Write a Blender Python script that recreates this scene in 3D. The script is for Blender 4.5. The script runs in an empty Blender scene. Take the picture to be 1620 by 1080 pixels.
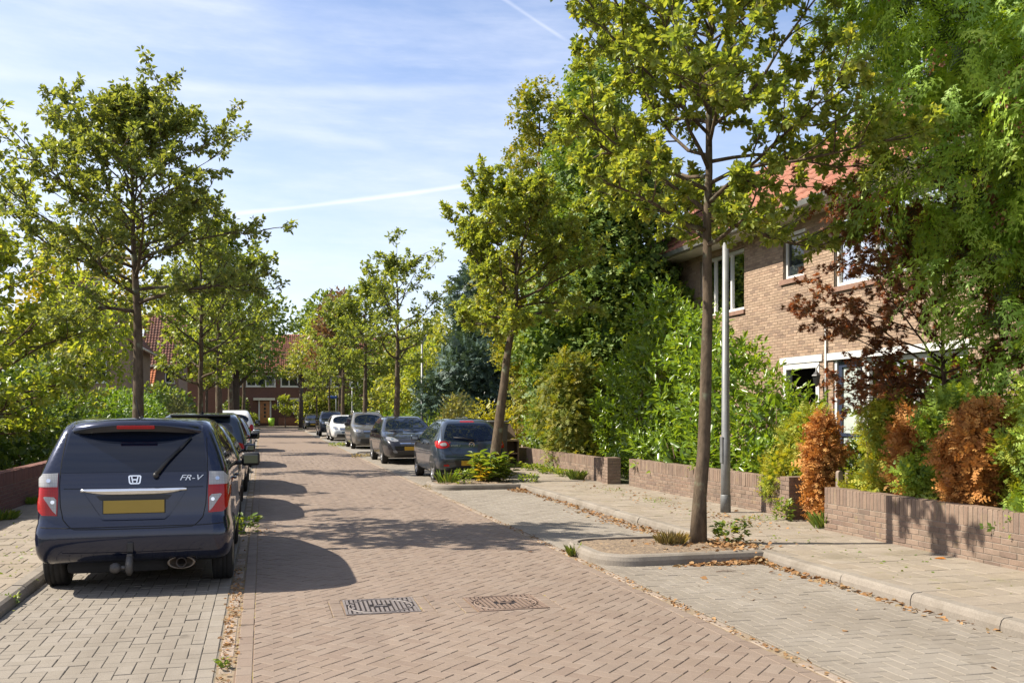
import bpy, bmesh, math, random
import numpy as np
from mathutils import Vector, Matrix
from mathutils.bvhtree import BVHTree
R = math.radians
rng = np.random.default_rng(11)
random.seed(5)
scene = bpy.context.scene
col = scene.collection

# ---------------------------------------------------------------- camera
PSI = math.atan(395 / 1500.0)
CAM_H = 1.62
cd = bpy.data.cameras.new('camera')
cam = bpy.data.objects.new('camera', cd)
col.objects.link(cam)
cam.location = (0, 0, CAM_H)
cam.rotation_euler = (R(90), 0, -PSI)
cd.sensor_width = 36
cd.lens = 1500 / 1620 * 36
cd.shift_y = (652 - 540) / 1620
cd.clip_start = .1
cd.clip_end = 3000
scene.camera = cam

# ---------------------------------------------------------------- light
SUN_EL = R(47)
sh = Vector((-0.967, 0.255)).normalized()
to_sun = Vector((sh.x * math.cos(SUN_EL), sh.y * math.cos(SUN_EL), math.sin(SUN_EL)))
sl = bpy.data.lights.new('sun', 'SUN')
sl.energy = 4.45
sl.angle = R(.53)
sl.color = (1.0, .92, .79)
so = bpy.data.objects.new('sun', sl)
so.rotation_euler = (-to_sun).to_track_quat('-Z', 'Y').to_euler()
so.location = (-30, 10, 40)
col.objects.link(so)

scene.view_settings.view_transform = 'Standard'
scene.view_settings.look = 'None'
scene.view_settings.gamma = 1
scene.view_settings.exposure = 1.26
scene.view_settings.use_curve_mapping = False
try:
    scene.cycles.max_bounces = 8
    scene.cycles.transparent_max_bounces = 8
    scene.cycles.use_denoising = True
except Exception:
    pass

world = bpy.data.worlds.new('World')
scene.world = world
world.use_nodes = True
wn = world.node_tree
for n in list(wn.nodes):
    wn.nodes.remove(n)


class NT:
    """small node-graph helper"""
    def __init__(s, nt):
        s.nt = nt
        s.n = nt.nodes
        s.l = nt.links

    def add(s, t, **kw):
        n = s.n.new(t)
        for k, v in kw.items():
            setattr(n, k, v)
        return n

    def put(s, sock, v):
        if isinstance(v, bpy.types.NodeSocket):
            s.l.new(v, sock)
        elif v is not None:
            sock.default_value = v

    def math(s, op, a, b=None, c=None, clamp=False):
        n = s.add('ShaderNodeMath', operation=op, use_clamp=clamp)
        s.put(n.inputs[0], a)
        s.put(n.inputs[1], b)
        s.put(n.inputs[2], c)
        return n.outputs[0]

    def mix(s, f, a, b, mode='MIX'):
        n = s.add('ShaderNodeMix', data_type='RGBA', blend_type=mode)
        s.put(n.inputs[0], f)
        s.put(n.inputs[6], c4(a))
        s.put(n.inputs[7], c4(b))
        return n.outputs[2]

    def ramp(s, f, stops):
        n = s.add('ShaderNodeValToRGB')
        e = n.color_ramp.elements
        while len(e) < len(stops):
            e.new(.5)
        for el, (p, c) in zip(e, stops):
            el.position = p
            el.color = c4(c)
        s.put(n.inputs[0], f)
        return n.outputs[0]

    def noise(s, vec, scale, detail=3, rough=.55, dim='3D'):
        n = s.add('ShaderNodeTexNoise', noise_dimensions=dim)
        if vec is not None:
            s.l.new(vec, n.inputs['Vector'])
        n.inputs['Scale'].default_value = scale
        n.inputs['Detail'].default_value = detail
        n.inputs['Roughness'].default_value = rough
        return n.outputs[0]

    def smooth(s, v, a, b):
        n = s.add('ShaderNodeMapRange', interpolation_type='SMOOTHSTEP')
        s.put(n.inputs[0], v)
        n.inputs[1].default_value = a
        n.inputs[2].default_value = b
        return n.outputs[0]


def c4(c):
    if isinstance(c, (tuple, list)):
        return tuple(c) + (1,) if len(c) == 3 else tuple(c)
    return c


# sky : Nishita with thin cirrus streaks and contrails, laid out by azimuth and elevation
w = NT(wn)
sky = w.add('ShaderNodeTexSky', sky_type='NISHITA', sun_disc=False)
sky.sun_elevation = SUN_EL
sky.sun_rotation = math.atan2(to_sun.x, to_sun.y)
sky.air_density = 1.0
sky.dust_density = .6
sky.ozone_density = 1.6
tc = w.add('ShaderNodeTexCoord')
sep = w.add('ShaderNodeSeparateXYZ')
wn.links.new(tc.outputs['Generated'], sep.inputs[0])
az = w.math('ARCTAN2', sep.outputs[0], sep.outputs[1])          # 0 = straight up the street, + to the right
el = w.math('ARCSINE', sep.outputs[2])
cmb = w.add('ShaderNodeCombineXYZ')
wn.links.new(w.math('ADD', w.math('MULTIPLY', az, 2.2), w.math('MULTIPLY', el, 2.0)), cmb.inputs[0])
wn.links.new(w.math('MULTIPLY', el, 9.0), cmb.inputs[1])
n1 = w.noise(cmb.outputs[0], 1.6, 6, .6)
cmb2 = w.add('ShaderNodeCombineXYZ')
wn.links.new(w.math('SUBTRACT', w.math('MULTIPLY', az, 5), w.math('MULTIPLY', el, 3)), cmb2.inputs[0])
wn.links.new(w.math('MULTIPLY', el, 34), cmb2.inputs[1])
n2 = w.noise(cmb2.outputs[0], 1.3, 7, .65)
cl = w.math('ADD', w.math('MULTIPLY', w.smooth(n1, .30, .84), .40), w.math('MULTIPLY', w.smooth(n2, .42, .82), .15))


def contrail(a0, e0, a1, e1, wd, amt):
    L = math.hypot(a1 - a0, e1 - e0)
    ux, uy = (a1 - a0) / L, (e1 - e0) / L
    da = w.math('SUBTRACT', az, a0)
    de = w.math('SUBTRACT', el, e0)
    t = w.math('ADD', w.math('MULTIPLY', da, ux), w.math('MULTIPLY', de, uy))
    d = w.math('ABSOLUTE', w.math('SUBTRACT', w.math('MULTIPLY', da, uy), w.math('MULTIPLY', de, ux)))
    d = w.math('ADD', d, w.math('MULTIPLY', w.math('SUBTRACT', n2, .5), wd * 1.6))
    m = w.smooth(d, wd, 0)
    m = w.math('MULTIPLY', m, w.math('MULTIPLY', w.smooth(t, 0, L * .15), w.smooth(t, L, L * .8)))
    return w.math('MULTIPLY', m, amt)


def pxdir(x, y):
    v = Matrix.Rotation(-PSI, 3, 'Z') @ Vector(((x - 810) / 1500, 1, (652 - y) / 1500))
    v.normalize()
    return math.atan2(v.x, v.y), math.asin(v.z)


for (p0, p1, wd, amt) in (((330, 342), (790, 285), .0036, .36), ((-200, 92), (900, 135), .010, .16), ((770, -20), (905, 70), .0030, .22), ((330, 185), (640, 235), .009, .12)):
    cl = w.math('ADD', cl, contrail(*pxdir(*p0), *pxdir(*p1), wd, amt))
# haze whitens the sky towards the left, near the sun's side, and towards the horizon
cl = w.math('ADD', cl, w.math('MULTIPLY', w.smooth(el, .46, .02), .34))
cl = w.math('ADD', cl, w.math('MULTIPLY', w.smooth(az, .25, -.6), .36))
cl = w.math('MULTIPLY', w.math('MINIMUM', cl, .92), w.smooth(sep.outputs[2], -.02, .06))
skyc = w.mix(1.0, sky.outputs[0], (.88, .845, .90), 'MULTIPLY')
skyc = w.mix(cl, skyc, (4.75, 4.9, 5.4))
bg = w.add('ShaderNodeBackground')
bg.inputs[1].default_value = .10
wn.links.new(skyc, bg.inputs[0])
wo = w.add('ShaderNodeOutputWorld')
wn.links.new(bg.outputs[0], wo.inputs[0])

# ---------------------------------------------------------------- materials
MATS = {}


def principled(name):
    m = bpy.data.materials.new(name)
    m.use_nodes = True
    t = NT(m.node_tree)
    b = t.n['Principled BSDF']
    return m, t, b


def plain(name, c, rough=.5, metal=0, coat=0, spec=.5, var=.12, scale=6, bump=0, bscale=60, emis=None):
    """one-colour material with slight noise variation in colour and roughness"""
    if name in MATS:
        return MATS[name]
    m, t, b = principled(name)
    tcn = t.add('ShaderNodeTexCoord')
    nz = t.noise(tcn.outputs['Object'], scale, 5, .6)
    lo = tuple(x * (1 - var) for x in c)
    hi = tuple(min(1, x * (1 + var)) for x in c)
    t.put(b.inputs['Base Color'], t.ramp(nz, [(.3, lo), (.7, hi)]))
    b.inputs['Roughness'].default_value = rough
    if var:
        t.put(b.inputs['Roughness'], t.math('ADD', t.math('MULTIPLY', nz, .12), rough - .06, clamp=True))
    b.inputs['Metallic'].default_value = metal
    b.inputs['Coat Weight'].default_value = coat
    b.inputs['Coat Roughness'].default_value = .04
    b.inputs['Specular IOR Level'].default_value = spec
    if bump:
        bn = t.add('ShaderNodeBump')
        bn.inputs['Strength'].default_value = bump
        bn.inputs['Distance'].default_value = .004
        t.put(bn.inputs['Height'], t.noise(tcn.outputs['Object'], bscale, 5, .65))
        t.put(b.inputs['Normal'], bn.outputs[0])
    MATS[name] = m
    return m


def piece(name, cols, rough=.85, grain=.18, gscale=70, stain=None, stain_scale=1.3, single=False, bump=.5, bscale=160, stain_lim=(.5, .72), stain_amt=.7, spec=.3, moss=None, streak=None):
    """brick / stone / tile material: colour differs from piece to piece"""
    m, t, b = principled(name)
    geo = t.add('ShaderNodeNewGeometry')
    if single:
        rnd = t.add('ShaderNodeObjectInfo').outputs['Random']
    else:
        rnd = t.add('ShaderNodeAttribute', attribute_name='rnd').outputs['Fac']
    n = len(cols)
    c = t.ramp(rnd, [((i + .5) / n, k) for i, k in enumerate(cols)])
    g = t.noise(geo.outputs['Position'], gscale, 4, .7)
    g2 = t.noise(geo.outputs['Position'], gscale * .12, 3, .6)
    gg = t.math('ADD', t.math('MULTIPLY', t.math('SUBTRACT', g, .5), grain * 3), t.math('MULTIPLY', t.math('SUBTRACT', g2, .5), grain * 1.8))
    gg = t.math('ADD', gg, 1.0)
    gv = t.add('ShaderNodeCombineXYZ')
    for i in range(3):
        t.put(gv.inputs[i], gg)
    c = t.mix(1.0, c, gv.outputs[0], 'MULTIPLY')
    if stain:
        s = t.noise(geo.outputs['Position'], stain_scale, 6, .62)
        c = t.mix(t.math('MULTIPLY', t.smooth(s, *stain_lim), stain_amt), c, stain)
    if streak:                                          # wheel tracks: stains drawn out along the street
        mp = t.add('ShaderNodeMapping')
        mp.inputs['Scale'].default_value = (1.5, .10, 1)
        t.l.new(geo.outputs['Position'], mp.inputs[0])
        c = t.mix(t.math('MULTIPLY', t.smooth(t.noise(mp.outputs[0], 1.0, 5, .6), .44, .68), .42), c, streak)
        c = t.mix(t.math('MULTIPLY', t.smooth(t.noise(geo.outputs['Position'], 4.2, 3, .5), .66, .74), .5), c, tuple(x * .55 for x in streak))
    if moss:
        s = t.noise(geo.outputs['Position'], 3.3, 7, .7)
        c = t.mix(t.math('MULTIPLY', t.smooth(s, .58, .74), .55), c, moss)
    t.put(b.inputs['Base Color'], c)
    b.inputs['Roughness'].default_value = rough
    b.inputs['Specular IOR Level'].default_value = spec
    bn = t.add('ShaderNodeBump')
    bn.inputs['Strength'].default_value = bump
    bn.inputs['Distance'].default_value = .003
    t.put(bn.inputs['Height'], t.noise(geo.outputs['Position'], bscale, 4, .7))
    t.put(b.inputs['Normal'], bn.outputs[0])
    return m


def piece2(name, *a, **k):
    return piece(name, *a, **k), piece(name + '_single', *a, single=True, **k)


def leafmat(name, cols, trans=.38, tcol=None, rough=.42, single=False, spec=.4):
    m, t, b = principled(name)
    if single:
        rnd = t.add('ShaderNodeObjectInfo').outputs['Random']
    else:
        rnd = t.add('ShaderNodeAttribute', attribute_name='rnd').outputs['Fac']
    n = len(cols)
    c = t.ramp(rnd, [((i + .5) / n, k) for i, k in enumerate(cols)])
    t.put(b.inputs['Base Color'], c)
    b.inputs['Roughness'].default_value = rough
    b.inputs['Specular IOR Level'].default_value = spec
    tr = t.add('ShaderNodeBsdfTranslucent')
    tc_ = t.mix(1.0, c, tcol or (2.5, 2.2, .75), 'MULTIPLY')
    t.put(tr.inputs[0], tc_)
    mx = t.add('ShaderNodeMixShader')
    mx.inputs[0].default_value = trans
    t.l.new(b.outputs[0], mx.inputs[1])
    t.l.new(tr.outputs[0], mx.inputs[2])
    t.l.new(mx.outputs[0], t.n['Material Output'].inputs[0])
    return m


def barkmat(name, c1, c2, scale=14):
    m, t, b = principled(name)
    tcn = t.add('ShaderNodeTexCoord')
    mp = t.add('ShaderNodeMapping')
    mp.inputs['Scale'].default_value = (1, 1, .35)
    t.l.new(tcn.outputs['Object'], mp.inputs[0])
    nz = t.noise(mp.outputs[0], scale, 7, .7)
    n3 = t.noise(tcn.outputs['Object'], 5, 3, .6)
    c = t.ramp(nz, [(.32, c1), (.62, c2)])
    c = t.mix(t.smooth(n3, .56, .72), c, (.16, .17, .11))
    t.put(b.inputs['Base Color'], c)
    b.inputs['Roughness'].default_value = .9
    b.inputs['Specular IOR Level'].default_value = .2
    bn = t.add('ShaderNodeBump')
    bn.inputs['Strength'].default_value = .9
    bn.inputs['Distance'].default_value = .012
    t.put(bn.inputs['Height'], nz)
    t.put(b.inputs['Normal'], bn.outputs[0])
    return m


# ---------------------------------------------------------------- object helpers
def tag(o, label=None, cat=None, group=None, kind=None):
    if label:
        o['label'] = label
    if cat:
        o['category'] = cat
    if group:
        o['group'] = group
    if kind:
        o['kind'] = kind
    return o


def thing(name, label, cat, loc=(0, 0, 0), rz=0, group=None, scale=1):
    o = bpy.data.objects.new(name, None)
    o.empty_display_size = .2
    col.objects.link(o)
    o.location = loc
    o.rotation_euler = (0, 0, rz)
    o.scale = (scale,) * 3
    return tag(o, label, cat, group, 'thing' if label else None)


def link(name, me, parent=None, loc=None, rot=None, kind=None):
    o = bpy.data.objects.new(name, me)
    col.objects.link(o)
    if parent is not None:
        o.parent = parent
    if loc is not None:
        o.location = loc
    if rot is not None:
        o.rotation_euler = rot
    if kind:
        o['kind'] = kind
    return o


def mesh(name, V, F, mat, smooth=False, rnd=None, bevel=0):
    """V: (n,3), F: list of index tuples or (m,k) array"""
    me = bpy.data.meshes.new(name)
    if isinstance(F, np.ndarray):
        V = np.asarray(V, np.float32)
        k = F.shape[1]
        me.vertices.add(len(V))
        me.vertices.foreach_set('co', V.ravel())
        me.loops.add(F.size)
        me.loops.foreach_set('vertex_index', F.astype(np.int32).ravel())
        me.polygons.add(len(F))
        me.polygons.foreach_set('loop_start', np.arange(0, F.size, k, dtype=np.int32))
        me.polygons.foreach_set('loop_total', np.full(len(F), k, np.int32))
        me.update(calc_edges=True)
    else:
        me.from_pydata([tuple(map(float, v)) for v in V], [], [tuple(map(int, f)) for f in F])
    if rnd is not None:
        a = me.attributes.new('rnd', 'FLOAT', 'FACE')
        a.data.foreach_set('value', np.asarray(rnd, np.float32))
    if smooth:
        me.polygons.foreach_set('use_smooth', np.ones(len(me.polygons), bool))
    if mat is not None:
        me.materials.append(mat)
    return me


def obj(name, V, F, mat, parent=None, smooth=False, rnd=None, kind=None, loc=None, rot=None):
    return link(name, mesh(name, V, F, mat, smooth, rnd), parent, loc, rot, kind)


class MB:
    """collects solids; build() links them as one mesh object"""
    def __init__(s):
        s.V, s.F = [], []
        s.smooth = []

    def add(s, V, F, sm=False):
        o = len(s.V)
        s.V += [tuple(v) for v in V]
        s.F += [tuple(i + o for i in f) for f in F]
        s.smooth += [sm] * len(F)

    def box(s, x0, y0, z0, x1, y1, z1, bev=0, M=None):
        if bev <= 0:
            V = [(x, y, z) for z in (z0, z1) for y in (y0, y1) for x in (x0, x1)]
            F = [(0, 2, 3, 1), (4, 5, 7, 6), (0, 1, 5, 4), (2, 6, 7, 3), (0, 4, 6, 2), (1, 3, 7, 5)]
        else:
            bm = bmesh.new()
            bmesh.ops.create_cube(bm, size=1)
            for v in bm.verts:
                v.co = ((x0 + x1) / 2 + v.co.x * (x1 - x0), (y0 + y1) / 2 + v.co.y * (y1 - y0), (z0 + z1) / 2 + v.co.z * (z1 - z0))
            bmesh.ops.bevel(bm, geom=bm.edges[:], offset=bev, segments=2, profile=.6, affect='EDGES')
            bm.verts.index_update()
            V = [tuple(v.co) for v in bm.verts]
            F = [tuple(v.index for v in f.verts) for f in bm.faces]
            bm.free()
        if M is not None:
            V = [tuple(M @ Vector(v)) for v in V]
        s.add(V, F)
        return s

    def tube(s, pts, rad, n=8, cap=True, sm=True):
        V, F = tube(pts, rad, n, cap)
        s.add(V, F, sm)
        return s

    def lathe(s, prof, n=24, M=None, sm=True):
        V, F = [], []
        for (r, z) in prof:
            for i in range(n):
                a = 2 * math.pi * i / n
                V.append((r * math.cos(a), r * math.sin(a), z))
        for j in range(len(prof) - 1):
            for i in range(n):
                F.append((j * n + i, j * n + (i + 1) % n, (j + 1) * n + (i + 1) % n, (j + 1) * n + i))
        if M is not None:
            V = [tuple(M @ Vector(v)) for v in V]
        s.add(V, F, sm)
        return s

    def build(s, name, mat, parent=None, kind=None, loc=None, rot=None):
        me = mesh(name, s.V, s.F, mat)
        me.polygons.foreach_set('use_smooth', s.smooth)
        return link(name, me, parent, loc, rot, kind)


def tube(pts, rad, n=8, cap=True):
    pts = [Vector(p) for p in pts]
    if not isinstance(rad, (list, tuple, np.ndarray)):
        rad = [rad] * len(pts)
    V, F = [], []
    up = None
    for i, p in enumerate(pts):
        d = (pts[min(i + 1, len(pts) - 1)] - pts[max(i - 1, 0)])
        if d.length < 1e-9:
            d = Vector((0, 0, 1))
        d.normalize()
        if up is None:
            up = Vector((1, 0, 0)) if abs(d.x) < .9 else Vector((0, 1, 0))
        a = (up - d * up.dot(d)).normalized()
        up = a
        b = d.cross(a)
        for k in range(n):
            t = 2 * math.pi * k / n
            V.append(tuple(p + (a * math.cos(t) + b * math.sin(t)) * rad[i]))
    for i in range(len(pts) - 1):
        for k in range(n):
            F.append((i * n + k, i * n + (k + 1) % n, (i + 1) * n + (k + 1) % n, (i + 1) * n + k))
    if cap:
        F.append(tuple(range(n - 1, -1, -1)))
        F.append(tuple(range((len(pts) - 1) * n, len(pts) * n)))
    return V, F


def prisms(polys, zt, zb, ch):
    """chamfered prisms over convex ccw polygons -> V, F, piece index per face.  zt may be a list"""
    V, F, I = [], [], []
    for i, P in enumerate(polys):
        n = len(P)
        z = zt[i] if hasattr(zt, '__len__') else zt
        cx = sum(p[0] for p in P) / n
        cy = sum(p[1] for p in P) / n
        o = len(V)
        ins = []
        for k in range(n):
            a, b, c = P[k - 1], P[k], P[(k + 1) % n]
            e1 = Vector((b[0] - a[0], b[1] - a[1])); e2 = Vector((c[0] - b[0], c[1] - b[1]))
            if e1.length < 1e-6 or e2.length < 1e-6:
                ins.append((b[0] + (cx - b[0]) * .05, b[1] + (cy - b[1]) * .05))
                continue
            e1.normalize(); e2.normalize()
            n1 = Vector((-e1.y, e1.x)); n2 = Vector((-e2.y, e2.x))
            m = n1 + n2
            q = max(.5, 1 + n1.dot(n2))
            ins.append((b[0] + m.x * ch / q, b[1] + m.y * ch / q))
        tx, ty = random.gauss(0, .006), random.gauss(0, .006)
        V += [(x, y, z + (x - cx) * tx + (y - cy) * ty) for x, y in ins]
        V += [(x, y, z - ch * .8 + (x - cx) * tx + (y - cy) * ty) for x, y in P]
        V += [(x, y, zb) for x, y in P]
        F.append(tuple(range(o, o + n)))
        I.append(i)
        for r in (0, n):
            for k in range(n):
                k2 = (k + 1) % n
                F.append((o + r + k, o + r + n + k, o + r + n + k2, o + r + k2))
                I.append(i)
    return V, F, I


def clip_poly(P, x0, x1, y0, y1):
    def half(P, f):
        out = []
        for i in range(len(P)):
            a, b = P[i - 1], P[i]
            fa, fb = f(a), f(b)
            if (fa >= 0) != (fb >= 0):
                t = fa / (fa - fb)
                out.append((a[0] + (b[0] - a[0]) * t, a[1] + (b[1] - a[1]) * t))
            if fb >= 0:
                out.append(b)
        return out
    for f in (lambda p: p[0] - x0, lambda p: x1 - p[0], lambda p: p[1] - y0, lambda p: y1 - p[1]):
        P = half(P, f)
        if len(P) < 3:
            return []
    Q = [p for i, p in enumerate(P) if math.hypot(p[0] - P[i - 1][0], p[1] - P[i - 1][1]) > 1e-4]
    return Q


def area(P):
    return .5 * sum(P[i - 1][0] * P[i][1] - P[i][0] * P[i - 1][1] for i in range(len(P)))


def px(X, Y, Z=0.0):
    c, s = math.cos(PSI), math.sin(PSI)
    zc = X * s + Y * c
    xc = X * c - Y * s
    if zc < .1:
        return (-9e9, 0, zc)
    return (810 + 1500 * xc / zc, 652 + 1500 * (CAM_H - Z) / zc, zc)


def pave(parent, piece_name, stuff_name, polys, zt, zb, ch, mats, nmax=300):
    """pieces nearest to the view become objects of their own, the rest one joined part"""
    key = []
    for i, P in enumerate(polys):
        cx = sum(p[0] for p in P) / len(P)
        cy = sum(p[1] for p in P) / len(P)
        x, y, zc = px(cx, cy, zt)
        inside = -15 < x < 1635 and y < 1095 and zc > 1
        key.append((0 if inside else 1, zc if inside else 1e6 + i, i))
    key.sort()
    single = [k[2] for k in key[:nmax] if k[0] == 0]
    sset = set(single)
    for i in single:
        P = polys[i]
        cx = sum(p[0] for p in P) / len(P)
        cy = sum(p[1] for p in P) / len(P)
        V, F, _ = prisms([[(p[0] - cx, p[1] - cy) for p in P]], random.gauss(0, .0012), zb - zt, ch)
        obj(piece_name, V, F, mats[1], parent, loc=(cx, cy, zt))
    rest = [p for i, p in enumerate(polys) if i not in sset]
    if rest:
        zz = [zt + random.gauss(0, .0012) for _ in rest]
        V, F, I = prisms(rest, zz, zb, ch)
        rv = np.random.default_rng(3).random(len(rest))
        obj(stuff_name, V, F, mats[0], parent, rnd=rv[np.array(I)], kind='stuff')


def dup_tree(o, parent=None):
    c = o.copy()
    col.objects.link(c)
    if parent is not None:
        c.parent = parent
    for ch in list(o.children):
        dup_tree(ch, c)
    return c
# ================================================================ GROUND, ROAD, BAYS, PAVEMENTS
XL, XR = -.17, 3.34          # brick roadway edges
KR, KL = 5.27, -2.0          # kerb faces
YE = 98.0                    # end of the street
PAV = .10                    # pavement height

soil, st, sb = principled('garden_soil')
sg = st.add('ShaderNodeNewGeometry')
st.put(sb.inputs['Base Color'], st.ramp(st.noise(sg.outputs['Position'], .9, 8, .7), [(.3, (.055, .042, .028)), (.5, (.06, .07, .025)), (.7, (.09, .075, .05))]))
sb.inputs['Roughness'].default_value = 1
V = []
F = []
g = obj('ground', [(-700, -300, -.06), (700, -300, -.06), (700, 1100, -.06), (-700, 1100, -.06)], [(0, 1, 2, 3)], soil)
tag(g, kind='structure')
# garden soil level with the pavement on both sides
for nm, x0, x1 in (('garden_ground', 7.06, 30), ('garden_ground', -40, -3.78)):
    b_ = MB().box(x0, -10, -.05, x1, 106, PAV - .004).build(nm, soil)
    tag(b_, kind='structure')


def jointmat(name, base, moss, moss_amt=.8, lim=(.5, .66), sc=9):
    m, t, b = principled(name)
    geo = t.add('ShaderNodeNewGeometry')
    c = t.ramp(t.noise(geo.outputs['Position'], 60, 5, .7), [(.3, tuple(x * .6 for x in base)), (.7, base)])
    f = t.math('MULTIPLY', t.smooth(t.noise(geo.outputs['Position'], sc, 6, .7), *lim), moss_amt)
    c = t.mix(f, c, moss)
    t.put(b.inputs['Base Color'], c)
    b.inputs['Roughness'].default_value = 1
    b.inputs['Specular IOR Level'].default_value = .1
    return m


sand_joint = jointmat('brick_joint_sand', (.21, .15, .11), (.30, .27, .06), .7)
grey_joint = jointmat('paver_joint_sand', (.185, .163, .136), (.16, .13, .075), .5)
tile_joint = jointmat('tile_joint_sand', (.17, .14, .10), (.13, .14, .03), .6)
gutter_grit = jointmat('gutter_grit', (.27, .212, .152), (.14, .10, .045), .75, (.45, .68), 12)

def sheet(name, x0, x1, y0, y1, z, m, sub=1):
    return tag(obj(name, [(x0, y0, z), (x1, y0, z), (x1, y1, z), (x0, y1, z)], [(0, 1, 2, 3)], m), kind='structure')


Y0 = 2.6
road = sheet('road', XL, XR, Y0 - 6, YE + 9, -.005, sand_joint)
bayL = sheet('parking_bay', KL, XL - .11, Y0 - 6, YE - 8, -.0055, grey_joint)
bayR = sheet('parking_bay', XR + .10, KR, Y0 - 6, YE - 8, -.0055, grey_joint)

brick_cols = [(.180, .135, .103), (.195, .150, .117), (.185, .140, .109), (.201, .157, .124), (.180, .138, .108), (.192, .146, .113), (.172, .128, .099)]
road_m = piece2('road_brick', brick_cols, rough=.78, grain=.16, stain=(.155, .118, .092), stain_scale=.7, stain_lim=(.46, .78), stain_amt=.55, streak=(.135, .102, .08))
grey_m = piece2('grey_paver', [(.198, .172, .140), (.214, .188, .156), (.203, .177, .145), (.222, .196, .164), (.199, .174, .142)], rough=.85, grain=.16, stain=(.135, .112, .088), stain_scale=.7, stain_lim=(.44, .78), stain_amt=.6, streak=(.14, .118, .092))
tile_m = piece2('pavement_tile', [(.213, .178, .14), (.238, .20, .158), (.195, .164, .129), (.252, .214, .170), (.22, .182, .138)], rough=.92, grain=.24, gscale=90, stain=(.155, .13, .085), stain_scale=1.1, stain_amt=.65, moss=(.15, .145, .05))
kerb_m = piece2('kerb_concrete', [(.188, .164, .136), (.212, .185, .155), (.196, .17, .141), (.205, .18, .15)], rough=.9, grain=.25, stain=(.115, .095, .072), stain_scale=2.6, stain_amt=.65, stain_lim=(.44, .72))

manholes = [(.65, 7.66, 1.27, 8.28), (1.70, 7.53, 2.31, 8.14)]
L_, B_ = .205, .102


def outside(P, rects, m=.0):
    cx = sum(p[0] for p in P) / len(P)
    cy = sum(p[1] for p in P) / len(P)
    xs = [p[0] for p in P]; ys = [p[1] for p in P]
    for (a, b, c, d) in rects:
        if max(xs) > a - m and min(xs) < c + m and max(ys) > b - m and min(ys) < d + m:
            return False
    return True


def cut_rects(polys, rects):
    """clip pieces against rectangular holes (keeps the parts outside)"""
    out = []
    for P in polys:
        parts = [P]
        for (a, b, c, d) in rects:
            nxt = []
            for Q in parts:
                xs = [p[0] for p in Q]; ys = [p[1] for p in Q]
                if max(xs) <= a or min(xs) >= c or max(ys) <= b or min(ys) >= d:
                    nxt.append(Q)
                    continue
                for (u0, u1, v0, v1) in ((-99, a, -99, 999), (c, 99, -99, 999), (a, c, -99, b), (a, c, d, 999)):
                    C = clip_poly(Q, u0, u1, v0, v1)
                    if C and area(C) > .0009:
                        nxt.append(C)
            parts = nxt
        out += parts
    return out


# brick road: a straight edge row on either side, 45 degree herringbone between
def edge_row(x, y0, y1, a, b, j=.006):
    out = []
    y = y0
    while y < y1:
        out.append([(x + j / 2, y + j / 2), (x + b - j / 2, y + j / 2), (x + b - j / 2, y + a - j / 2), (x + j / 2, y + a - j / 2)])
        y += a
    return out


YB = 42
rects = [(a - .005, b - .005, c + .005, d + .005) for a, b, c, d in manholes]
frames = [(a - .11, b - .005, c + .11, d + .005) for a, b, c, d in manholes]
def her_big(x0, x1, y0, y1, ang):
    out = []
    j = .0042
    a, b = 2 * B_, B_
    ca, sa = math.cos(ang), math.sin(ang)
    # lattice u = (b,b), v = (2b,-2b) -> rotated; enumerate over the bounding box of the strip
    cx, cy = (x0 + x1) / 2, y0
    ux, uy = b * ca - b * sa, b * sa + b * ca
    vx, vy = 2 * b * ca + 2 * b * sa, 2 * b * sa - 2 * b * ca
    det = ux * vy - uy * vx
    cor = [(x - cx, y - cy) for x in (x0 - .3, x1 + .3) for y in (y0 - .3, y1 + .3)]
    I = [(x * vy - y * vx) / det for x, y in cor]
    Qs = [(ux * y - uy * x) / det for x, y in cor]
    for i in range(int(min(I)) - 1, int(max(I)) + 2):
        for q in range(int(min(Qs)) - 1, int(max(Qs)) + 2):
            gx, gy = cx + i * ux + q * vx, cy + i * uy + q * vy
            if gx < x0 - .35 or gx > x1 + .35 or gy < y0 - .35 or gy > y1 + .35:
                continue
            ox, oy = i * b + q * 2 * b, i * b - q * 2 * b
            for (w_, h_, dx, dy) in ((a, b, 0, 0), (b, a, a, b - a)):
                mx, my = ox + dx + w_ / 2, oy + dy + h_ / 2
                r_ = random.gauss(0, .007)
                Q = []
                for (sx, sy) in ((-1, -1), (1, -1), (1, 1), (-1, 1)):
                    lx, ly = sx * (w_ - j) / 2, sy * (h_ - j) / 2
                    x, y = mx + lx - ly * r_, my + ly + lx * r_
                    Q.append((cx + x * ca - y * sa, cy + x * sa + y * ca))
                C = clip_poly(Q, x0, x1, y0, y1)
                if C and area(C) > .0012:
                    out.append(C)
    return out


polys = her_big(XL + .115, XR - .115, Y0, YB, R(135))
polys = cut_rects(polys, frames)
polys += edge_row(XL + .008, Y0, YB, .205, .104) + edge_row(XR - .112, Y0, YB, .205, .104)
for (a, b, c, d) in manholes:                                # rows of bricks framing each iron cover
    for k in range(6):
        y = b + k * (d - b) / 6
        for x in (a - .105, c + .005):
            polys.append([(x + .003, y + .003), (x + .097, y + .003), (x + .097, y + (d - b) / 6 - .003), (x + .003, y + (d - b) / 6 - .003)])
pave(road, 'brick', 'brick_paving', polys, 0, -.03, .004, road_m)
far_road = piece('far_road_brick', brick_cols, rough=.8, grain=.16)
sheet('road', XL, XR, YB, YE + 9, -.002, far_road)

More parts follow.
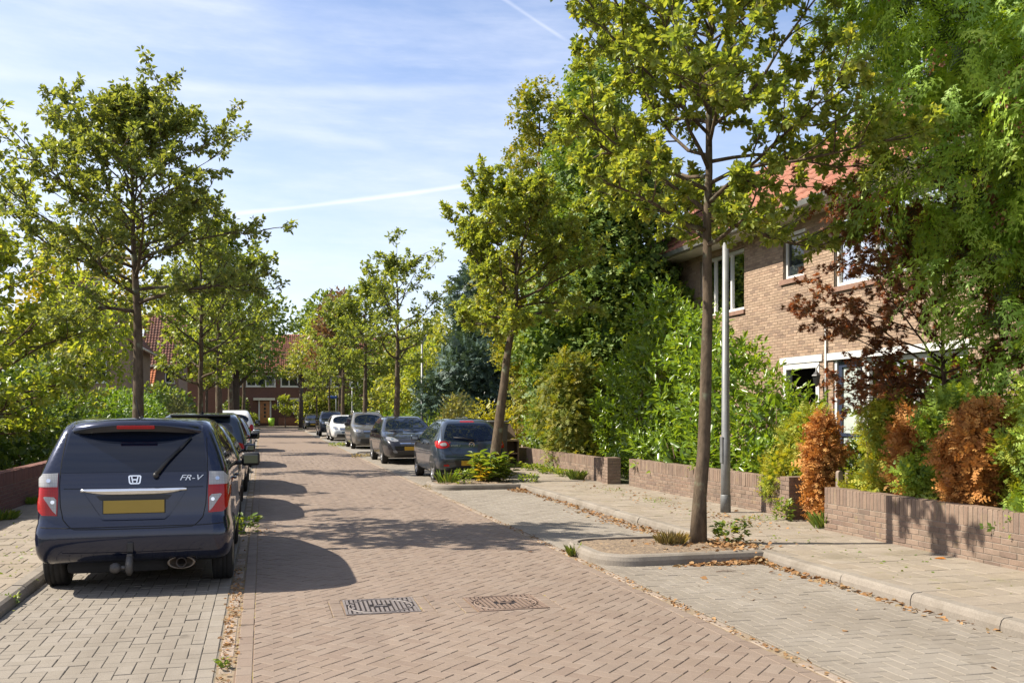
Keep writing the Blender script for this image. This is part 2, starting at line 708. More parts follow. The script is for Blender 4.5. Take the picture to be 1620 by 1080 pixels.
# grey concrete pavers in both bays, 90 degree herringbone with an edge row
for bay, x0, x1 in ((bayL, KL, XL - .11), (bayR, XR + .10, KR)):
    a_ = her_big(x0 + .01, x1 - .115, Y0, 34, 0)
    a_ += edge_row(x1 - .112, Y0, 34, .205, .104)
    pave(bay, 'paver', 'paver_field', a_, .001, -.03, .0038, grey_m)
fp = piece('far_paver', [(.2, .183, .16), (.22, .20, .178)], grain=.14)
sheet('parking_bay', KL, XL - .11, 34, YE - 8, -.002, fp)
sheet('parking_bay', XR + .10, KR, 34, YE - 8, -.002, fp)

# gutters between roadway and bays: a row of stones buried in grit
for x0, x1 in ((XL - .11, XL), (XR, XR + .10)):
    gt = sheet('gutter', x0, x1, Y0 - 6, YE - 8, -.006, gutter_grit)
    pl = []
    y = Y0
    while y < 40:
        L = random.uniform(.18, .24)
        pl.append([(x0 + .012, y + .005), (x1 - .012, y + .005), (x1 - .012, y + L - .005), (x0 + .012, y + L - .005)])
        y += L
    pl = [p for p in pl if random.random() < .8]
    pave(gt, 'gutter_stone', 'gutter_stones', pl, -.001, -.03, .006, piece2('gutter_stone', [(.26, .205, .16), (.22, .172, .132), (.24, .195, .156)], grain=.25, stain=(.24, .18, .11), stain_scale=6, stain_amt=.7), nmax=60)

# pavements
for nm, x0, x1, side in (('pavement', KR + .13, 7.5, 1), ('pavement', -3.85, KL - .13, -1)):
    pv = MB().box(x0, Y0 - 8, -.04, x1, YE - 6, PAV - .010).build(nm, tile_joint)
    tag(pv, kind='structure')
    pl = []
    r = 0
    y = Y0 - .5
    while y < 46:
        off = .15 if r % 2 else 0
        x = x0 - .3 + off
        while x < x1:
            C = clip_poly([(x + .004, y + .004), (x + .296, y + .004), (x + .296, y + .296), (x + .004, y + .296)], x0 + .004, x1, 0, 99)
            if C and area(C) > .004:
                pl.append(C)
            x += .3
        y += .3
        r += 1
    pave(pv, 'paving_tile', 'paving_tiles', pl, PAV, PAV - .04, .004, tile_m)
    sheet('pavement', x0, x1, 46, YE - 6, PAV - .003, piece('far_tile_%d' % side, [(.222, .185, .138)], grain=.2))

# kerb stones, each a piece
def kerbstone(L, w_=.125, h=.125, curve=None):
    """rounded front edge towards -x ; length along y"""
    prof = [(0, -.12), (.004, .055), (.018, .095), (.042, .113), (w_, .118), (w_, -.12)]
    V, F = [], []
    for y in (.004, L - .004):
        V += [(x, y, z - .014) for x, z in prof]
    n = len(prof)
    for i in range(n):
        F.append((i, (i + 1) % n, n + (i + 1) % n, n + i))
    F.append(tuple(range(n - 1, -1, -1)))
    F.append(tuple(range(n, 2 * n)))
    return V, F


kV, kF = kerbstone(1.0)
kme = mesh('kerb_stone', kV, kF, kerb_m[1])
kr = thing('kerb', None, None, (KR, 0, 0))
kl = thing('kerb', None, None, (KL, 0, 0))
for k_ in (kr, kl):
    k_['kind'] = 'structure'
y = 1.86
while y < 88:
    link('kerb_stone', kme, kr, loc=(random.gauss(0, .003), y, random.gauss(0, .002)))
    link('kerb_stone', kme, kl, loc=(random.gauss(0, .003), y + 1.3, random.gauss(0, .002)), rot=(0, 0, math.pi))
    y += 1.0

# planted islands with a kerb of their own
tree_soil, t_, b_ = principled('island_soil')
g_ = t_.add('ShaderNodeNewGeometry')
t_.put(b_.inputs['Base Color'], t_.ramp(t_.noise(g_.outputs['Position'], 22, 8, .75), [(.3, (.07, .05, .035)), (.48, (.17, .125, .085)), (.6, (.26, .19, .12)), (.72, (.32, .17, .07))]))
b_.inputs['Roughness'].default_value = 1
bn_ = t_.add('ShaderNodeBump'); bn_.inputs['Distance'].default_value = .02
t_.put(bn_.inputs['Height'], t_.noise(g_.outputs['Position'], 35, 8, .75)); t_.put(b_.inputs['Normal'], bn_.outputs[0])


def island(x0, x1, y0, y1, side, name='tree_island'):
    """kerbed bed; side=+1: rounded corners towards -x (road on the left), -1 the mirror"""
    root = thing(name, None, None, (0, 0, 0))
    root['kind'] = 'structure'
    r = .45
    xo, xi = (x0, x1) if side > 0 else (x1, x0)
    sgn = 1 if side > 0 else -1
    path = [(xi, y0)]
    for k in range(21):
        a = -math.pi / 2 - k * math.pi / 40
        path.append((xo + sgn * r + sgn * r * math.cos(a), y0 + r + r * math.sin(a)))
    for k in range(21):
        a = math.pi - k * math.pi / 40
        path.append((xo + sgn * r + sgn * r * math.cos(a), y1 - r + r * math.sin(a)))
    path.append((xi, y1))
    prof = [(0, -.08), (.004, .055), (.018, .095), (.042, .112), (.12, .114), (.12, -.08)]
    P = [Vector(p) for p in path]
    N = []
    for i in range(len(P)):
        d = (P[min(i + 1, len(P) - 1)] - P[max(i - 1, 0)]).normalized()
        N.append(Vector((d.y, -d.x)) * sgn)          # towards the inside of the bed
    ctr = Vector(((x0 + x1) / 2, (y0 + y1) / 2))
    for i in range(len(P)):
        if N[i].dot(ctr - P[i]) < 0:
            N[i] = -N[i]
    # kerb in separate stones: straight, corner, straight, corner, straight
    for (i0, i1) in ((0, 1), (1, 21), (21, 22), (22, 42), (42, 43)):
        V, F = [], []
        idx = list(range(i0, i1 + 1))
        for i in idx:
            for (u, z) in prof:
                q = P[i] + N[i] * u
                V.append((q.x, q.y, z))
        n = len(prof)
        for s_ in range(len(idx) - 1):
            for k in range(n):
                F.append((s_ * n + k, s_ * n + (k + 1) % n, (s_ + 1) * n + (k + 1) % n, (s_ + 1) * n + k))
        F.append(tuple(range(n))); F.append(tuple(range((len(idx) - 1) * n, len(idx) * n)))
        obj('kerb_stone', V, F, kerb_m[1], root)
    # bumpy soil bed
    V, F = [], []
    nx, ny = 22, 18
    for j in range(ny + 1):
        for i in range(nx + 1):
            x = x0 + .07 + (x1 - x0 - .08) * i / nx
            y = y0 + .07 + (y1 - y0 - .14) * j / ny
            e = min(i, nx - i, j, ny - j) / 5
            V.append((x, y, .085 + .03 * min(1, e) + random.gauss(0, .006)))
    cx_ = []
    for j in range(ny):
        for i in range(nx):
            a = j * (nx + 1) + i
            mx, my = V[a][0], V[a][1]
            # keep inside the rounded corners
            xr = (mx - x0) if side > 0 else (x1 - mx)
            yr = min(my - y0, y1 - my)
            if xr < r and yr < r and math.hypot(r - xr, r - yr) > r - .05:
                continue
            F.append((a, a + 1, a + nx + 2, a + nx + 1))
    obj('soil', V, F, tree_soil, root, smooth=True)
    return root


island(3.42, KR + .02, 9.3, 10.85, 1)
island(3.46, KR + .02, 19.35, 20.95, 1)
island(3.46, KR + .02, 35.0, 36.8, 1)
island(3.46, KR + .02, 46.3, 47.8, 1)
island(3.46, KR + .02, 58.8, 60.4, 1)
island(3.46, KR + .02, 78, 88, 1)
island(KL - .02, -.3, 13.0, 14.3, -1)
island(KL - .02, -.3, 26.0, 27.5, -1)
island(KL - .02, -.3, 37.4, 39, -1)
island(KL - .02, -.3, 54.3, 56, -1)

# crossing street at the end and its far pavement
sheet('road', -60, 60, YE - 1, YE + 5.5, -.001, far_road)
MBc = MB().box(-60, YE + 5.5, -.05, 60, YE + 8.5, .13).build('pavement', piece('far_end_tile', [(.24, .2, .15)], grain=.2))
tag(MBc, kind='structure')

# cast iron covers
iron = plain('shaded_cast_iron', (.022, .018, .018), .8, 0, 0, .2, .3, 30, .4, 200)  # plate colour darkened to imitate shadow in the gaps between the bars
iron_lt = plain('worn_cast_iron', (.15, .128, .118), .55, .0, 0, .4, .25, 40, .3, 200)
iron_rust = plain('rusty_cast_iron', (.17, .118, .088), .6, .0, 0, .4, .3, 40, .3, 200)


def manhole(a, b, c, d, label, rot, iron_lt=iron_lt):
    cx, cy = (a + c) / 2, (b + d) / 2
    root = thing('manhole_cover', label, 'manhole cover', (cx, cy, 0), rot, 'iron covers in the brick road')
    h = .302
    MB().box(-h, -h, -.04, h, h, -.0045).build('cover_plate', iron, root)
    fr = MB()
    for q in ((-h, -h, -.04, h, -h + .018, .004), (-h, h - .018, -.04, h, h, .004), (-h, -h + .018, -.04, -h + .018, h - .018, .004), (h - .018, -h + .018, -.04, h, h - .018, .004)):
        fr.box(*q)
    fr.build('frame', iron_lt, root)
    rg = MB()
    rg.lathe([(.257, -.015), (.257, .003), (.270, .003), (.270, -.015)], 48)
    rg.build('ring', iron_lt, root)
    # raised bars across the round lid and short bars in the corners
    n = 15
    for i in range(n):
        x = -h + .035 + i * (2 * h - .07) / (n - 1)
        half = math.sqrt(max(0, .247 ** 2 - x * x))
        segs = []
        if half > .02:
            if abs(x) < .09:
                segs += [(-half, -.05), (.06, half)] if i % 2 else [(-half, -.085), (.03, half)]
            elif i % 4 == 1:
                segs += [(-half, -.02), (.01, half)]
            else:
                segs += [(-half, half)]
        o_ = math.sqrt(max(0, .28 ** 2 - x * x))
        if o_ < h - .04:
            segs += [(-h + .024, -o_ - .004), (o_ + .004, h - .024)]
        for s0, s1 in segs:
            if s1 - s0 > .012:
                MB().box(x - .0105, s0, -.016, x + .0105, s1, .0035).build('bar', iron_lt, root)
    MB().box(-.055, -.012, -.016, .055, .012, .0045, .003).build('lifting_lug', iron_lt, root)
    return root


manhole(*manholes[0], 'square cast iron cover left of the other, bluish grey, in the road bricks', R(-1.5))
manhole(*manholes[1], 'square cast iron cover right of the other, rusty brown, in the road bricks', R(1.0), iron_rust)
# ================================================================ WALLS AND HOUSES
def ubox(mb, mp, u0, v0, d0, u1, v1, d1, bev=0):
    t = MB().box(min(u0, u1), min(v0, v1), min(d0, d1), max(u0, u1), max(v0, v1), max(d0, d1), bev)
    mb.add([mp(*v) for v in t.V], t.F)


def lay(parent, polys, mp, depth, mats, nmax, single_name='brick', stuff_name='brickwork', ch=.003, proud=.002, seed=1):
    rs = np.random.default_rng(seed)
    key = []
    for i, P in enumerate(polys):
        u = sum(p[0] for p in P) / len(P)
        v = sum(p[1] for p in P) / len(P)
        q = mp(u, v, 0)
        x, y, zc = px(*q)
        ok = -12 < x < 1632 and -10 < y < 1092 and zc > 0
        key.append((0 if ok else 1, zc, i))
    key.sort()
    sset = set(k[2] for k in key[:nmax] if k[0] == 0)
    for i in sset:
        P = polys[i]
        u = sum(p[0] for p in P) / len(P)
        v = sum(p[1] for p in P) / len(P)
        V, F, _ = prisms([[(p[0] - u, p[1] - v) for p in P]], abs(rs.normal(0, proud)), -depth, ch)
        o0 = Vector(mp(u, v, 0))
        obj(single_name, [Vector(mp(u + a, v + b, c)) - o0 for a, b, c in V], F, mats[1], parent, loc=tuple(o0 - Vector(parent.matrix_basis.translation)))
    rest = [P for i, P in enumerate(polys) if i not in sset]
    if rest:
        zz = [abs(rs.normal(0, proud)) for _ in rest]
        V, F, I = prisms(rest, zz, -depth, ch)
        b0 = Vector(parent.matrix_basis.translation)
        obj(stuff_name, [Vector(mp(*v)) - b0 for v in V], F, mats[0], parent, rnd=rs.random(len(rest))[np.array(I)], kind='stuff')


def courses(u0, u1, v0, v1, L=.22, H=.0625, j=.008):
    out = []
    v = v0
    r = 0
    while v < v1 - .01:
        u = u0 - (L / 2 if r % 2 else 0) - random.random() * .02
        while u < u1:
            C = clip_poly([(u + j / 2, v + j / 2), (u + L - j / 2, v + j / 2), (u + L - j / 2, v + H - j / 2), (u + j / 2, v + H - j / 2)], u0, u1, v0, v1)
            if C and area(C) > .0012:
                out.append(C)
            u += L
        v += H
        r += 1
    return out


def soldiers(u0, u1, v0, v1, W=.068, j=.009):
    n = max(1, round((u1 - u0) / W))
    W = (u1 - u0) / n
    out = []
    for i in range(n):
        t = random.gauss(0, .0015)
        out.append([(u0 + i * W + j / 2 - t, v0 + j / 2), (u0 + (i + 1) * W - j / 2 - t, v0 + j / 2), (u0 + (i + 1) * W - j / 2 + t, v1 + random.gauss(0, .002)), (u0 + i * W + j / 2 + t, v1 + random.gauss(0, .002))])
    return out


mortar = plain('mortar', (.225, .19, .155), .95, var=.25, scale=20, bump=.5, bscale=200, spec=.15)
wall_m = piece2('garden_wall_brick', [(.185, .126, .093), (.212, .150, .110), (.172, .120, .092), (.225, .162, .12), (.196, .142, .108), (.155, .108, .084)], rough=.9, grain=.26, stain=(.095, .075, .056), stain_scale=2.8, stain_amt=.55, stain_lim=(.48, .72), moss=(.26, .22, .09))
wallL_m = piece2('left_wall_brick', [(.16, .075, .062), (.19, .09, .072), (.145, .07, .06)], rough=.88, grain=.2)


def garden_wall(X, y0, y1, top, label, mats, side=-1, base=PAV - .03, pillar=None, name='garden_wall', soldier=True, thick=.21):
    """low brick wall along the street; side = direction its face looks along x"""
    root = thing(name, label, 'garden wall', (X, (y0 + y1) / 2, base), 0)
    b0 = Vector(root.location)
    mp = lambda u, v, d: (X + side * d, u, v)
    core = MB()
    ubox(core, mp, y0 + .008, base, -.004, y1 - .008, top - .008, -thick + .006)
    core.V = [tuple(Vector(v) - b0) for v in core.V]
    core.build('mortar_core', mortar, root)
    zs = top - .205 if soldier else top
    P = courses(y0, y1, base, zs, H=(zs - base) / max(1, round((zs - base) / .0635)))
    if soldier:
        P += soldiers(y0, y1, zs, top)
    lay(root, P, mp, .03, mats, 330)
    # end faces
    for ye, s in ((y0, -1), (y1, 1)):
        mq = lambda u, v, d, ye=ye, s=s: (X - side * u, ye + s * d, v)
        Q = courses(0, thick, base, zs, H=(zs - base) / max(1, round((zs - base) / .0635)))
        if soldier:
            Q += [[(.004, zs + .005), (thick - .004, zs + .005), (thick - .004, top), (.004, top)]]
        lay(root, Q, mq, .012, mats, 30, ch=.003)
    if soldier:                                                   # brick tops seen from above
        mt = lambda u, v, d: (X - side * v, u, top - .002 + d)
        lay(root, [[(p[0][0], .004), (p[1][0], .004), (p[1][0], thick - .004), (p[0][0], thick - .004)] for p in soldiers(y0, y1, 0, 1)], mt, .008, mats, 0, stuff_name='top_bricks', ch=.003)
    return root


def pillar(x0, x1, y0, y1, top, label, mats, base=PAV - .03):
    root = thing('wall_pillar', label, 'pillar', ((x0 + x1) / 2, (y0 + y1) / 2, base))
    b0 = Vector(root.location)
    c = MB().box(x0 + .008, y0 + .008, base, x1 - .008, y1 - .008, top - .004)
    c.V = [tuple(Vector(v) - b0) for v in c.V]
    c.build('mortar_core', mortar, root)
    H = (top - base) / round((top - base) / .064)
    for (m_, w_) in ((lambda u, v, d: (x0 - d, u + y0, v), y1 - y0), (lambda u, v, d: (u + x0, y0 - d, v), x1 - x0), (lambda u, v, d: (x1 + d, u + y0, v), y1 - y0)):
        lay(root, courses(.0, w_, base, top, H=H), m_, .012, mats, 40, ch=.003)
    lay(root, [[(.0, .0), (x1 - x0, .0), (x1 - x0, y1 - y0), (.0, y1 - y0)]], lambda u, v, d: (x0 + u, y0 + v, top + d), .01, mats, 1)
    return root


garden_wall(7.05, 5.2, 10.86, .65, 'low brick garden wall below the orange and green hedge, with a tree shadow across it', wall_m)
garden_wall(7.38, 12.24, 18.46, .655, 'low brick garden wall under the cherry laurel, behind the lamp post', wall_m)
pillar(7.22, 7.50, 12.0, 12.24, .70, 'squat brick pillar beside the brown shrub at the wall gap', wall_m)
garden_wall(7.16, 19.22, 25.6, .62, 'low brick garden wall with weeds at its foot, left of the cherry laurel', wall_m)
pillar(7.06, 7.36, 18.88, 19.22, .66, 'brick pillar ending the weedy wall at a dark gap', wall_m)
pillar(7.0, 7.42, 26.0, 26.4, .62, 'brick pillar beside the discarded cabinet', wall_m)


def cross_wall(y, x0, x1, top, label):
    root = thing('garden_wall', label, 'garden wall', ((x0 + x1) / 2, y, PAV))
    b0 = Vector(root.location)
    c = MB().box(x0, y + .006, 0, x1, y + .2, top - .006)
    c.V = [tuple(Vector(v) - b0) for v in c.V]
    c.build('mortar_core', mortar, root)
    lay(root, courses(x0, x1, PAV - .03, top), lambda u, v, d: (u, y - d, v), .02, wall_m, 200)


cross_wall(27.2, 7.5, 11.5, .66, 'brown garden wall running back from the street behind the weedy wall')
garden_wall(-3.80, 9.0, 24.5, .70, 'dark red brick garden wall left of the blue car', wallL_m, side=1)

# ---------------------------------------------------------------- shared house materials
white_paint = plain('white_window_paint', (.62, .615, .60), .45, var=.05)
cream_paint = plain('cream_paint', (.62, .57, .48), .5, var=.08)
navy_paint = plain('navy_paint', (.03, .04, .07), .35, var=.1)
zinc = plain('zinc', (.32, .32, .31), .45, .6, var=.2, scale=9)
wood_door = plain('varnished_door', (.36, .13, .03), .35, var=.3, scale=5, coat=.3)
black_metal = plain('black_metal', (.02, .02, .02), .4, var=.2)
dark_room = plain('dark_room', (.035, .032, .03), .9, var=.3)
curtain = plain('white_curtain', (.60, .58, .52), .85, var=.12, scale=4)


def glassmat(name, base=(.02, .025, .03), rough=.02, spec=.75):
    m, t, b = principled(name)
    b.inputs['Base Color'].default_value = c4(base)
    b.inputs['Roughness'].default_value = rough
    b.inputs['Specular IOR Level'].default_value = spec
    return m


pane_m = glassmat('window_glass')
m_, t_, b_ = principled('clear_window_glass')
gl = t_.add('ShaderNodeBsdfGlossy'); gl.inputs['Roughness'].default_value = .02
tp = t_.add('ShaderNodeBsdfTransparent'); tp.inputs[0].default_value = (.86, .9, .9, 1)
fr_ = t_.add('ShaderNodeFresnel'); fr_.inputs[0].default_value = 1.5
mx_ = t_.add('ShaderNodeMixShader')
t_.put(mx_.inputs[0], t_.math('ADD', t_.math('MULTIPLY', fr_.outputs[0], 1.6), .08, clamp=True))
t_.l.new(tp.outputs[0], mx_.inputs[1]); t_.l.new(gl.outputs[0], mx_.inputs[2])
t_.l.new(mx_.outputs[0], t_.n['Material Output'].inputs[0])
clear_glass = m_


def window(parent, mp, u0, u1, v0, v1, cols=(), rows=(), fm=None, depth=-.07, fw=.06, name='window', glass=None, sill=None, back=None, blind=0):
    """a casement: frame with mullions, one pane object per light"""
    fm = fm or white_paint
    b0 = Vector(parent.matrix_basis.translation)
    f = MB()
    d0, d1 = depth - .04, depth + .03
    us = [u0] + [u0 + (u1 - u0) * c for c in cols] + [u1]
    vs = [v0] + [v0 + (v1 - v0) * r for r in rows] + [v1]
    ubox(f, mp, u0, v0, d0, u0 + fw, v1, d1)
    ubox(f, mp, u1 - fw, v0, d0, u1, v1, d1)
    ubox(f, mp, u0 + fw, v0, d0, u1 - fw, v0 + fw, d1)
    ubox(f, mp, u0 + fw, v1 - fw, d0, u1 - fw, v1, d1)
    for u in us[1:-1]:
        ubox(f, mp, u - fw * .5, v0 + fw, d0, u + fw * .5, v1 - fw, d1 - .003)
    for v in vs[1:-1]:
        ubox(f, mp, u0 + fw, v - fw * .3, d0, u1 - fw, v + fw * .3, d1 - .006)
    f.V = [tuple(Vector(v) - b0) for v in f.V]
    fo = f.build(name, fm, parent)
    for i in range(len(us) - 1):
        for k in range(len(vs) - 1):
            p = MB()
            ubox(p, mp, us[i] + fw * .4, vs[k] + fw * .3, depth - .02, us[i + 1] - fw * .4, vs[k + 1] - fw * .3, depth - .008)
            p.V = [tuple(Vector(v) - b0) for v in p.V]
            p.build('pane', glass or pane_m, fo)
    if sill:
        s = MB()
        ubox(s, mp, u0 - .05, v0 - .07, -.06, u1 + .05, v0 - .002, .06)
        s.V = [tuple(Vector(v) - b0) for v in s.V]
        s.build('sill', sill, fo)
    if back:
        s = MB()
        ubox(s, mp, u0 + .01, v0 + .01, depth - .62, u1 - .01, v1 - .01, depth - .6)
        ubox(s, mp, u0 + .01, v0, depth - .6, u1 - .01, v0 + .01, depth - .05)
        s.V = [tuple(Vector(v) - b0) for v in s.V]
        s.build('room', back, fo)
    if blind:
        s = MB()
        ubox(s, mp, u0 + fw, v0 + (v1 - v0) * (1 - blind), depth - .09, u1 - fw, v1 - fw, depth - .08)
        s.V = [tuple(Vector(v) - b0) for v in s.V]
        s.build('blind', curtain, fo)
    return fo


TW, TH = .225, .34
tile_mats = {}


def roof_tiles(parent, P0, U, Wv, lenu, lenw, mats, nmax=300, lift=.02):
    """pantiles: P0 lower corner, U along the eave, Wv up the slope (unit vectors)"""
    U, Wv, P0 = Vector(U), Vector(Wv), Vector(P0)
    N = U.cross(Wv)
    if N.z < 0:
        N = -N
    prof = [(0, .012), (.035, .0), (.08, -.006), (.12, .004), (.155, .034), (.19, .046), (.225, .034)]
    V0, F0 = [], []
    for (s, dz) in ((0, .030), (TH + .05, .004)):
        for (u, z) in prof:
            V0.append((u, s, z + dz))
    n = len(prof)
    for (u, z) in prof:
        V0.append((u, .0, z + .008))
    for i in range(n - 1):
        F0.append((i, i + 1, n + i + 1, n + i))
        F0.append((2 * n + i, 2 * n + i + 1, i + 1, i))
    me = None
    nu, nw = int(lenu / TW), int(lenw / TH)
    b0 = Vector(parent.matrix_world.translation) if parent.parent is None else Vector(parent.parent.matrix_basis.translation)
    items = []
    for r in range(nw):
        for c in range(nu):
            q = P0 + U * (c * TW) + Wv * (r * TH) + N * lift
            x, y, zc = px(*q)
            ok = -10 < x < 1630 and -20 < y < 1090
            items.append((0 if ok else 1, zc, q))
    items.sort(key=lambda t: t[:2])
    M3 = Matrix((U, Wv, N)).transposed()
    tme = mesh('roof_tile', [M3 @ Vector(v) for v in V0], F0, mats[1], smooth=True)
    k = 0
    restV, restF, rr = [], [], []
    rs = random.Random(4)
    for ok, zc, q in items:
        q = q + N * rs.uniform(0, .006)
        if ok == 0 and k < nmax:
            link('roof_tile', tme, parent, loc=tuple(q - b0))
            k += 1
        else:
            o = len(restV)
            restV += [M3 @ Vector(v) + q - b0 for v in V0]
            restF += [tuple(i + o for i in f) for f in F0]
            rr += [rs.random()] * len(F0)
    if restV:
        obj('roof_tiles', restV, restF, mats[0], parent, smooth=True, rnd=rr, kind='stuff')


tile_red = piece2('red_roof_tile', [(.25, .095, .06), (.30, .12, .075), (.22, .085, .06), (.33, .145, .095), (.27, .105, .066)], rough=.8, grain=.2, stain=(.14, .095, .07), stain_scale=1.2, stain_amt=.5)
tile_dark = piece2('weathered_roof_tile', [(.20, .095, .07), (.25, .12, .085), (.17, .085, .065), (.28, .14, .10)], rough=.85, grain=.2, stain=(.10, .08, .06), stain_scale=1.0, stain_amt=.6)

# ---------------------------------------------------------------- brick house on the right
house_m = piece2('house_brick', [(.29, .205, .143), (.335, .24, .17), (.26, .18, .128), (.37, .268, .192), (.315, .215, .15), (.225, .156, .115)], rough=.9, grain=.2, stain=(.20, .15, .112), stain_scale=.7, stain_amt=.4)
HX = 11.0
house = thing('brick_house', 'two storey brown brick house with white windows behind the purple maple', 'house', (HX, 17, PAV))
hb = Vector(house.location)
mpH = lambda u, v, d: (HX - d, u, v)
opens = [(20.25, 22.6, 4.05, 5.52), (17.7, 18.52, 4.5, 5.40), (13.4, 16.62, 4.1, 5.5), (17.12, 18.5, .12, 2.66), (12.9, 16.64, .12, 2.66), (23.2, 24.4, 1.0, 2.5)]
hy0, hy1 = 7.0, 26.0


def hpart(name, boxes, mat, kind=None):
    m = MB()
    for b in boxes:
        ubox(m, mpH, *b)
    m.V = [tuple(Vector(v) - hb) for v in m.V]
    return m.build(name, mat, house, kind)


# wall core in pieces round the openings
ys = sorted({hy0, hy1, *[o[0] for o in opens], *[o[1] for o in opens]})
core = []
for a, b in zip(ys[:-1], ys[1:]):
    cuts = sorted([(o[2], o[3]) for o in opens if o[0] < b - 1e-6 and o[1] > a + 1e-6])
    z = 0
    for (c, d) in cuts:
        core.append((a, z, -.30, b, c, -.005))
        z = d
    core.append((a, z, -.30, b, 5.78, -.005))
hpart('wall', core, mortar)
for g_ in ((hy0, 0, -8, hy0 + .3, 5.7, -.3), (hy1 - .3, 0, -8, hy1, 5.7, -.3)):
    hpart('gable_wall', [g_], mortar)
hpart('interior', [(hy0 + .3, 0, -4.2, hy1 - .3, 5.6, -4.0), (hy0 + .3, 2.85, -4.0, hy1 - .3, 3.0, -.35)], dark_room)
P = courses(hy0, hy1, .12, 5.76)
P = cut_rects(P, [(a, c, b, d) for a, b, c, d in opens] + [(17.0, 2.66, 18.62, 2.80), (12.7, 2.66, 16.82, 2.80), (17.6, 4.39, 18.6, 4.5), (17.6, 5.40, 18.62, 5.47), (13.3, 4.0, 16.7, 4.1), (20.2, 3.95, 22.7, 4.05)])
lay(house, P, mpH, .02, house_m, 300, ch=.003, proud=.0015)
for (a, b, c, d) in ((17.6, 18.6, 4.39, 4.5), (20.2, 22.7, 3.95, 4.05), (13.3, 16.7, 4.0, 4.1)):
    hpart('window_sill', [(a, c, -.02, b, d - .004, .045)], plain('sill_brick', (.22, .13, .095), .9, var=.25, scale=30))
for (a, b, z0, z1) in ((17.0, 18.62, 2.662, 2.80), (12.7, 16.82, 2.662, 2.80), (17.6, 18.62, 5.402, 5.468)):
    hpart('lintel', [(a, z0, -.10, b, z1, .03)], white_paint)
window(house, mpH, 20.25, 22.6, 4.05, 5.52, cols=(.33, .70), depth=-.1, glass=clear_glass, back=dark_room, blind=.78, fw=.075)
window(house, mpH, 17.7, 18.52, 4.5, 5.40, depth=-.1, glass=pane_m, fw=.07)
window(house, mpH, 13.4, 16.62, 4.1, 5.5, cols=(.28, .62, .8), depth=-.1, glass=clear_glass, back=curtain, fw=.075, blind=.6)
window(house, mpH, 12.9, 15.66, .8, 2.64, cols=(.5,), depth=-.1, glass=clear_glass, back=curtain, fw=.075)
hpart('window_apron', [(12.9, .12, -.15, 15.66, .8, -.06)], white_paint)
dr = window(house, mpH, 15.74, 16.56, .14, 2.62, rows=(.42,), fm=navy_paint, depth=-.1, glass=plain('frosted_glass', (.42, .47, .44), .25, var=.12, scale=3), fw=.11, name='door')
hpart('door_frame', [(16.56, .12, -.14, 16.64, 2.66, -.03), (15.66, .12, -.14, 15.74, 2.66, -.03)], white_paint)
# open porch with its dark inside and a glazed inner door
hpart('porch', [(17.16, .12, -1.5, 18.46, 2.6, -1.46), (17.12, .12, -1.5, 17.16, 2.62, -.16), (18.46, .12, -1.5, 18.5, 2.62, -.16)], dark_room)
hpart('porch_frame', [(17.12, .12, -.14, 17.24, 2.66, .012), (18.38, .12, -.14, 18.5, 2.66, .012), (17.24, 2.54, -.14, 18.38, 2.66, .012)], white_paint)
window(house, mpH, 17.35, 17.95, .3, 2.1, rows=(.3, .65), depth=-1.3, fw=.06, name='inner_door')
# wall lantern with a pointed cap
lt = MB()
lt.lathe([(.0, .30), (.03, .22), (.10, .15), (.105, .14), (.085, .135), (.055, -.05), (.02, -.07), (0, -.09)], 6, sm=False)
lt.tube([(.0, 0, .28), (.05, 0, .36), (.16, 0, .30)], .012, 6)
lt.V = [tuple(Vector((HX - .16, 16.98, 2.22)) + Vector(v) - hb) for v in lt.V]
lt.build('wall_lantern', black_metal, house)
pp = MB().tube([(HX - .04, 16.84, .1), (HX - .04, 16.84, 3.45)], .022, 8)
pp.V = [tuple(Vector(v) - hb) for v in pp.V]
pp.build('drainpipe', zinc, house)
# eaves, gutter and tiled roof
hpart('soffit', [(hy0 - .3, 5.68, -.02, hy1 + .3, 5.72, .56)], cream_paint)
hpart('fascia', [(hy0 - .3, 5.66, .56, hy1 + .3, 5.80, .60)], cream_paint)
gm = MB()
prof = [(.60, 5.80), (.61, 5.72), (.66, 5.68), (.72, 5.70), (.75, 5.80), (.735, 5.80), (.71, 5.72), (.66, 5.70), (.625, 5.73), (.615, 5.80)]
Vg = [(HX - d, y, z) for y in (hy0 - .3, hy1 + .3) for d, z in prof]
n = len(prof)
gm.add(Vg, [(i, (i + 1) % n, n + (i + 1) % n, n + i) for i in range(n)])
gm.V = [tuple(Vector(v) - hb) for v in gm.V]
gm.build('gutter', zinc, house)
sl_ = R(40)
rl = 4.0
rf = MB()
Wr = Vector((math.cos(sl_), 0, math.sin(sl_)))
A = Vector((HX - .66, hy0 - .3, 5.76))
B = Vector((HX - .66, hy1 + .3, 5.76))
Vr = [A, B, B + Wr * rl, A + Wr * rl]
Vr += [v + Vector((.08, 0, -.08)) for v in Vr]
far_ = [B + Wr * rl + Vector((Wr.x * rl, 0, -Wr.z * rl)), A + Wr * rl + Vector((Wr.x * rl, 0, -Wr.z * rl))]
Vr += far_
rf.add([tuple(v - hb) for v in Vr], [(0, 3, 2, 1), (4, 5, 6, 7), (0, 1, 5, 4), (1, 2, 6, 5), (2, 3, 7, 6), (3, 0, 4, 7), (3, 9, 8, 2), (0, 9, 3), (1, 2, 8)])
roof = rf.build('roof', tile_dark[0], house)
roof_tiles(roof, A + Vector((-.04, .0, .0)), (0, 1, 0), Wr, hy1 - hy0 + .6, rl, tile_red, 300)

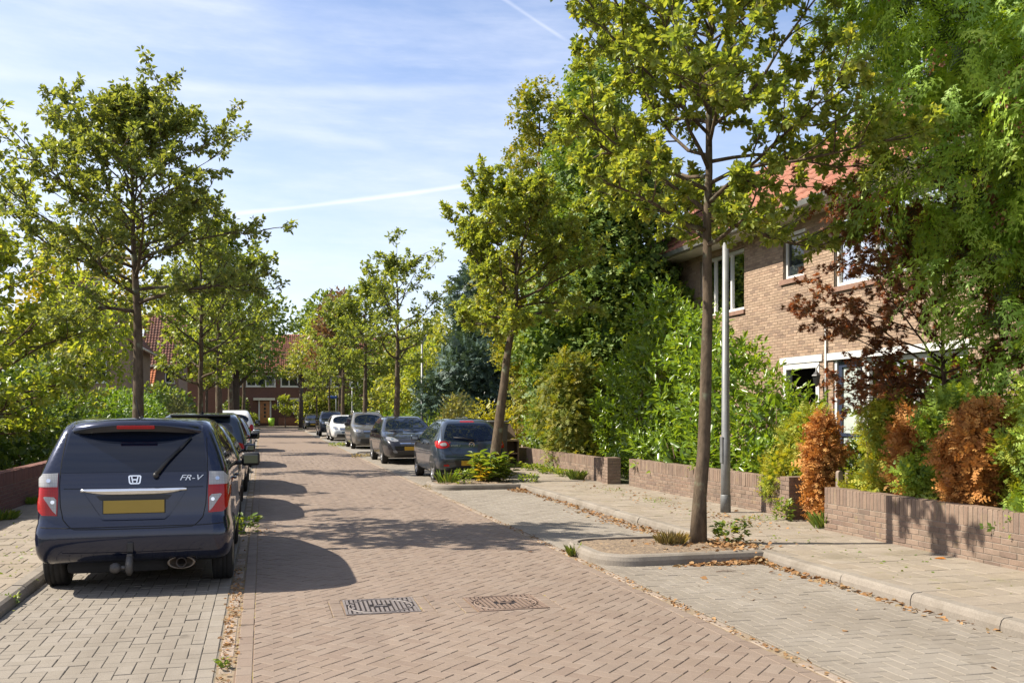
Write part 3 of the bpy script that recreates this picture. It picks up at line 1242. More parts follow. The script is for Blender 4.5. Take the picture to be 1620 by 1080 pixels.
# ---------------------------------------------------------------- house closing the view at the end of the street
brown_brick = None
m_, t_, b_ = principled('dark_brown_brick')
tc_ = t_.add('ShaderNodeTexCoord')
br = t_.add('ShaderNodeTexBrick')
mpn = t_.add('ShaderNodeMapping'); mpn.inputs['Rotation'].default_value = (R(90), 0, 0)
t_.l.new(tc_.outputs['Object'], mpn.inputs[0]); t_.l.new(mpn.outputs[0], br.inputs[0])
br.inputs['Color1'].default_value = (.15, .062, .045, 1); br.inputs['Color2'].default_value = (.105, .045, .036, 1); br.inputs['Mortar'].default_value = (.13, .09, .075, 1)
br.inputs['Scale'].default_value = 1; br.inputs['Brick Width'].default_value = .22; br.inputs['Row Height'].default_value = .0625; br.inputs['Mortar Size'].default_value = .008
nz = t_.noise(tc_.outputs['Object'], .8, 5, .6)
t_.put(b_.inputs['Base Color'], t_.mix(.35, br.outputs[0], t_.ramp(nz, [(.3, (.09, .04, .032)), (.7, (.17, .075, .055))])))
b_.inputs['Roughness'].default_value = .9
brown_brick = m_
EY = 108.0
endh = thing('end_house', 'dark brown brick house with an orange door closing the end of the street', 'house', (2, EY, .2))
eb = Vector(endh.location)
mpE = lambda u, v, d: (u, EY - d, v)


def epart(name, boxes, mat, parent=endh, mp=mpE, base=eb):
    m = MB()
    for b in boxes:
        ubox(m, mp, *b)
    m.V = [tuple(Vector(v) - base) for v in m.V]
    return m.build(name, mat, parent)


epart('wall', [(-12, 0, -8, 18, 6.0, 0)], brown_brick)
for a, b in ((-4.95, -2.2), (-1.72, 1.42), (1.95, 4.75), (5.6, 8.4), (9.5, 12.3)):
    window(endh, mpE, a, b, 4.45, 5.72, cols=(.33, .66), depth=.03, fw=.13, sill=white_paint)
epart('door_canopy', [(-.95, 2.95, 0, 1.35, 3.2, .8)], cream_paint)
do = epart('door', [(-.25, .45, .02, .78, 2.85, .09)], wood_door)
for k in range(4):
    epart('door_light', [(.16, 1.05 + k * .42, .09, .38, 1.32 + k * .42, .10)], dark_room)
epart('door_frame', [(-.42, .3, 0, -.26, 2.95, .14), (.79, .3, 0, .95, 2.95, .14)], white_paint)
window(endh, mpE, 1.6, 2.35, 2.0, 3.0, cols=(.33, .66), rows=(.33, .66), depth=.03, fw=.07)
window(endh, mpE, 3.3, 5.2, 1.4, 3.0, cols=(.5,), depth=.03, fw=.12)
epart('lintel', [(2.9, 3.0, 0, 5.6, 3.2, .12)], cream_paint)
epart('gutter', [(-12.4, 5.98, .3, 18.4, 6.12, .62)], cream_paint)
rfm = MB()
rfm.add([tuple(Vector(v) - eb) for v in ((-12.4, EY - .55, 6.05), (18.4, EY - .55, 6.05), (18.4, EY + 4.2, 10.6), (-12.4, EY + 4.2, 10.6), (18.4, EY + 9, 6.05), (-12.4, EY + 9, 6.05))], [(0, 1, 2, 3), (3, 2, 4, 5), (1, 4, 2), (0, 3, 5), (0, 5, 4, 1)])
er = rfm.build('roof', tile_red[0], endh)
slE = math.atan2(4.55, 4.75)
roof_tiles(er, (-12.4, EY - .6, 6.03), (1, 0, 0), (0, math.cos(slE), math.sin(slE)), 30.8, 6.5, tile_red, 300, .03)
ch_ = epart('chimney', [(6.2, 9.6, -5, 7.1, 11.8, -4.2)], brown_brick)
frontw = garden = thing('garden_wall', 'low dark brick wall before the end house, across the junction', 'garden wall', (6, 106.4, .1))
fm_ = MB().box(-4.3, 0, 0, 12, .22, .95)
fm_.build('brickwork', brown_brick, frontw)

# ---------------------------------------------------------------- houses behind the left gardens
tan_brick = plain('tan_brick', (.27, .185, .135), .9, var=.2, scale=3)


def row_house(label, x0, x1, y0, y1, eave, ridge, brick, tiles, axis='y', name='row_house', windows=(), ntile=120):
    """gabled house; axis = direction of the ridge"""
    root = thing(name, label, 'house', ((x0 + x1) / 2, (y0 + y1) / 2, PAV))
    b0 = Vector(root.location)
    cx, cy = (x0 + x1) / 2, (y0 + y1) / 2
    if axis == 'y':
        V = [(x0, y0, 0), (x1, y0, 0), (x1, y1, 0), (x0, y1, 0), (x0, y0, eave), (x1, y0, eave), (x1, y1, eave), (x0, y1, eave), (cx, y0, ridge - .1), (cx, y1, ridge - .1)]
        F = [(0, 1, 5, 8, 4), (2, 3, 7, 9, 6), (1, 2, 6, 5), (3, 0, 4, 7)]
    else:
        V = [(x0, y0, 0), (x1, y0, 0), (x1, y1, 0), (x0, y1, 0), (x0, y0, eave), (x1, y0, eave), (x1, y1, eave), (x0, y1, eave), (x0, cy, ridge - .1), (x1, cy, ridge - .1)]
        F = [(0, 1, 5, 4), (2, 3, 7, 6), (1, 2, 6, 9, 5), (3, 0, 4, 8, 7)]
    obj('wall', [Vector(v) - b0 for v in V], F, brick, root)
    o = .35
    s = (ridge - eave) / ((x1 - x0) / 2 if axis == 'y' else (y1 - y0) / 2)
    e = eave - s * o
    if axis == 'y':
        slabs = [[(x1 + o, y0 - o, e), (x1 + o, y1 + o, e), (cx, y1 + o, ridge), (cx, y0 - o, ridge)], [(x0 - o, y1 + o, e), (x0 - o, y0 - o, e), (cx, y0 - o, ridge), (cx, y1 + o, ridge)]]
    else:
        slabs = [[(x0 - o, y0 - o, e), (x1 + o, y0 - o, e), (x1 + o, cy, ridge), (x0 - o, cy, ridge)], [(x1 + o, y1 + o, e), (x0 - o, y1 + o, e), (x0 - o, cy, ridge), (x1 + o, cy, ridge)]]
    m = MB()
    for q in slabs:
        q = [Vector(v) for v in q]
        V = q + [v + Vector((0, 0, -.12)) for v in q]
        m.add([tuple(v - b0) for v in V], [(0, 1, 2, 3), (7, 6, 5, 4), (0, 4, 5, 1), (1, 5, 6, 2), (2, 6, 7, 3), (3, 7, 4, 0)])
    rf = m.build('roof', tiles[0], root)
    q = [Vector(v) for v in slabs[0]]
    U = (q[1] - q[0]); W_ = (q[3] - q[0])
    roof_tiles(rf, q[0], U.normalized(), W_.normalized(), U.length, W_.length, tiles, ntile, .01)
    # barge boards and gutter
    g = MB()
    if axis == 'y':
        g.tube([tuple(Vector((x1 + o, y0 - o, e)) - b0), tuple(Vector((x1 + o, y1 + o, e)) - b0)], .07, 8)
    else:
        g.tube([tuple(Vector((x0 - o, y0 - o, e)) - b0), tuple(Vector((x1 + o, y0 - o, e)) - b0)], .07, 8)
    g.build('gutter', cream_paint, root)
    for (mp_, u0, u1, v0, v1, cols) in windows:
        window(root, mp_, u0, u1, v0, v1, cols=cols, depth=.02, fw=.08, sill=white_paint)
    return root


h1 = row_house('red roofed house at the far left behind the cherry tree', -17, -9.3, 20, 33, 5.6, 9.2, tan_brick, tile_red, 'y', windows=[(lambda u, v, d: (-9.3 + d, u, v), 22, 24.4, 1.0, 2.5, (.5,)), (lambda u, v, d: (-9.3 + d, u, v), 27, 29.4, 1.0, 2.5, (.5,)), (lambda u, v, d: (-9.3 + d, u, v), 22, 24.4, 3.6, 5.0, (.5,)), (lambda u, v, d: (-9.3 + d, u, v), 27, 29.4, 3.6, 5.0, (.5,))])
h2 = row_house('gabled house with a brick chimney left of the second street tree', -13.2, -7.2, 57, 67, 5.8, 9.2, tan_brick, tile_dark, 'y', windows=[(lambda u, v, d: (u, 57 - d, v), -9.6, -8.4, 3.3, 4.6, (.5,)), (lambda u, v, d: (u, 57 - d, v), -12, -10.6, .9, 2.4, (.5,)), (lambda u, v, d: (u, 57 - d, v), -9.6, -8.2, .9, 2.4, (.5,))])
for (b, nm) in (((-9.75, 58.2, 6.6, -9.1, 59.0, 9.3), 'chimney'),):
    m = MB().box(*b)
    m.box(b[0] - .06, b[1] - .06, b[5] - .16, b[3] + .06, b[4] + .06, b[5] - .02)
    m.V = [tuple(Vector(v) - Vector(h2.location)) for v in m.V]
    m.build(nm, tan_brick, h2)
m = MB().tube([(-8.05, 58, 6.2), (-8.05, 58, 7.7)], .1, 8).tube([(-8.05, 58, 7.6), (-8.05, 58, 7.8)], .17, 8)
m.V = [tuple(Vector(v) - Vector(h2.location)) for v in m.V]
m.build('flue', black_metal, h2)
h3 = row_house('house with a brown pantiled roof and skylight behind the clipped hedge', -15, -6.3, 78, 87, 5.5, 9.6, tan_brick, tile_dark, 'x', windows=[(lambda u, v, d: (u, 78 - d, v), -7.3, -6.6, 3.9, 5.2, ())], ntile=200)
b0 = Vector(h3.location)
sk = MB()
s_ = math.atan2(4.1, 4.5)
sk.box(-.5, 0, .03, .5, 1.1, .14)
Ms = Matrix.Translation(Vector((-9.6, 80.1, 7.45)) - b0) @ Matrix.Rotation(s_, 4, 'X')
sk.V = [tuple(Ms @ Vector(v)) for v in sk.V]
sk.build('skylight', glassmat('skylight_glass', (.5, .55, .6), .1), h3)
# lean-to with bright orange tiles
lr = MB()
q = [Vector(v) for v in ((-10.6, 75.2, 3.2), (-7.9, 75.2, 3.2), (-7.9, 77.8, 5.0), (-10.6, 77.8, 5.0))]
V = q + [v + Vector((0, 0, -.1)) for v in q]
lr.add([tuple(v - b0) for v in V], [(0, 1, 2, 3), (7, 6, 5, 4), (0, 4, 5, 1), (1, 5, 6, 2), (3, 7, 4, 0)])
tile_orange = piece2('orange_roof_tile', [(.50, .17, .07), (.56, .21, .09), (.45, .15, .07)], rough=.75, grain=.15)
lro = lr.build('lean_to_roof', tile_orange[0], h3)
dv = Vector((0, 2.6, 1.8)).normalized()
roof_tiles(lro, q[0], (1, 0, 0), dv, 2.7, 3.1, tile_orange, 200, .01)
m = MB().box(-10.4, 75.5, 0, -7.95, 77.9, 3.25)
m.V = [tuple(Vector(v) - b0) for v in m.V]
m.build('lean_to_wall', tan_brick, h3)
# ================================================================ CARS
def paint(name, c, metal=.45, rough=.32, dirt=.25):
    m, t, b = principled(name)
    tcn = t.add('ShaderNodeTexCoord')
    fl = t.noise(tcn.outputs['Object'], 900, 1, .5)
    c1 = t.ramp(fl, [(.35, tuple(x * .82 for x in c)), (.65, tuple(min(1, x * 1.22) for x in c))])
    # road dust towards the sills and in blotches
    sep_ = t.add('ShaderNodeSeparateXYZ')
    t.l.new(tcn.outputs['Object'], sep_.inputs[0])
    nz = t.noise(tcn.outputs['Object'], 3.5, 6, .65)
    d = t.math('MULTIPLY', t.smooth(sep_.outputs[2], .75, .2), t.smooth(nz, .35, .7))
    d = t.math('MULTIPLY', t.math('ADD', d, t.math('MULTIPLY', nz, .10)), dirt, clamp=True)
    t.put(b.inputs['Base Color'], t.mix(d, c1, (.22, .19, .155)))
    t.put(b.inputs['Metallic'], t.math('MULTIPLY', t.math('SUBTRACT', 1, d), metal))
    b.inputs['Roughness'].default_value = rough
    b.inputs['Specular IOR Level'].default_value = .15
    b.inputs['Coat Weight'].default_value = 1
    t.put(b.inputs['Coat Roughness'], t.math('ADD', t.math('MULTIPLY', d, .5), .025))
    return m


car_glass = glassmat('car_glass', (.005, .009, .022), .015, .5)
rubber = plain('tyre_rubber', (.022, .021, .02), .8, var=.3, scale=12, spec=.3)
trim = plain('black_plastic', (.02, .02, .021), .5, var=.2)
under = plain('car_underbody', (.012, .012, .012), .9, var=.3)
chrome = plain('chrome', (.75, .76, .78), .09, 1.0, var=.03)
alloy = plain('alloy_wheel', (.48, .48, .49), .3, .85, var=.1)
steel_grey = plain('weathered_steel', (.075, .07, .066), .6, .4, var=.3, scale=20)
plate_y = plain('yellow_number_plate', (.30, .205, .03), .45, var=.04)
plate_yy = plain('bright_number_plate', (.46, .27, .02), .45, var=.04)
silver_letters = plain('silver_lettering', (.62, .64, .67), .25, .6, var=.03)


def lensmat(name, c, trans=.0, rough=.06):
    m, t, b = principled(name)
    tcn = t.add('ShaderNodeTexCoord')
    wv = t.add('ShaderNodeTexWave', wave_type='BANDS', bands_direction='X')
    t.l.new(tcn.outputs['Object'], wv.inputs[0])
    wv.inputs['Scale'].default_value = 22
    wv2 = t.add('ShaderNodeTexWave', wave_type='BANDS', bands_direction='Z')
    t.l.new(tcn.outputs['Object'], wv2.inputs[0])
    wv2.inputs['Scale'].default_value = 22
    g = t.math('MULTIPLY', wv.outputs[1], wv2.outputs[1])
    t.put(b.inputs['Base Color'], t.ramp(g, [(.1, tuple(x * .62 for x in c)), (.75, c)]))
    b.inputs['Roughness'].default_value = .25
    b.inputs['Coat Weight'].default_value = .5
    b.inputs['Coat Roughness'].default_value = rough
    b.inputs['Specular IOR Level'].default_value = .2
    return m


red_lens = lensmat('red_lens', (.42, .004, .005))
clear_lens = lensmat('clear_lens', (.45, .45, .45))
dark_red = lensmat('dark_red_lens', (.30, .012, .014))
head_lens = lensmat('headlight_lens', (.27, .28, .30))


def chaikin(P, n=2, closed=True):
    for _ in range(n):
        Q = []
        m = len(P)
        for i in range(m if closed else m - 1):
            a, b = P[i], P[(i + 1) % m]
            Q.append((a[0] * .75 + b[0] * .25, a[1] * .75 + b[1] * .25))
            Q.append((a[0] * .25 + b[0] * .75, a[1] * .25 + b[1] * .75))
        if not closed:
            Q = [P[0]] + Q + [P[-1]]
        P = Q
    return P


def poly_sdf(P, y, z):
    P = np.asarray(P, float)
    a = P
    b = np.roll(P, -1, 0)
    d = np.full(y.shape, 1e9)
    ins = np.zeros(y.shape, bool)
    for (ay, az_), (by, bz) in zip(a, b):
        ey, ez = by - ay, bz - az_
        wy, wz = y - ay, z - az_
        t = np.clip((wy * ey + wz * ez) / (ey * ey + ez * ez + 1e-12), 0, 1)
        d = np.minimum(d, (wy - ey * t) ** 2 + (wz - ez * t) ** 2)
        c = ((az_ > z) != (bz > z)) & (y < (by - ay) * (z - az_) / ((bz - az_) if abs(bz - az_) > 1e-12 else 1e-12) + ay)
        ins ^= c
    d = np.sqrt(d)
    return np.where(ins, -d, d)


class Car:
    """a car body grown from its side silhouette and its half-width profile; y runs from tail (0) to nose (L)"""
    def __init__(s, name, label, loc, flip, L, W, side, hw, mat, group, rear_taper=(.45, .07), front_taper=(1.0, .17), k=.09, res=(96, 90, 22), core_z=(.75, .55), scale=1, pinch=None):
        s.L, s.W, s.mat = L, W, mat
        s.root = thing(name, label, 'car', loc, math.pi if flip else 0, group, scale)
        S = chaikin(side, 2)
        hz = np.array([p[0] for p in hw]); hx = np.array([p[1] for p in hw])

        def f(x, y, z):
            sd = poly_sdf(S, y, z)
            h = np.interp(z, hz, hx)
            r = np.clip((rear_taper[0] - y) / rear_taper[0], 0, 1.6)
            q = np.clip((y - (L - front_taper[0])) / front_taper[0], 0, 1.4)
            h = h * (1 - rear_taper[1] * r ** 2.0 - front_taper[1] * q ** 2.2)
            a, b = sd, np.abs(x) - h
            hh = np.maximum(k - np.abs(a - b), 0) / k
            return np.maximum(a, b) + hh * hh * k / 4
        M, NA, NE = res
        ya, yb = .62, L - .55
        rows = []
        cz = lambda y: core_z[0] + (core_z[1] - core_z[0]) * (y - ya) / (yb - ya)
        O, D = [], []
        ph = np.linspace(0, 2 * np.pi, M, endpoint=False)
        for i in range(NE, 0, -1):
            th = i / NE * np.pi / 2
            for p in ph:
                O.append((0, ya, cz(ya))); D.append((math.cos(th) * math.cos(p), -math.sin(th), math.cos(th) * math.sin(p)))
        for i in range(NA + 1):
            y = ya + (yb - ya) * i / NA
            for p in ph:
                O.append((0, y, cz(y))); D.append((math.cos(p), 0, math.sin(p)))
        for i in range(1, NE + 1):
            th = i / NE * np.pi / 2
            for p in ph:
                O.append((0, yb, cz(yb))); D.append((math.cos(th) * math.cos(p), math.sin(th), math.cos(th) * math.sin(p)))
        O = np.array(O); D = np.array(D)
        lo = np.zeros(len(O)); hi = np.full(len(O), 2.2)
        for _ in range(20):
            mid = (lo + hi) / 2
            P = O + D * mid[:, None]
            v = f(P[:, 0], P[:, 1], P[:, 2])
            inside = v < 0
            lo = np.where(inside, mid, lo); hi = np.where(inside, hi, mid)
        V = O + D * lo[:, None]
        nr = NA + 1 + 2 * NE
        i = np.arange(nr - 1)[:, None]; j = np.arange(M)[None, :]
        F = np.stack([i * M + j, i * M + (j + 1) % M, (i + 1) * M + (j + 1) % M, (i + 1) * M + j], -1).reshape(-1, 4)
        s.body = obj('body', V, F, mat, s.root, smooth=True)
        s.bvh = BVHTree.FromPolygons([Vector(v) for v in V], [tuple(int(q) for q in q_) for q_ in F])

    def proj(s, a, b, axis):
        if axis == 'rear':
            o, d = Vector((a, -2, b)), Vector((0, 1, 0))
        elif axis == 'front':
            o, d = Vector((a, s.L + 2, b)), Vector((0, -1, 0))
        elif axis == 'left':
            o, d = Vector((-3, a, b)), Vector((1, 0, 0))
        elif axis == 'right':
            o, d = Vector((3, a, b)), Vector((-1, 0, 0))
        else:
            o, d = Vector((a, b, 4)), Vector((0, 0, -1))
        h = s.bvh.ray_cast(o, d)
        if h[0] is None:
            q = s.bvh.find_nearest(o + d * (2.5 if axis in ('left', 'right') else 3))
            h = (q[0], q[1])
        n = h[1]
        if n.dot(d) > 0:
            n = -n
        # lean the offset to the view direction so that rims stay clean
        n = (n - d * .4).normalized()
        return h[0], n

    def decal(s, name, P, axis, mat, off=.004, grid=.07, skirt=.012, parent=None, rnd=0, smooth=True):
        """a panel with the outline P laid on the body, standing off by off"""
        if rnd:
            P = chaikin(P, rnd)
        bm = bmesh.new()
        vs = [bm.verts.new((a, b, 0)) for a, b in P]
        try:
            bm.faces.new(vs)
        except ValueError:
            bm.free(); return None
        xs = [p[0] for p in P]; ys = [p[1] for p in P]
        for ax, lo, hi in ((0, min(xs), max(xs)), (1, min(ys), max(ys))):
            n = int((hi - lo) / grid)
            for i in range(1, n + 1):
                co = [0, 0, 0]; no = [0, 0, 0]
                co[ax] = lo + (hi - lo) * i / (n + 1); no[ax] = 1
                bmesh.ops.bisect_plane(bm, geom=bm.verts[:] + bm.edges[:] + bm.faces[:], plane_co=co, plane_no=no)
        bmesh.ops.triangulate(bm, faces=[f for f in bm.faces if len(f.verts) > 4])
        bd = [e for e in bm.edges if e.is_boundary]
        base = {}
        for v in bm.verts:
            base[v] = s.proj(v.co.x, v.co.y, axis)
        ret = bmesh.ops.extrude_edge_only(bm, edges=bd)
        newv = [g for g in ret['geom'] if isinstance(g, bmesh.types.BMVert)]
        key = {(round(v.co.x, 6), round(v.co.y, 6)): base[v] for v in base}
        for v in newv:
            p, n = key[(round(v.co.x, 6), round(v.co.y, 6))]
            v.co = p + n * (off - skirt)
        for v, (p, n) in base.items():
            v.co = p + n * off
        for f in bm.faces:
            f.smooth = smooth
        for e in bd:
            e.smooth = False
        me = bpy.data.meshes.new(name)
        bm.to_mesh(me); bm.free()
        me.materials.append(mat)
        return link(name, me, parent or s.root)

    def seam(s, name, pts, axis, w=.006, mat=None, off=.0025, parent=None, closed=False, step=.05, rnd=0, flat=True):
        if rnd:
            pts = chaikin(pts, rnd, closed)
        Q = []
        m = len(pts)
        for i in range(m if closed else m - 1):
            a, b = Vector(pts[i]), Vector(pts[(i + 1) % m])
            n = max(1, int((b - a).length / step))
            Q += [a + (b - a) * (k / n) for k in range(n)]
        if not closed:
            Q.append(Vector(pts[-1]))
        V, F = [], []
        n = len(Q)
        for i in range(n):
            t = (Q[(i + 1) % n] - Q[i - 1]) if closed else (Q[min(i + 1, n - 1)] - Q[max(i - 1, 0)])
            t.normalize()
            nn = Vector((-t.y, t.x))
            for sgn in (-1, 1):
                q = Q[i] + nn * (w / 2 * sgn)
                p, no = s.proj(q.x, q.y, axis)
                V.append(p + no * off)
        for i in range(n if closed else n - 1):
            j = (i + 1) % n
            F.append((2 * i, 2 * i + 1, 2 * j + 1, 2 * j))
        return obj(name, V, F, mat or under, parent or s.root)

    def both(s, name, P, mat, **kw):
        """the same panel on both flanks"""
        return [s.decal(name, P, ax, mat, **kw) for ax in ('left', 'right')]

    def wheels(s, yr, yf, r=.31, tw=.2, inset=.0, spokes=7, rim=alloy, sides=('left', 'right'), hub=.19):
        for y in (yr, yf):
            for ax, sg in (('left', -1), ('right', 1)):
                p, _ = s.proj(y + r * .62, r * 1.15 + .06, ax)
                xo = abs(p.x) - .004 - inset
                key = ('wheel', r, tw, spokes, rim.name, sg)
                if key not in WHEELS:
                    WHEELS[key] = wheel_meshes(r, tw, spokes, rim, hub)
                tm, rm = WHEELS[key]
                rot = (0, 0, 0) if sg > 0 else (0, 0, math.pi)
                t = link('wheel', tm, s.root, (sg * xo, y, r - .004), rot)
                link('rim', rm, t)
                # black arch lining round the wheel
                A = []
                for k in range(25):
                    a = -.25 + (math.pi + .5) * k / 24
                    A.append((y + (r + .05) * math.cos(a), r + (r + .05) * math.sin(a)))
                A = [q for q in A if q[1] > .16]
                s.decal('wheel_arch', A, ax, under, off=.0025, skirt=.004, grid=.12)

    def mirror(s, y, z, mat=None, size=(.20, .10, .14), glass_back=True, out=.09):
        for ax, sg in (('left', -1), ('right', 1)):
            p, _ = s.proj(y, z - .02, ax)
            x = abs(p.x)
            m = MB()
            m.box(x + out - .04, y - size[1] / 2, z - size[2] / 2, x + out + size[0] - .04, y + size[1] / 2, z + size[2] / 2, .035)
            if sg < 0:
                m.V = [(-a, b, c) for a, b, c in m.V]
                m.F = [tuple(reversed(f)) for f in m.F]
            m.smooth = [True] * len(m.F)
            mo = m.build('mirror', mat or s.mat, s.root)
            a = MB().tube([(sg * (x - .03), y + .01, z - .05), (sg * (x + out), y, z - .04)], .026, 8)
            a.build('mirror_arm', trim, mo)
            g = MB().box(-size[0] / 2 + .026, -.004, -size[2] / 2 + .03, size[0] / 2 - .026, .004, size[2] / 2 - .03, .003)
            g.build('mirror_glass', mirror_glass, mo, loc=(sg * (x + out + size[0] / 2 - .04), y - size[1] / 2 - .001, z))

    def handle(s, y, z):
        for ax, sg in (('left', -1), ('right', 1)):
            p, n = s.proj(y, z, ax)
            m = MB().box(-.018, -.09, -.014, .018, .09, .014, .012)
            m.smooth = [True] * len(m.F)
            m.build('door_handle', s.mat, s.root, loc=(p.x + sg * .018, y, z))


WHEELS = {}
mirror_glass = plain('mirror_glass', (.20, .21, .22), .03, 1.0, var=.0)


def wheel_meshes(r, tw, spokes, rim, hub):
    """axle along x, outer face at x = 0"""
    Mx = Matrix.Rotation(math.pi / 2, 4, 'Y')
    t = MB()
    ri = r * .66
    prof = [(ri, 0 - .012), (ri + .012, -.001), (r * .86, .004), (r * .955, -.006), (r * .99, -.022), (r, -.04), (r, -.052), (r - .007, -.056), (r - .007, -.062), (r, -.066), (r, -tw * .5 + .012), (r - .007, -tw * .5 + .008), (r - .007, -tw * .5 + .002), (r, -tw * .5 - .002), (r, -tw + .058), (r - .007, -tw + .052), (r, -tw + .045), (r, -tw + .03), (r * .97, -tw + .01), (ri, -tw)]
    t.lathe([(a, b) for a, b in prof], 40, Mx)
    tm = mesh('wheel', t.V, t.F, rubber)
    tm.polygons.foreach_set('use_smooth', t.smooth)
    q = MB()
    q.lathe([(ri, -.012), (ri - .006, -.004), (ri - .018, -.004), (ri - .028, -.03), (ri - .03, -.09)], 36, Mx)
    q.lathe([(ri - .02, -.085), (.0, -.09)], 24, Mx)
    q.lathe([(.0, -.006), (.03, -.008), (.05, -.016), (.06, -.04)], 18, Mx)
    for i in range(spokes):
        a = 2 * math.pi * i / spokes
        Ms = Matrix.Rotation(a, 4, 'X')
        V = []
        for (rr, w_, x) in ((.04, .024, -.016), (ri * .55, .020, -.016), (ri - .012, .032, -.006)):
            V += [(x, -w_, rr), (x, w_, rr), (x - .03, w_ * 1.1, rr), (x - .03, -w_ * 1.1, rr)]
        F = []
        for k in range(2):
            for e in range(4):
                F.append((k * 4 + e, k * 4 + (e + 1) % 4, k * 4 + 4 + (e + 1) % 4, k * 4 + 4 + e))
        q.add([tuple(Ms @ Vector(v)) for v in V], F)
    rm = mesh('rim', q.V, q.F, rim)
    sm = list(q.smooth)
    rm.polygons.foreach_set('use_smooth', sm)
    return tm, rm


def text_mesh(name, body, size, mat, parent, loc, rot, shear=0, extrude=.003, sx=1):
    cu = bpy.data.curves.new(name, 'FONT')
    cu.body = body
    cu.size = size
    cu.shear = shear
    cu.extrude = extrude
    cu.align_x = 'CENTER'
    cu.align_y = 'CENTER'
    cu.resolution_u = 3
    tmp = bpy.data.objects.new(name + '_c', cu)
    col.objects.link(tmp)
    dg = bpy.context.evaluated_depsgraph_get()
    me = bpy.data.meshes.new_from_object(tmp.evaluated_get(dg))
    bpy.data.objects.remove(tmp)
    me.materials.clear()
    me.materials.append(mat)
    me.name = name
    o = link(name, me, parent, loc, rot)
    o.scale = (sx, 1, 1)
    return o


def rr(x0, z0, x1, z1, r=.02, n=4):
    """rounded rectangle outline"""
    P = []
    for (cx, cz, a0) in ((x1 - r, z1 - r, 0), (x0 + r, z1 - r, 90), (x0 + r, z0 + r, 180), (x1 - r, z0 + r, 270)):
        for k in range(n + 1):
            a = R(a0 + 90 * k / n)
            P.append((cx + r * math.cos(a), cz + r * math.sin(a)))
    return P


def mir(P):
    return [(-a, b) for a, b in reversed(P)]


# ---------------------------------------------------------------- 1: the blue people carrier seen from behind
GL = 'cars parked along the left kerb'
GR = 'cars parked along the right kerb'
blue = paint('deep_blue_paint', (.0095, .0145, .036), .45, .22, .07)
side = [(.12, .29), (.005, .40), (.0, .60), (.045, .675), (.07, .72), (.085, .95), (.13, 1.14), (.30, 1.44), (.42, 1.60), (.62, 1.645), (1.2, 1.66), (2.0, 1.64), (2.55, 1.52), (3.15, 1.21), (3.45, 1.06), (3.95, .93), (4.2, .78), (4.285, .55), (4.27, .34), (4.1, .22), (3.4, .2), (1.2, .2), (.5, .24)]
hw = [(.15, .80), (.3, .855), (.42, .885), (.55, .893), (.64, .885), (.69, .868), (.78, .868), (1.0, .865), (1.13, .85), (1.3, .79), (1.48, .72), (1.60, .68), (1.7, .62)]
car = Car('parked_car', 'dark blue people carrier seen from behind with tow bar, nearest car on the left', (-1.108, 9.0, 0), False, 4.285, 1.8, side, hw, blue, GL, (.40, .05), (1.0, .18), .10, (128, 100, 44), (.85, .6), scale=.945)
c = car.root
# hatch: glass, spoiler, gaps
car.decal('rear_window', [(-.652, 1.145), (.652, 1.145), (.655, 1.17), (.605, 1.505), (.59, 1.53), (-.59, 1.53), (-.605, 1.505), (-.655, 1.17)], 'rear', car_glass, off=.004, grid=.05)
car.seam('hatch_gap', [(-.635, 1.52), (-.662, 1.14), (-.64, .74), (-.56, .645), (-.5, .622), (.5, .622), (.56, .645), (.64, .74), (.662, 1.14), (.635, 1.52)], 'rear', .008, rnd=1)
car.seam('hatch_crease', [(-.62, 1.0), (-.3, .997), (.3, .997), (.62, 1.0)], 'rear', .006)
sp = MB()
# lip spoiler across the top of the hatch
prof_s = []
n = 28
V, F = [], []
for i in range(n + 1):
    x = -.60 + 1.2 * i / n
    e = 1 - (abs(x) / .60) ** 2.6
    yb = .30 - .115 * e + .05 * (abs(x) / .6) ** 3
    zt = 1.655 - .045 * (abs(x) / .6) ** 2
    drop = .02 + .035 * (1 - e)
    V += [(x, .62, zt + .004), (x, yb + .13, zt - .004), (x, yb + .03, zt - .028 - drop * .4), (x, yb + .015, zt - .05 - drop), (x, yb + .05, zt - .075 - drop), (x, .42 + .03 * (1 - e), zt - .125)]
for i in range(n):
    for k in range(5):
        F.append((i * 6 + k, (i + 1) * 6 + k, (i + 1) * 6 + k + 1, i * 6 + k + 1))
F.append(tuple(range(6))); F.append(tuple(range(n * 6, n * 6 + 6)))
spoiler = obj('spoiler', V, F, blue, c, smooth=True)
V, F = [], []
for i in range(21):                                     # dark underside lip
    x = -.53 + 1.06 * i / 20
    e = 1 - (abs(x) / .60) ** 2.6
    yb = .30 - .115 * e + .05 * (abs(x) / .6) ** 3
    zt = 1.655 - .045 * (abs(x) / .6) ** 2 - .07 - .035 * (1 - e)
    V += [(x, yb + .012, zt), (x, yb + .03, zt - .05 * e - .004)]
for i in range(20):
    F.append((2 * i, 2 * i + 2, 2 * i + 3, 2 * i + 1))
obj('spoiler_lip', V, F, trim, spoiler)
bl = MB().box(-.17, .176, 1.553, .17, .2, 1.587, .006)
bl.build('brake_light', red_lens, spoiler)
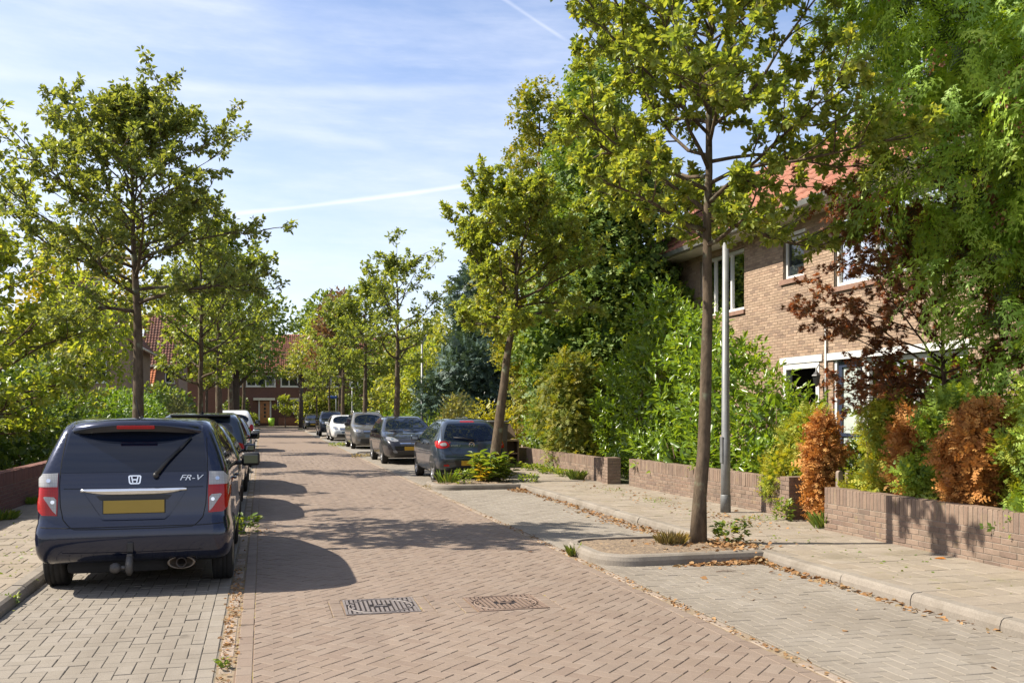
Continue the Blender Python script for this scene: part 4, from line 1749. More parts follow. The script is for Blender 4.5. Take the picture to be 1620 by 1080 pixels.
# lamps
for sg in (1, -1):
    f_ = (lambda P: P) if sg > 0 else mir
    tl = car.decal('tail_light', f_([(.67, .752), (.80, .758), (.84, .80), (.862, .92), (.866, 1.02), (.845, 1.09), (.80, 1.138), (.672, 1.143), (.664, .95)]), 'rear', red_lens, off=.010, grid=.035, skirt=.02)
    car.decal('reversing_light', f_([(.672, 1.018), (.866, 1.02), (.845, 1.09), (.80, 1.138), (.674, 1.143)]), 'rear', clear_lens, off=.014, grid=.035, parent=tl)
    car.decal('indicator', f_([(.678, .765), (.71, .80), (.79, .925), (.775, .932), (.70, .925), (.678, .90)]), 'rear', clear_lens, off=.015, grid=.04, parent=tl)
    car.decal('bulb', f_([(.71 + .018 * math.cos(a * .7), .88 + .018 * math.sin(a * .7)) for a in range(9)]), 'rear', chrome, off=.018, grid=.05, parent=tl)
    car.decal('bulb', f_([(.75 + .018 * math.cos(a * .7), 1.075 + .018 * math.sin(a * .7)) for a in range(9)]), 'rear', chrome, off=.018, grid=.05, parent=tl)
# plate recess, chrome bar, plate
car.decal('plate_recess', [(-.44, .955), (.44, .955), (.30, .745), (.27, .715), (-.27, .715), (-.30, .745)], 'rear', blue, off=.004, grid=.05)
car.seam('recess_edge', [(-.45, .955), (-.31, .74), (-.27, .708), (.27, .708), (.31, .74), (.45, .955)], 'rear', .016, blue, off=.012)
car.decal('recess_painted_shade', [(-.34, .93), (.34, .93), (.30, .885), (-.30, .885)], 'rear', trim, off=.006)  # black strip stands in for the shade under the chrome bar
cb = MB()
V, F = [], []
for i in range(25):
    x = -.47 + .94 * i / 24
    p, _n = car.proj(x, .965, 'rear')
    e = (abs(x) / .47) ** 4
    yb = p.y
    V += [(x, yb + .01, .998), (x, yb - .028, .992), (x, yb - .034, .972 - .0 * e), (x, yb - .026, .938 + .045 * e), (x, yb + .01, .925 + .05 * e)]
for i in range(24):
    for k in range(4):
        F.append((i * 5 + k, (i + 1) * 5 + k, (i + 1) * 5 + k + 1, i * 5 + k + 1))
F += [tuple(range(5)), tuple(range(120, 125))]
obj('chrome_bar', V, F, chrome, c, smooth=True)
p0, _ = car.proj(0, .83, 'rear')
MB().box(-.27, p0.y - .022, .765, .27, p0.y - .008, .885, .003).build('number_plate', plate_y, c)
MB().box(-.28, p0.y - .012, .757, .28, p0.y + .0, .893, .003).build('plate_holder', trim, c)
# badge: rounded frame with an H, model letters
pb, _ = car.proj(0, 1.075, 'rear')
badge = MB()
fr = rr(-.055, -.042, .055, .042, .018, 4)
fi = rr(-.043, -.031, .043, .031, .012, 4)
m_ = len(fr)
V = [(a * (1 + .10 * b / .042), -.004, b) for a, b in fr] + [(a * (1 + .10 * b / .042), -.004, b) for a, b in fi] + [(a * (1 + .10 * b / .042), .01, b) for a, b in fr] + [(a * (1 + .10 * b / .042), .004, b) for a, b in fi]
F = []
for i in range(m_):
    j = (i + 1) % m_
    F += [(i, j, m_ + j, m_ + i), (i, 2 * m_ + i, 2 * m_ + j, j), (m_ + i, m_ + j, 3 * m_ + j, 3 * m_ + i)]
badge.add(V, F)
for sg in (-1, 1):
    badge.add([(sg * a, y, b) for y in (-.004, .006) for a, b in ((.012, -.027), (.022, -.027), (.034, .029), (.022, .029))], [(0, 1, 2, 3), (4, 5, 6, 7), (0, 1, 5, 4), (1, 2, 6, 5), (2, 3, 7, 6), (3, 0, 4, 7)])
badge.box(-.02, -.004, -.006, .02, .006, .006)
badge.build('emblem', chrome, c, loc=(0, pb.y - .006, 1.075), rot=(-.14, 0, 0))
pb, _ = car.proj(.5, 1.085, 'rear')
text_mesh('model_lettering', 'FR-V', .075, silver_letters, c, (.50, pb.y - .008, 1.085), (math.pi / 2 - .12, 0, -.03), .35, .003, 1.35)
# wiper
wp = MB()
q0, q1 = car.proj(.19, 1.115, 'rear')[0], car.proj(.50, 1.47, 'rear')[0]
off = Vector((0, -.035, .008))
V = []
wp.tube([q0 + off + Vector((0, -.01, 0)), q0.lerp(q1, .35) + off + Vector((-.012, -.012, 0)), q0.lerp(q1, .7) + off], [.022, .018, .011], 8)
wp.tube([q0.lerp(q1, .38) + off * .9 + Vector((-.012, 0, .0)), q0.lerp(q1, .7) + off * .9, q1 + off * .8], [.014, .016, .009], 6)
wp.tube([q0 + Vector((0, .01, 0)), q0 + Vector((0, -.055, .0))], .026, 10)
wp.build('rear_wiper', trim, c)
# bumper: crease, lower dark valance, exhaust, tow bar
car.seam('bumper_crease', [(-.86, .655), (-.60, .64), (.60, .64), (.86, .655)], 'rear', .007, off=.003)
car.seam('bumper_line', [(-.62, .405), (0, .395), (.62, .405)], 'rear', .010, blue, off=.006)
ex = MB()
Mx = Matrix.Translation((.42, .10, .275)) @ Matrix.Rotation(math.pi / 2, 4, 'X') @ Matrix.Diagonal((1.1, .52, 1, 1))
ex.lathe([(.115, -.10), (.118, .0), (.108, .012), (.095, .0), (.088, -.03), (.045, -.05)], 28, Mx)
exo = ex.build('exhaust_trim', plain('worn_chrome', (.15, .12, .09), .4, .6, var=.3), c)
Mx2 = Matrix.Translation((.42, .12, .275)) @ Matrix.Rotation(math.pi / 2, 4, 'X')
MB().lathe([(.045, -.10), (.05, .035), (.043, .04), (.038, -.06), (0, -.08)], 20, Mx2).build('tailpipe', plain('sooty_steel', (.07, .055, .045), .6, .5, var=.3), exo)
tb = MB()
tb.tube([(-.03, .06, .35), (-.03, -.03, .345), (-.03, -.055, .30), (-.03, -.05, .235), (-.03, -.035, .20)], [.03, .032, .034, .034, .022], 10)
tb.box(-.055, -.04, .33, -.005, .06, .39, .008)
tbo = tb.build('tow_bar', steel_grey, c)
MB().box(-.055, -.012, .40, -.0, .004, .50, .012).build('tow_socket_cover', trim, tbo)
b_ = MB()
b_.lathe([(0, -.05), (.03, -.045), (.047, -.02), (.05, 0), (.047, .02), (.03, .045), (0, .05)], 16, Matrix.Translation((-.155, -.02, .262)) @ Matrix.Rotation(math.pi / 2, 4, 'Y'))
b_.tube([(-.11, -.02, .262), (-.045, -.02, .262)], .02, 8)
b_.build('tow_ball_cover', steel_grey, tbo)
# underside clutter behind the bumper
MB().box(-.62, .22, .18, .3, .9, .30, .05).build('rear_axle', under, c)
MB().tube([(-.72, .75, .26), (.72, .75, .26)], .05, 8).build('axle_beam', under, c)
# flanks
car.both('side_window', [(.62, 1.19), (1.22, 1.17), (1.22, 1.50), (.80, 1.52), (.66, 1.46)], car_glass, grid=.12)
car.both('side_window', [(1.27, 1.165), (2.05, 1.14), (2.05, 1.53), (1.27, 1.51)], car_glass, grid=.12)
car.both('side_window', [(2.11, 1.14), (3.02, 1.12), (2.55, 1.42), (2.38, 1.50), (2.11, 1.53)], car_glass, grid=.12)
for ax in ('left', 'right'):
    car.seam('window_trim', [(.6, 1.165), (1.5, 1.14), (3.05, 1.10)], ax, .02, trim)
    car.seam('door_gap', [(1.25, 1.5), (1.25, .9), (1.05, .62), (1.1, .33), (2.05, .31), (2.08, .9), (2.08, 1.53)], ax, .007)
    car.seam('door_gap', [(2.08, .31), (3.1, .33), (3.16, .7), (3.1, 1.08)], ax, .007)
    car.seam('sill_trim', [(.95, .27), (3.3, .25)], ax, .05, trim)
    car.decal('fuel_flap' if ax == 'right' else 'side_marker', rr(.62, .86, .78, 1.02, .03) if ax == 'right' else rr(3.4, .8, 3.46, .83, .01), ax, blue, off=.003)
car.handle(1.42, 1.0); car.handle(2.3, .98)
car.mirror(2.86, 1.13, trim, (.22, .12, .165), out=.11)
car.decal('windshield', [(-.66, 1.13), (.66, 1.13), (.6, 1.5), (.5, 1.54), (-.5, 1.54), (-.6, 1.5)], 'front', car_glass, grid=.08)
for f_ in ((lambda P: P), mir):
    car.decal('headlight', f_([(.40, .74), (.72, .74), (.74, .88), (.58, .90), (.42, .84)]), 'front', head_lens, off=.008)
car.decal('grille', [(-.36, .70), (.36, .70), (.38, .80), (-.38, .80)], 'front', trim, off=.006)
car.wheels(.77, 3.45, .315, .205, -.0, 7)
an = MB().tube([(-.02, .80, 1.652), (-.035, .70, 1.70), (-.05, .62, 1.835)], [.008, .005, .004], 6)
an.lathe([(.028, 0), (.024, .018), (.012, .03), (0, .032)], 12, Matrix.Translation((-.02, .80, 1.645)))
an.build('antenna', trim, c)


# ---------------------------------------------------------------- a family of ordinary hatchbacks
def hatch_rear(K, zb, wt, wb, z0, z1, glass=True):
    K.decal('rear_window', [(-wb, z0), (wb, z0), (wt, z1), (-wt, z1)], 'rear', car_glass, grid=.06, rnd=2)


def car_badge(K, axis, z, kind, r=.055):
    p, n = K.proj(0, z, axis)
    sg = -1 if axis == 'rear' else 1
    m = MB()
    N = 24
    V, F = [], []
    for rr_, y in ((r, .006), (r, -.004), (r * .82, -.004), (r * .8, .003)):
        V += [(rr_ * math.cos(2 * math.pi * i / N) * 1.05, y, rr_ * math.sin(2 * math.pi * i / N) * .92) for i in range(N)]
    for q in range(3):
        for i in range(N):
            F.append((q * N + i, q * N + (i + 1) % N, (q + 1) * N + (i + 1) % N, (q + 1) * N + i))
    m.add(V, F)
    if kind == 'wing':                                # a pair of spread wings inside the ring
        m.tube([(-r * .85, -.002, r * .18), (-r * .35, -.003, r * .12), (0, -.003, -r * .42), (r * .35, -.003, r * .12), (r * .85, -.002, r * .18)], r * .11, 5)
    elif kind == 'bolt':                              # a lightning bolt across the ring
        z_ = [(-1.25, .05), (.15, .16), (.02, .02), (1.25, -.05), (-.15, -.16), (-.02, -.02)]
        m.add([(a * r, y, b * r * 1.3) for y in (-.006, .003) for a, b in z_], [(0, 1, 2, 3, 4, 5), (0, 1, 7, 6), (1, 2, 8, 7), (3, 4, 10, 9), (4, 5, 11, 10)])
    elif kind == 'vw':
        m.tube([(-r * .55, -.002, r * .6), (-r * .25, -.002, -.0), (0, -.002, r * .45), (r * .25, -.002, 0), (r * .55, -.002, r * .6)], r * .09, 5)
        m.tube([(-r * .75, -.002, r * .3), (-r * .35, -.002, -r * .7), (0, -.002, -r * .1), (r * .35, -.002, -r * .7), (r * .75, -.002, r * .3)], r * .09, 5)
    m.build('emblem', chrome, K.root, loc=(0, p.y + sg * .008, z), rot=(0, 0, 0 if axis == 'rear' else math.pi))


# 2: dark teal three/five door hatchback seen from behind on the right
teal = paint('dark_teal_paint', (.034, .048, .070), .5, .28, .12)
side2 = [(.14, .30), (.02, .42), (.0, .58), (.04, .68), (.10, .80), (.15, .95), (.31, 1.12), (.56, 1.36), (.70, 1.43), (.98, 1.468), (1.5, 1.475), (2.1, 1.415), (2.7, 1.13), (2.95, 1.0), (3.45, .88), (3.75, .74), (3.88, .55), (3.87, .34), (3.7, .22), (3.0, .19), (1.0, .19), (.5, .22)]
hw2 = [(.15, .74), (.3, .80), (.45, .838), (.6, .845), (.75, .845), (.88, .83), (1.0, .785), (1.2, .68), (1.38, .565), (1.5, .48)]
K = Car('parked_car', 'dark grey blue small hatchback seen from behind beside the leaning tree', (4.62, 21.05, 0), False, 3.885, 1.69, side2, hw2, teal, GR, (.7, .13), (.9, .22), .11, (110, 90, 36), (.72, .55))
K.decal('rear_window', [(-.63, .99), (-.2, .955), (.2, .955), (.63, .99), (.60, 1.12), (.50, 1.33), (.44, 1.36), (-.44, 1.36), (-.50, 1.33), (-.60, 1.12)], 'rear', car_glass, grid=.05, rnd=1)
K.decal('brake_light', [(-.17, 1.385), (.17, 1.385), (.16, 1.42), (-.16, 1.42)], 'rear', dark_red, off=.006)
K.seam('hatch_gap', [(-.60, 1.37), (-.68, 1.0), (-.55, .86), (-.47, .70), (-.40, .66), (.40, .66), (.47, .70), (.55, .86), (.68, 1.0), (.60, 1.37)], 'rear', .008, rnd=1)
for ax, f_ in (('left', mir), ('right', lambda P: P)):
    tl = K.decal('tail_light', f_([(.50, .855), (.60, .80), (.745, .795), (.775, .86), (.77, .93), (.70, .965), (.56, .955)]), 'rear', red_lens, off=.012, grid=.04, skirt=.025, rnd=1)
    K.decal('tail_light', [(.10, .80), (.26, .83), (.42, .935), (.40, .965), (.26, .975), (.12, .945)], ax, red_lens, off=.010, grid=.04, skirt=.025, rnd=1)
    K.decal('indicator', f_([(.57, .86), (.70, .855), (.73, .895), (.66, .93), (.59, .93)]), 'rear', clear_lens, off=.015, grid=.05, parent=tl, rnd=1)
    K.decal('reflector', f_([(.52, .395), (.66, .40), (.67, .44), (.55, .452)]), 'rear', red_lens, off=.008, rnd=1)
    K.decal('side_window', [(.60, 1.03), (.98, 1.0), (.98, 1.33), (.78, 1.33), (.66, 1.22)], ax, car_glass, grid=.08, rnd=1)
    K.decal('side_window', [(1.02, .995), (1.62, .97), (1.62, 1.385), (1.25, 1.38), (1.02, 1.345)], ax, car_glass, grid=.1)
    K.decal('side_window', [(1.68, .965), (2.62, .96), (2.15, 1.30), (1.95, 1.37), (1.68, 1.385)], ax, car_glass, grid=.1)
    K.seam('door_gap', [(1.0, 1.34), (1.0, .95), (.82, .66), (.92, .32), (1.62, .30), (1.65, 1.38)], ax, .007)
    K.seam('door_gap', [(1.65, .30), (2.68, .31), (2.76, .7), (2.68, .95)], ax, .007)
K.decal('plate_recess', [(-.43, .53), (.43, .53), (.37, .40), (-.37, .40)], 'rear', trim, off=.004)
p, _ = K.proj(0, .47, 'rear')
MB().box(-.26, p.y - .02, .415, .26, p.y - .004, .525, .003).build('number_plate', plate_yy, K.root)
K.decal('bumper_valance', [(-.6, .36), (.6, .36), (.56, .30), (-.56, .30)], 'rear', trim, off=.005)
K.seam('bumper_gap', [(-.74, .74), (-.6, .66), (.6, .66), (.74, .74)], 'rear', .007)
car_badge(K, 'rear', .885, 'wing', .062)
p, _ = K.proj(-.36, .87, 'rear')
text_mesh('model_lettering', 'mazda 2', .06, silver_letters, K.root, (-.37, p.y - .012, .87), (math.pi / 2 - .25, 0, .10), .2, .003, 1.1)
q0, q1 = K.proj(.06, .985, 'rear')[0], K.proj(-.40, 1.045, 'rear')[0]
w_ = MB().tube([q0 + Vector((0, -.03, 0)), q0.lerp(q1, .5) + Vector((0, -.03, .02)), q1 + Vector((0, -.02, 0))], [.02, .014, .008], 6)
w_.build('rear_wiper', trim, K.root)
K.handle(1.15, .90); K.handle(1.85, .88)
K.mirror(2.48, .99, None, (.19, .1, .14))
K.wheels(.63, 3.1, .295, .19, 0, 5)
K.decal('windshield', [(-.62, 1.0), (.62, 1.0), (.5, 1.36), (-.5, 1.36)], 'front', car_glass, grid=.08, rnd=1)


def front_face(K, zw0, zw1, wb, wt, head, grille, zplate, badge_z, kind, plate=plate_yy, lower=None, fog=True, bumper=None):
    K.decal('windshield', [(-wb, zw0), (-.2, zw0 - .035), (.2, zw0 - .035), (wb, zw0), (wt, zw1), (-wt, zw1)], 'front', car_glass, grid=.06, rnd=2)
    for f_ in ((lambda P: P), mir):
        h = K.decal('headlight', f_(head), 'front', head_lens, off=.010, grid=.05, skirt=.02, rnd=1)
        cx = sum(q[0] for q in head) / len(head); cz = sum(q[1] for q in head) / len(head)
        K.decal('lamp_reflector', f_([(cx + .045 * math.cos(a * .63), cz + .03 * math.sin(a * .63)) for a in range(10)]), 'front', chrome, off=.014, parent=h)
        if fog:
            K.decal('fog_light', f_([(.46, .36), (.60, .37), (.64, .45), (.52, .46)]), 'front', head_lens, off=.010, rnd=1)
    g = K.decal('grille', grille, 'front', trim, off=.006)
    K.seam('grille_bar', [(min(q[0] for q in grille) + .02, badge_z), (max(q[0] for q in grille) - .02, badge_z)], 'front', .03, chrome, off=.013, parent=g)
    if lower:
        K.decal('lower_grille', lower, 'front', trim, off=.006)
    car_badge(K, 'front', badge_z, kind, .058)
    p, _ = K.proj(0, zplate, 'front')
    MB().box(-.26, p.y + .004, zplate - .055, .26, p.y + .02, zplate + .055, .003).build('number_plate', plate, K.root)
    for sg in (-.35, .18):
        a, b = K.proj(sg, zw0 - .03, 'front')[0], K.proj(sg + .48, zw0 + .025, 'front')[0]
        MB().tube([a + Vector((0, .01, .02)), b + Vector((0, .012, .015))], .010, 5).build('wiper', trim, K.root)
    K.seam('bonnet_gap', [(-.70, zw0 - .06), (-.62, zw0 - .20), (-.5, badge_z + .10), (.5, badge_z + .10), (.62, zw0 - .20), (.70, zw0 - .06)], 'front', .007, rnd=1)


def flank(K, wins, doors, handles):
    for ax in ('left', 'right'):
        for q in wins:
            K.decal('side_window', q, ax, car_glass, grid=.12, rnd=1)
        for q in doors:
            K.seam('door_gap', q, ax, .008)
    for h in handles:
        K.handle(*h)


# 3: black hatchback facing the camera
ink = paint('black_blue_paint', (.008, .009, .014), .1, .3, .2)
side3 = [(.14, .30), (.02, .42), (.0, .62), (.10, .95), (.30, 1.2), (.55, 1.44), (.9, 1.49), (1.7, 1.505), (2.3, 1.46), (2.95, 1.16), (3.25, 1.02), (3.8, .92), (4.15, .80), (4.36, .66), (4.42, .48), (4.38, .28), (4.2, .2), (3.3, .18), (1, .18), (.4, .22)]
hw3 = [(.15, .80), (.3, .86), (.45, .895), (.62, .907), (.8, .905), (.92, .885), (1.02, .84), (1.25, .73), (1.42, .63), (1.55, .56)]
K = Car('parked_car', 'black hatchback facing the camera behind the grey blue hatchback', (4.52, 33.6, 0), True, 4.42, 1.81, side3, hw3, ink, GR, (.5, .12), (1.0, .24), .12, (100, 80, 34), (.7, .55))
front_face(K, 1.02, 1.42, .72, .57, [(.40, .72), (.60, .70), (.78, .78), (.80, .84), (.66, .86), (.50, .80)], [(-.36, .58), (.36, .58), (.42, .72), (-.42, .72)], .50, .655, 'bolt', lower=[(-.55, .26), (.55, .26), (.48, .40), (-.48, .40)])
flank(K, [[(.75, 1.05), (1.75, 1.0), (1.75, 1.40), (1.1, 1.40)], [(1.82, 1.0), (2.85, .98), (2.3, 1.33), (1.82, 1.41)]], [[(1.78, 1.42), (1.78, .3)], [(1.78, .3), (2.85, .3), (2.92, .9)]], [(1.2, .9), (2.05, .88)])
K.mirror(2.65, 1.02, None, (.2, .1, .14))
K.wheels(.85, 3.5, .32, .2, 0, 5)

# 4: grey compact people carrier with roof rails
grey = paint('warm_grey_paint', (.16, .155, .15), .6, .35, .25)
side4 = [(.14, .30), (.02, .42), (.0, .7), (.06, 1.1), (.25, 1.5), (.45, 1.6), (.9, 1.64), (1.9, 1.64), (2.3, 1.58), (2.9, 1.22), (3.15, 1.08), (3.6, .98), (3.95, .82), (4.05, .6), (4.03, .35), (3.9, .22), (3.2, .19), (1, .19), (.4, .22)]
hw4 = [(.15, .76), (.3, .82), (.5, .848), (.8, .85), (1.0, .835), (1.1, .80), (1.4, .70), (1.6, .62), (1.7, .57)]
K = Car('parked_car', 'grey compact people carrier with roof rails behind the black hatchback', (4.65, 46.0, 0), True, 4.05, 1.70, side4, hw4, grey, GR, (.4, .08), (.9, .2), .10, (80, 60, 26), (.8, .6))
front_face(K, 1.09, 1.52, .68, .56, [(.42, .74), (.66, .72), (.76, .80), (.74, .90), (.5, .88)], [(-.34, .70), (.34, .70), (.36, .84), (-.36, .84)], .58, .775, 'bolt', lower=[(-.5, .30), (.5, .30), (.46, .46), (-.46, .46)], plate=plain('blue_grey_plate', (.12, .16, .22), .4))
flank(K, [[(.4, 1.12), (1.5, 1.08), (1.5, 1.5), (.55, 1.48)], [(1.58, 1.08), (2.75, 1.05), (2.2, 1.45), (1.58, 1.52)]], [[(1.54, 1.5), (1.54, .3)]], [(1.0, .95), (1.8, .93)])
K.mirror(2.55, 1.1, trim, (.2, .1, .15))
K.wheels(.7, 3.25, .3, .19, 0, 6)
for sg in (-1, 1):
    MB().tube([(sg * .58, .5, 1.62), (sg * .6, .7, 1.68), (sg * .6, 1.9, 1.68), (sg * .58, 2.1, 1.62)], .018, 6).build('roof_rail', alloy, K.root)

# 5: white hatchback
white = paint('white_paint', (.60, .61, .62), .1, .35, .25)
K5 = Car('parked_car', 'white hatchback facing the camera behind the grey people carrier', (4.58, 58.2, 0), True, 4.2, 1.76, [(a * .95, b * .985) for a, b in side3], [(a, b * .97) for a, b in hw3], white, GR, (.5, .12), (1.0, .22), .12, (80, 60, 26), (.7, .55))
front_face(K5, 1.0, 1.40, .70, .56, [(.42, .66), (.62, .64), (.76, .72), (.76, .82), (.52, .80)], [(-.34, .62), (.34, .62), (.36, .74), (-.36, .74)], .50, .68, 'vw', lower=[(-.55, .24), (.55, .24), (.5, .40), (-.5, .40)], plate=plain('blue_grey_plate', (.12, .16, .22), .4), fog=False)
flank(K5, [[(.7, 1.04), (1.66, .99), (1.66, 1.38), (1.0, 1.38)], [(1.72, .99), (2.7, .97), (2.2, 1.31), (1.72, 1.39)]], [[(1.69, 1.4), (1.69, .3)]], [(1.1, .89), (1.95, .87)])
K5.mirror(2.52, 1.0, None, (.2, .1, .14))
K5.wheels(.81, 3.33, .31, .2, 0, 6)

# 6: dark blue off-roader, 7: black small car at the far end
dblue = paint('slate_blue_paint', (.02, .028, .046), .2, .3, .2)
side6 = [(.14, .34), (.02, .46), (.0, .8), (.06, 1.15), (.25, 1.52), (.5, 1.68), (1.0, 1.72), (2.2, 1.71), (2.6, 1.62), (3.1, 1.26), (3.35, 1.14), (4.0, 1.05), (4.3, .92), (4.42, .7), (4.4, .42), (4.2, .28), (3.3, .24), (1, .24), (.4, .28)]
hw6 = [(.15, .82), (.3, .88), (.5, .91), (.9, .91), (1.08, .885), (1.2, .84), (1.5, .72), (1.7, .63), (1.8, .58)]
K6 = Car('parked_car', 'dark blue off-roader facing the camera behind the white hatchback', (4.62, 69.5, 0), True, 4.42, 1.82, side6, hw6, dblue, GR, (.4, .08), (.8, .16), .10, (72, 52, 22), (.85, .65))
front_face(K6, 1.15, 1.6, .74, .60, [(.5, .84), (.74, .82), (.8, .92), (.76, .98), (.54, .96)], [(-.42, .76), (.42, .76), (.46, .94), (-.46, .94)], .58, .86, 'plain', plate=plate_yy)
flank(K6, [[(.45, 1.2), (1.7, 1.16), (1.7, 1.6), (.6, 1.58)], [(1.78, 1.16), (3.0, 1.14), (2.45, 1.55), (1.78, 1.61)]], [[(1.74, 1.6), (1.74, .35)]], [])
K6.mirror(2.8, 1.2, None, (.2, .1, .16))
K6.wheels(.85, 3.5, .34, .21, 0, 5)
K7 = Car('parked_car', 'small black car farthest up the street on the right', (4.75, 97.0, 0), True, 3.885, 1.69, side2, hw2, ink, GR, (.6, .12), (.9, .22), .11, (60, 44, 18), (.72, .55))
front_face(K7, 1.0, 1.36, .62, .5, [(.42, .66), (.62, .64), (.74, .74), (.7, .8), (.5, .76)], [(-.3, .6), (.3, .6), (.34, .7), (-.34, .7)], .46, .65, 'plain', plate=plate_yy)
flank(K7, [[(.6, 1.03), (1.62, .97), (1.62, 1.38), (.78, 1.33)], [(1.68, .965), (2.62, .96), (2.15, 1.30), (1.68, 1.385)]], [], [])
K7.mirror(2.48, .99, None, (.19, .1, .14))
K7.wheels(.63, 3.1, .295, .19, 0, 5)


# ---------------------------------------------------------------- the rest of the left row, seen past the blue car
def rear_face(K, zw0, zw1, wb, wt, lamp, zplate, spoiler_=None, wiper=True):
    K.decal('rear_window', [(-wb, zw0), (wb, zw0), (wt, zw1), (-wt, zw1)], 'rear', car_glass, grid=.06, rnd=2)
    for f_ in ((lambda P: P), mir):
        K.decal('tail_light', f_(lamp), 'rear', red_lens, off=.012, grid=.05, skirt=.025, rnd=1)
    p, _ = K.proj(0, zplate, 'rear')
    MB().box(-.26, p.y - .02, zplate - .055, .26, p.y - .004, zplate + .055, .003).build('number_plate', plate_yy, K.root)
    K.seam('hatch_gap', [(-wb - .05, zw0), (-wb, .75), (wb, .75), (wb + .05, zw0)], 'rear', .008)


navy = paint('navy_paint_car', (.009, .012, .022), .1, .3, .15)
sideA = [(.14, .30), (.02, .42), (.0, .66), (.06, .95), (.25, 1.08), (.55, 1.34), (.8, 1.42), (1.5, 1.46), (2.1, 1.42), (2.7, 1.12), (2.95, 1.0), (3.5, .88), (3.85, .74), (3.98, .55), (3.96, .34), (3.8, .22), (3.0, .19), (1.0, .19), (.5, .22)]
K = Car('parked_car', 'dark blue hatchback parked directly in front of the nearest blue car', (-1.15, 14.75, 0), False, 3.98, 1.72, sideA, hw2, navy, GL, (.6, .10), (.9, .2), .11, (90, 70, 28), (.72, .55))
rear_face(K, 1.0, 1.33, .62, .47, [(.6, .78), (.76, .78), (.78, .94), (.66, .98)], .58)
flank(K, [[(.62, 1.04), (1.62, .98), (1.62, 1.36), (.9, 1.33)], [(1.68, .97), (2.62, .96), (2.15, 1.29), (1.68, 1.37)]], [[(1.65, 1.38), (1.65, .3)], [(1.65, .3), (2.68, .31), (2.76, .7), (2.68, .95)]], [(1.1, .9), (1.9, .88)])
K.mirror(2.5, 1.0, None, (.19, .1, .14))
K.wheels(.7, 3.2, .3, .19, 0, 5)

sideB = [(.14, .34), (.02, .46), (.0, .74), (.06, 1.05), (.28, 1.36), (.36, 1.52), (.6, 1.58), (1.2, 1.62), (2.2, 1.60), (2.6, 1.52), (3.15, 1.2), (3.4, 1.06), (4.0, .96), (4.3, .84), (4.42, .66), (4.4, .4), (4.2, .26), (3.3, .22), (1, .22), (.4, .26)]
K = Car('parked_car', 'dark teal estate with a red tail light, third car in the left row', (-1.18, 19.4, 0), False, 4.42, 1.80, sideB, [(a, b * .985) for a, b in hw6], teal, GL, (.5, .09), (.9, .2), .10, (90, 70, 28), (.8, .6))
rear_face(K, 1.08, 1.48, .66, .56, [(.60, .80), (.80, .80), (.84, .98), (.70, 1.04)], .78)
flank(K, [[(.5, 1.16), (1.6, 1.1), (1.6, 1.52), (.7, 1.46)], [(1.68, 1.1), (2.95, 1.07), (2.4, 1.44), (1.68, 1.52)]], [[(1.64, 1.5), (1.64, .33)], [(1.64, .33), (3.0, .34), (3.05, 1.0)]], [(1.0, .98), (1.9, .96)])
K.mirror(2.75, 1.1, trim, (.2, .1, .15))
K.wheels(.85, 3.5, .33, .21, 0, 5)
MB().box(-.56, .22, 1.535, .56, .5, 1.575, .015).build('spoiler', trim, K.root)
MB().tube([(0, .9, 1.60), (0, .84, 1.66)], [.03, .006], 6).build('antenna', trim, K.root)

silver = paint('silver_blue_paint', (.26, .28, .31), .7, .3, .2)
K = Car('parked_car', 'silver blue hatchback, fourth car in the left row', (-1.16, 28.6, 0), False, 4.2, 1.76, [(a * .95, b * .985) for a, b in side3], [(a, b * .97) for a, b in hw3], silver, GL, (.5, .12), (1.0, .22), .12, (72, 52, 22), (.7, .55))
rear_face(K, 1.0, 1.38, .66, .52, [(.62, .76), (.80, .76), (.82, .94), (.68, .98)], .6)
flank(K, [[(.7, 1.04), (1.66, .99), (1.66, 1.38), (1.0, 1.38)], [(1.72, .99), (2.7, .97), (2.2, 1.31), (1.72, 1.39)]], [[(1.69, 1.4), (1.69, .3)]], [(1.1, .89), (1.95, .87)])
K.mirror(2.52, 1.0, None, (.2, .1, .14))
K.wheels(.81, 3.33, .31, .2, 0, 6)

K = Car('parked_car', 'tall white van-like car, fifth and farthest in the left row', (-1.2, 40.0, 0), False, 4.42, 1.82, side6, hw6, white, GL, (.4, .08), (.8, .16), .10, (72, 52, 22), (.85, .65))
rear_face(K, 1.14, 1.55, .7, .6, [(.66, .86), (.84, .86), (.85, 1.1), (.72, 1.14)], .8)
flank(K, [[(.45, 1.2), (1.7, 1.16), (1.7, 1.6), (.6, 1.58)], [(1.78, 1.16), (3.0, 1.14), (2.45, 1.55), (1.78, 1.61)]], [[(1.74, 1.6), (1.74, .35)]], [])
K.mirror(2.8, 1.2, trim, (.2, .1, .16))
K.wheels(.85, 3.5, .34, .21, 0, 5)
# ================================================================ VEGETATION
def leaf_tmpl(w=.28, droop=.12, fold=.10):
    V = np.array([(0, 0, 0), (-w, .35, fold), (-w * .8, .70, fold * .7 - droop * .4), (0, 1, -droop), (w * .8, .70, fold * .7 - droop * .4), (w, .35, fold)], float)
    F = np.array([(0, 5, 4, 3), (0, 3, 2, 1)])
    return V, F


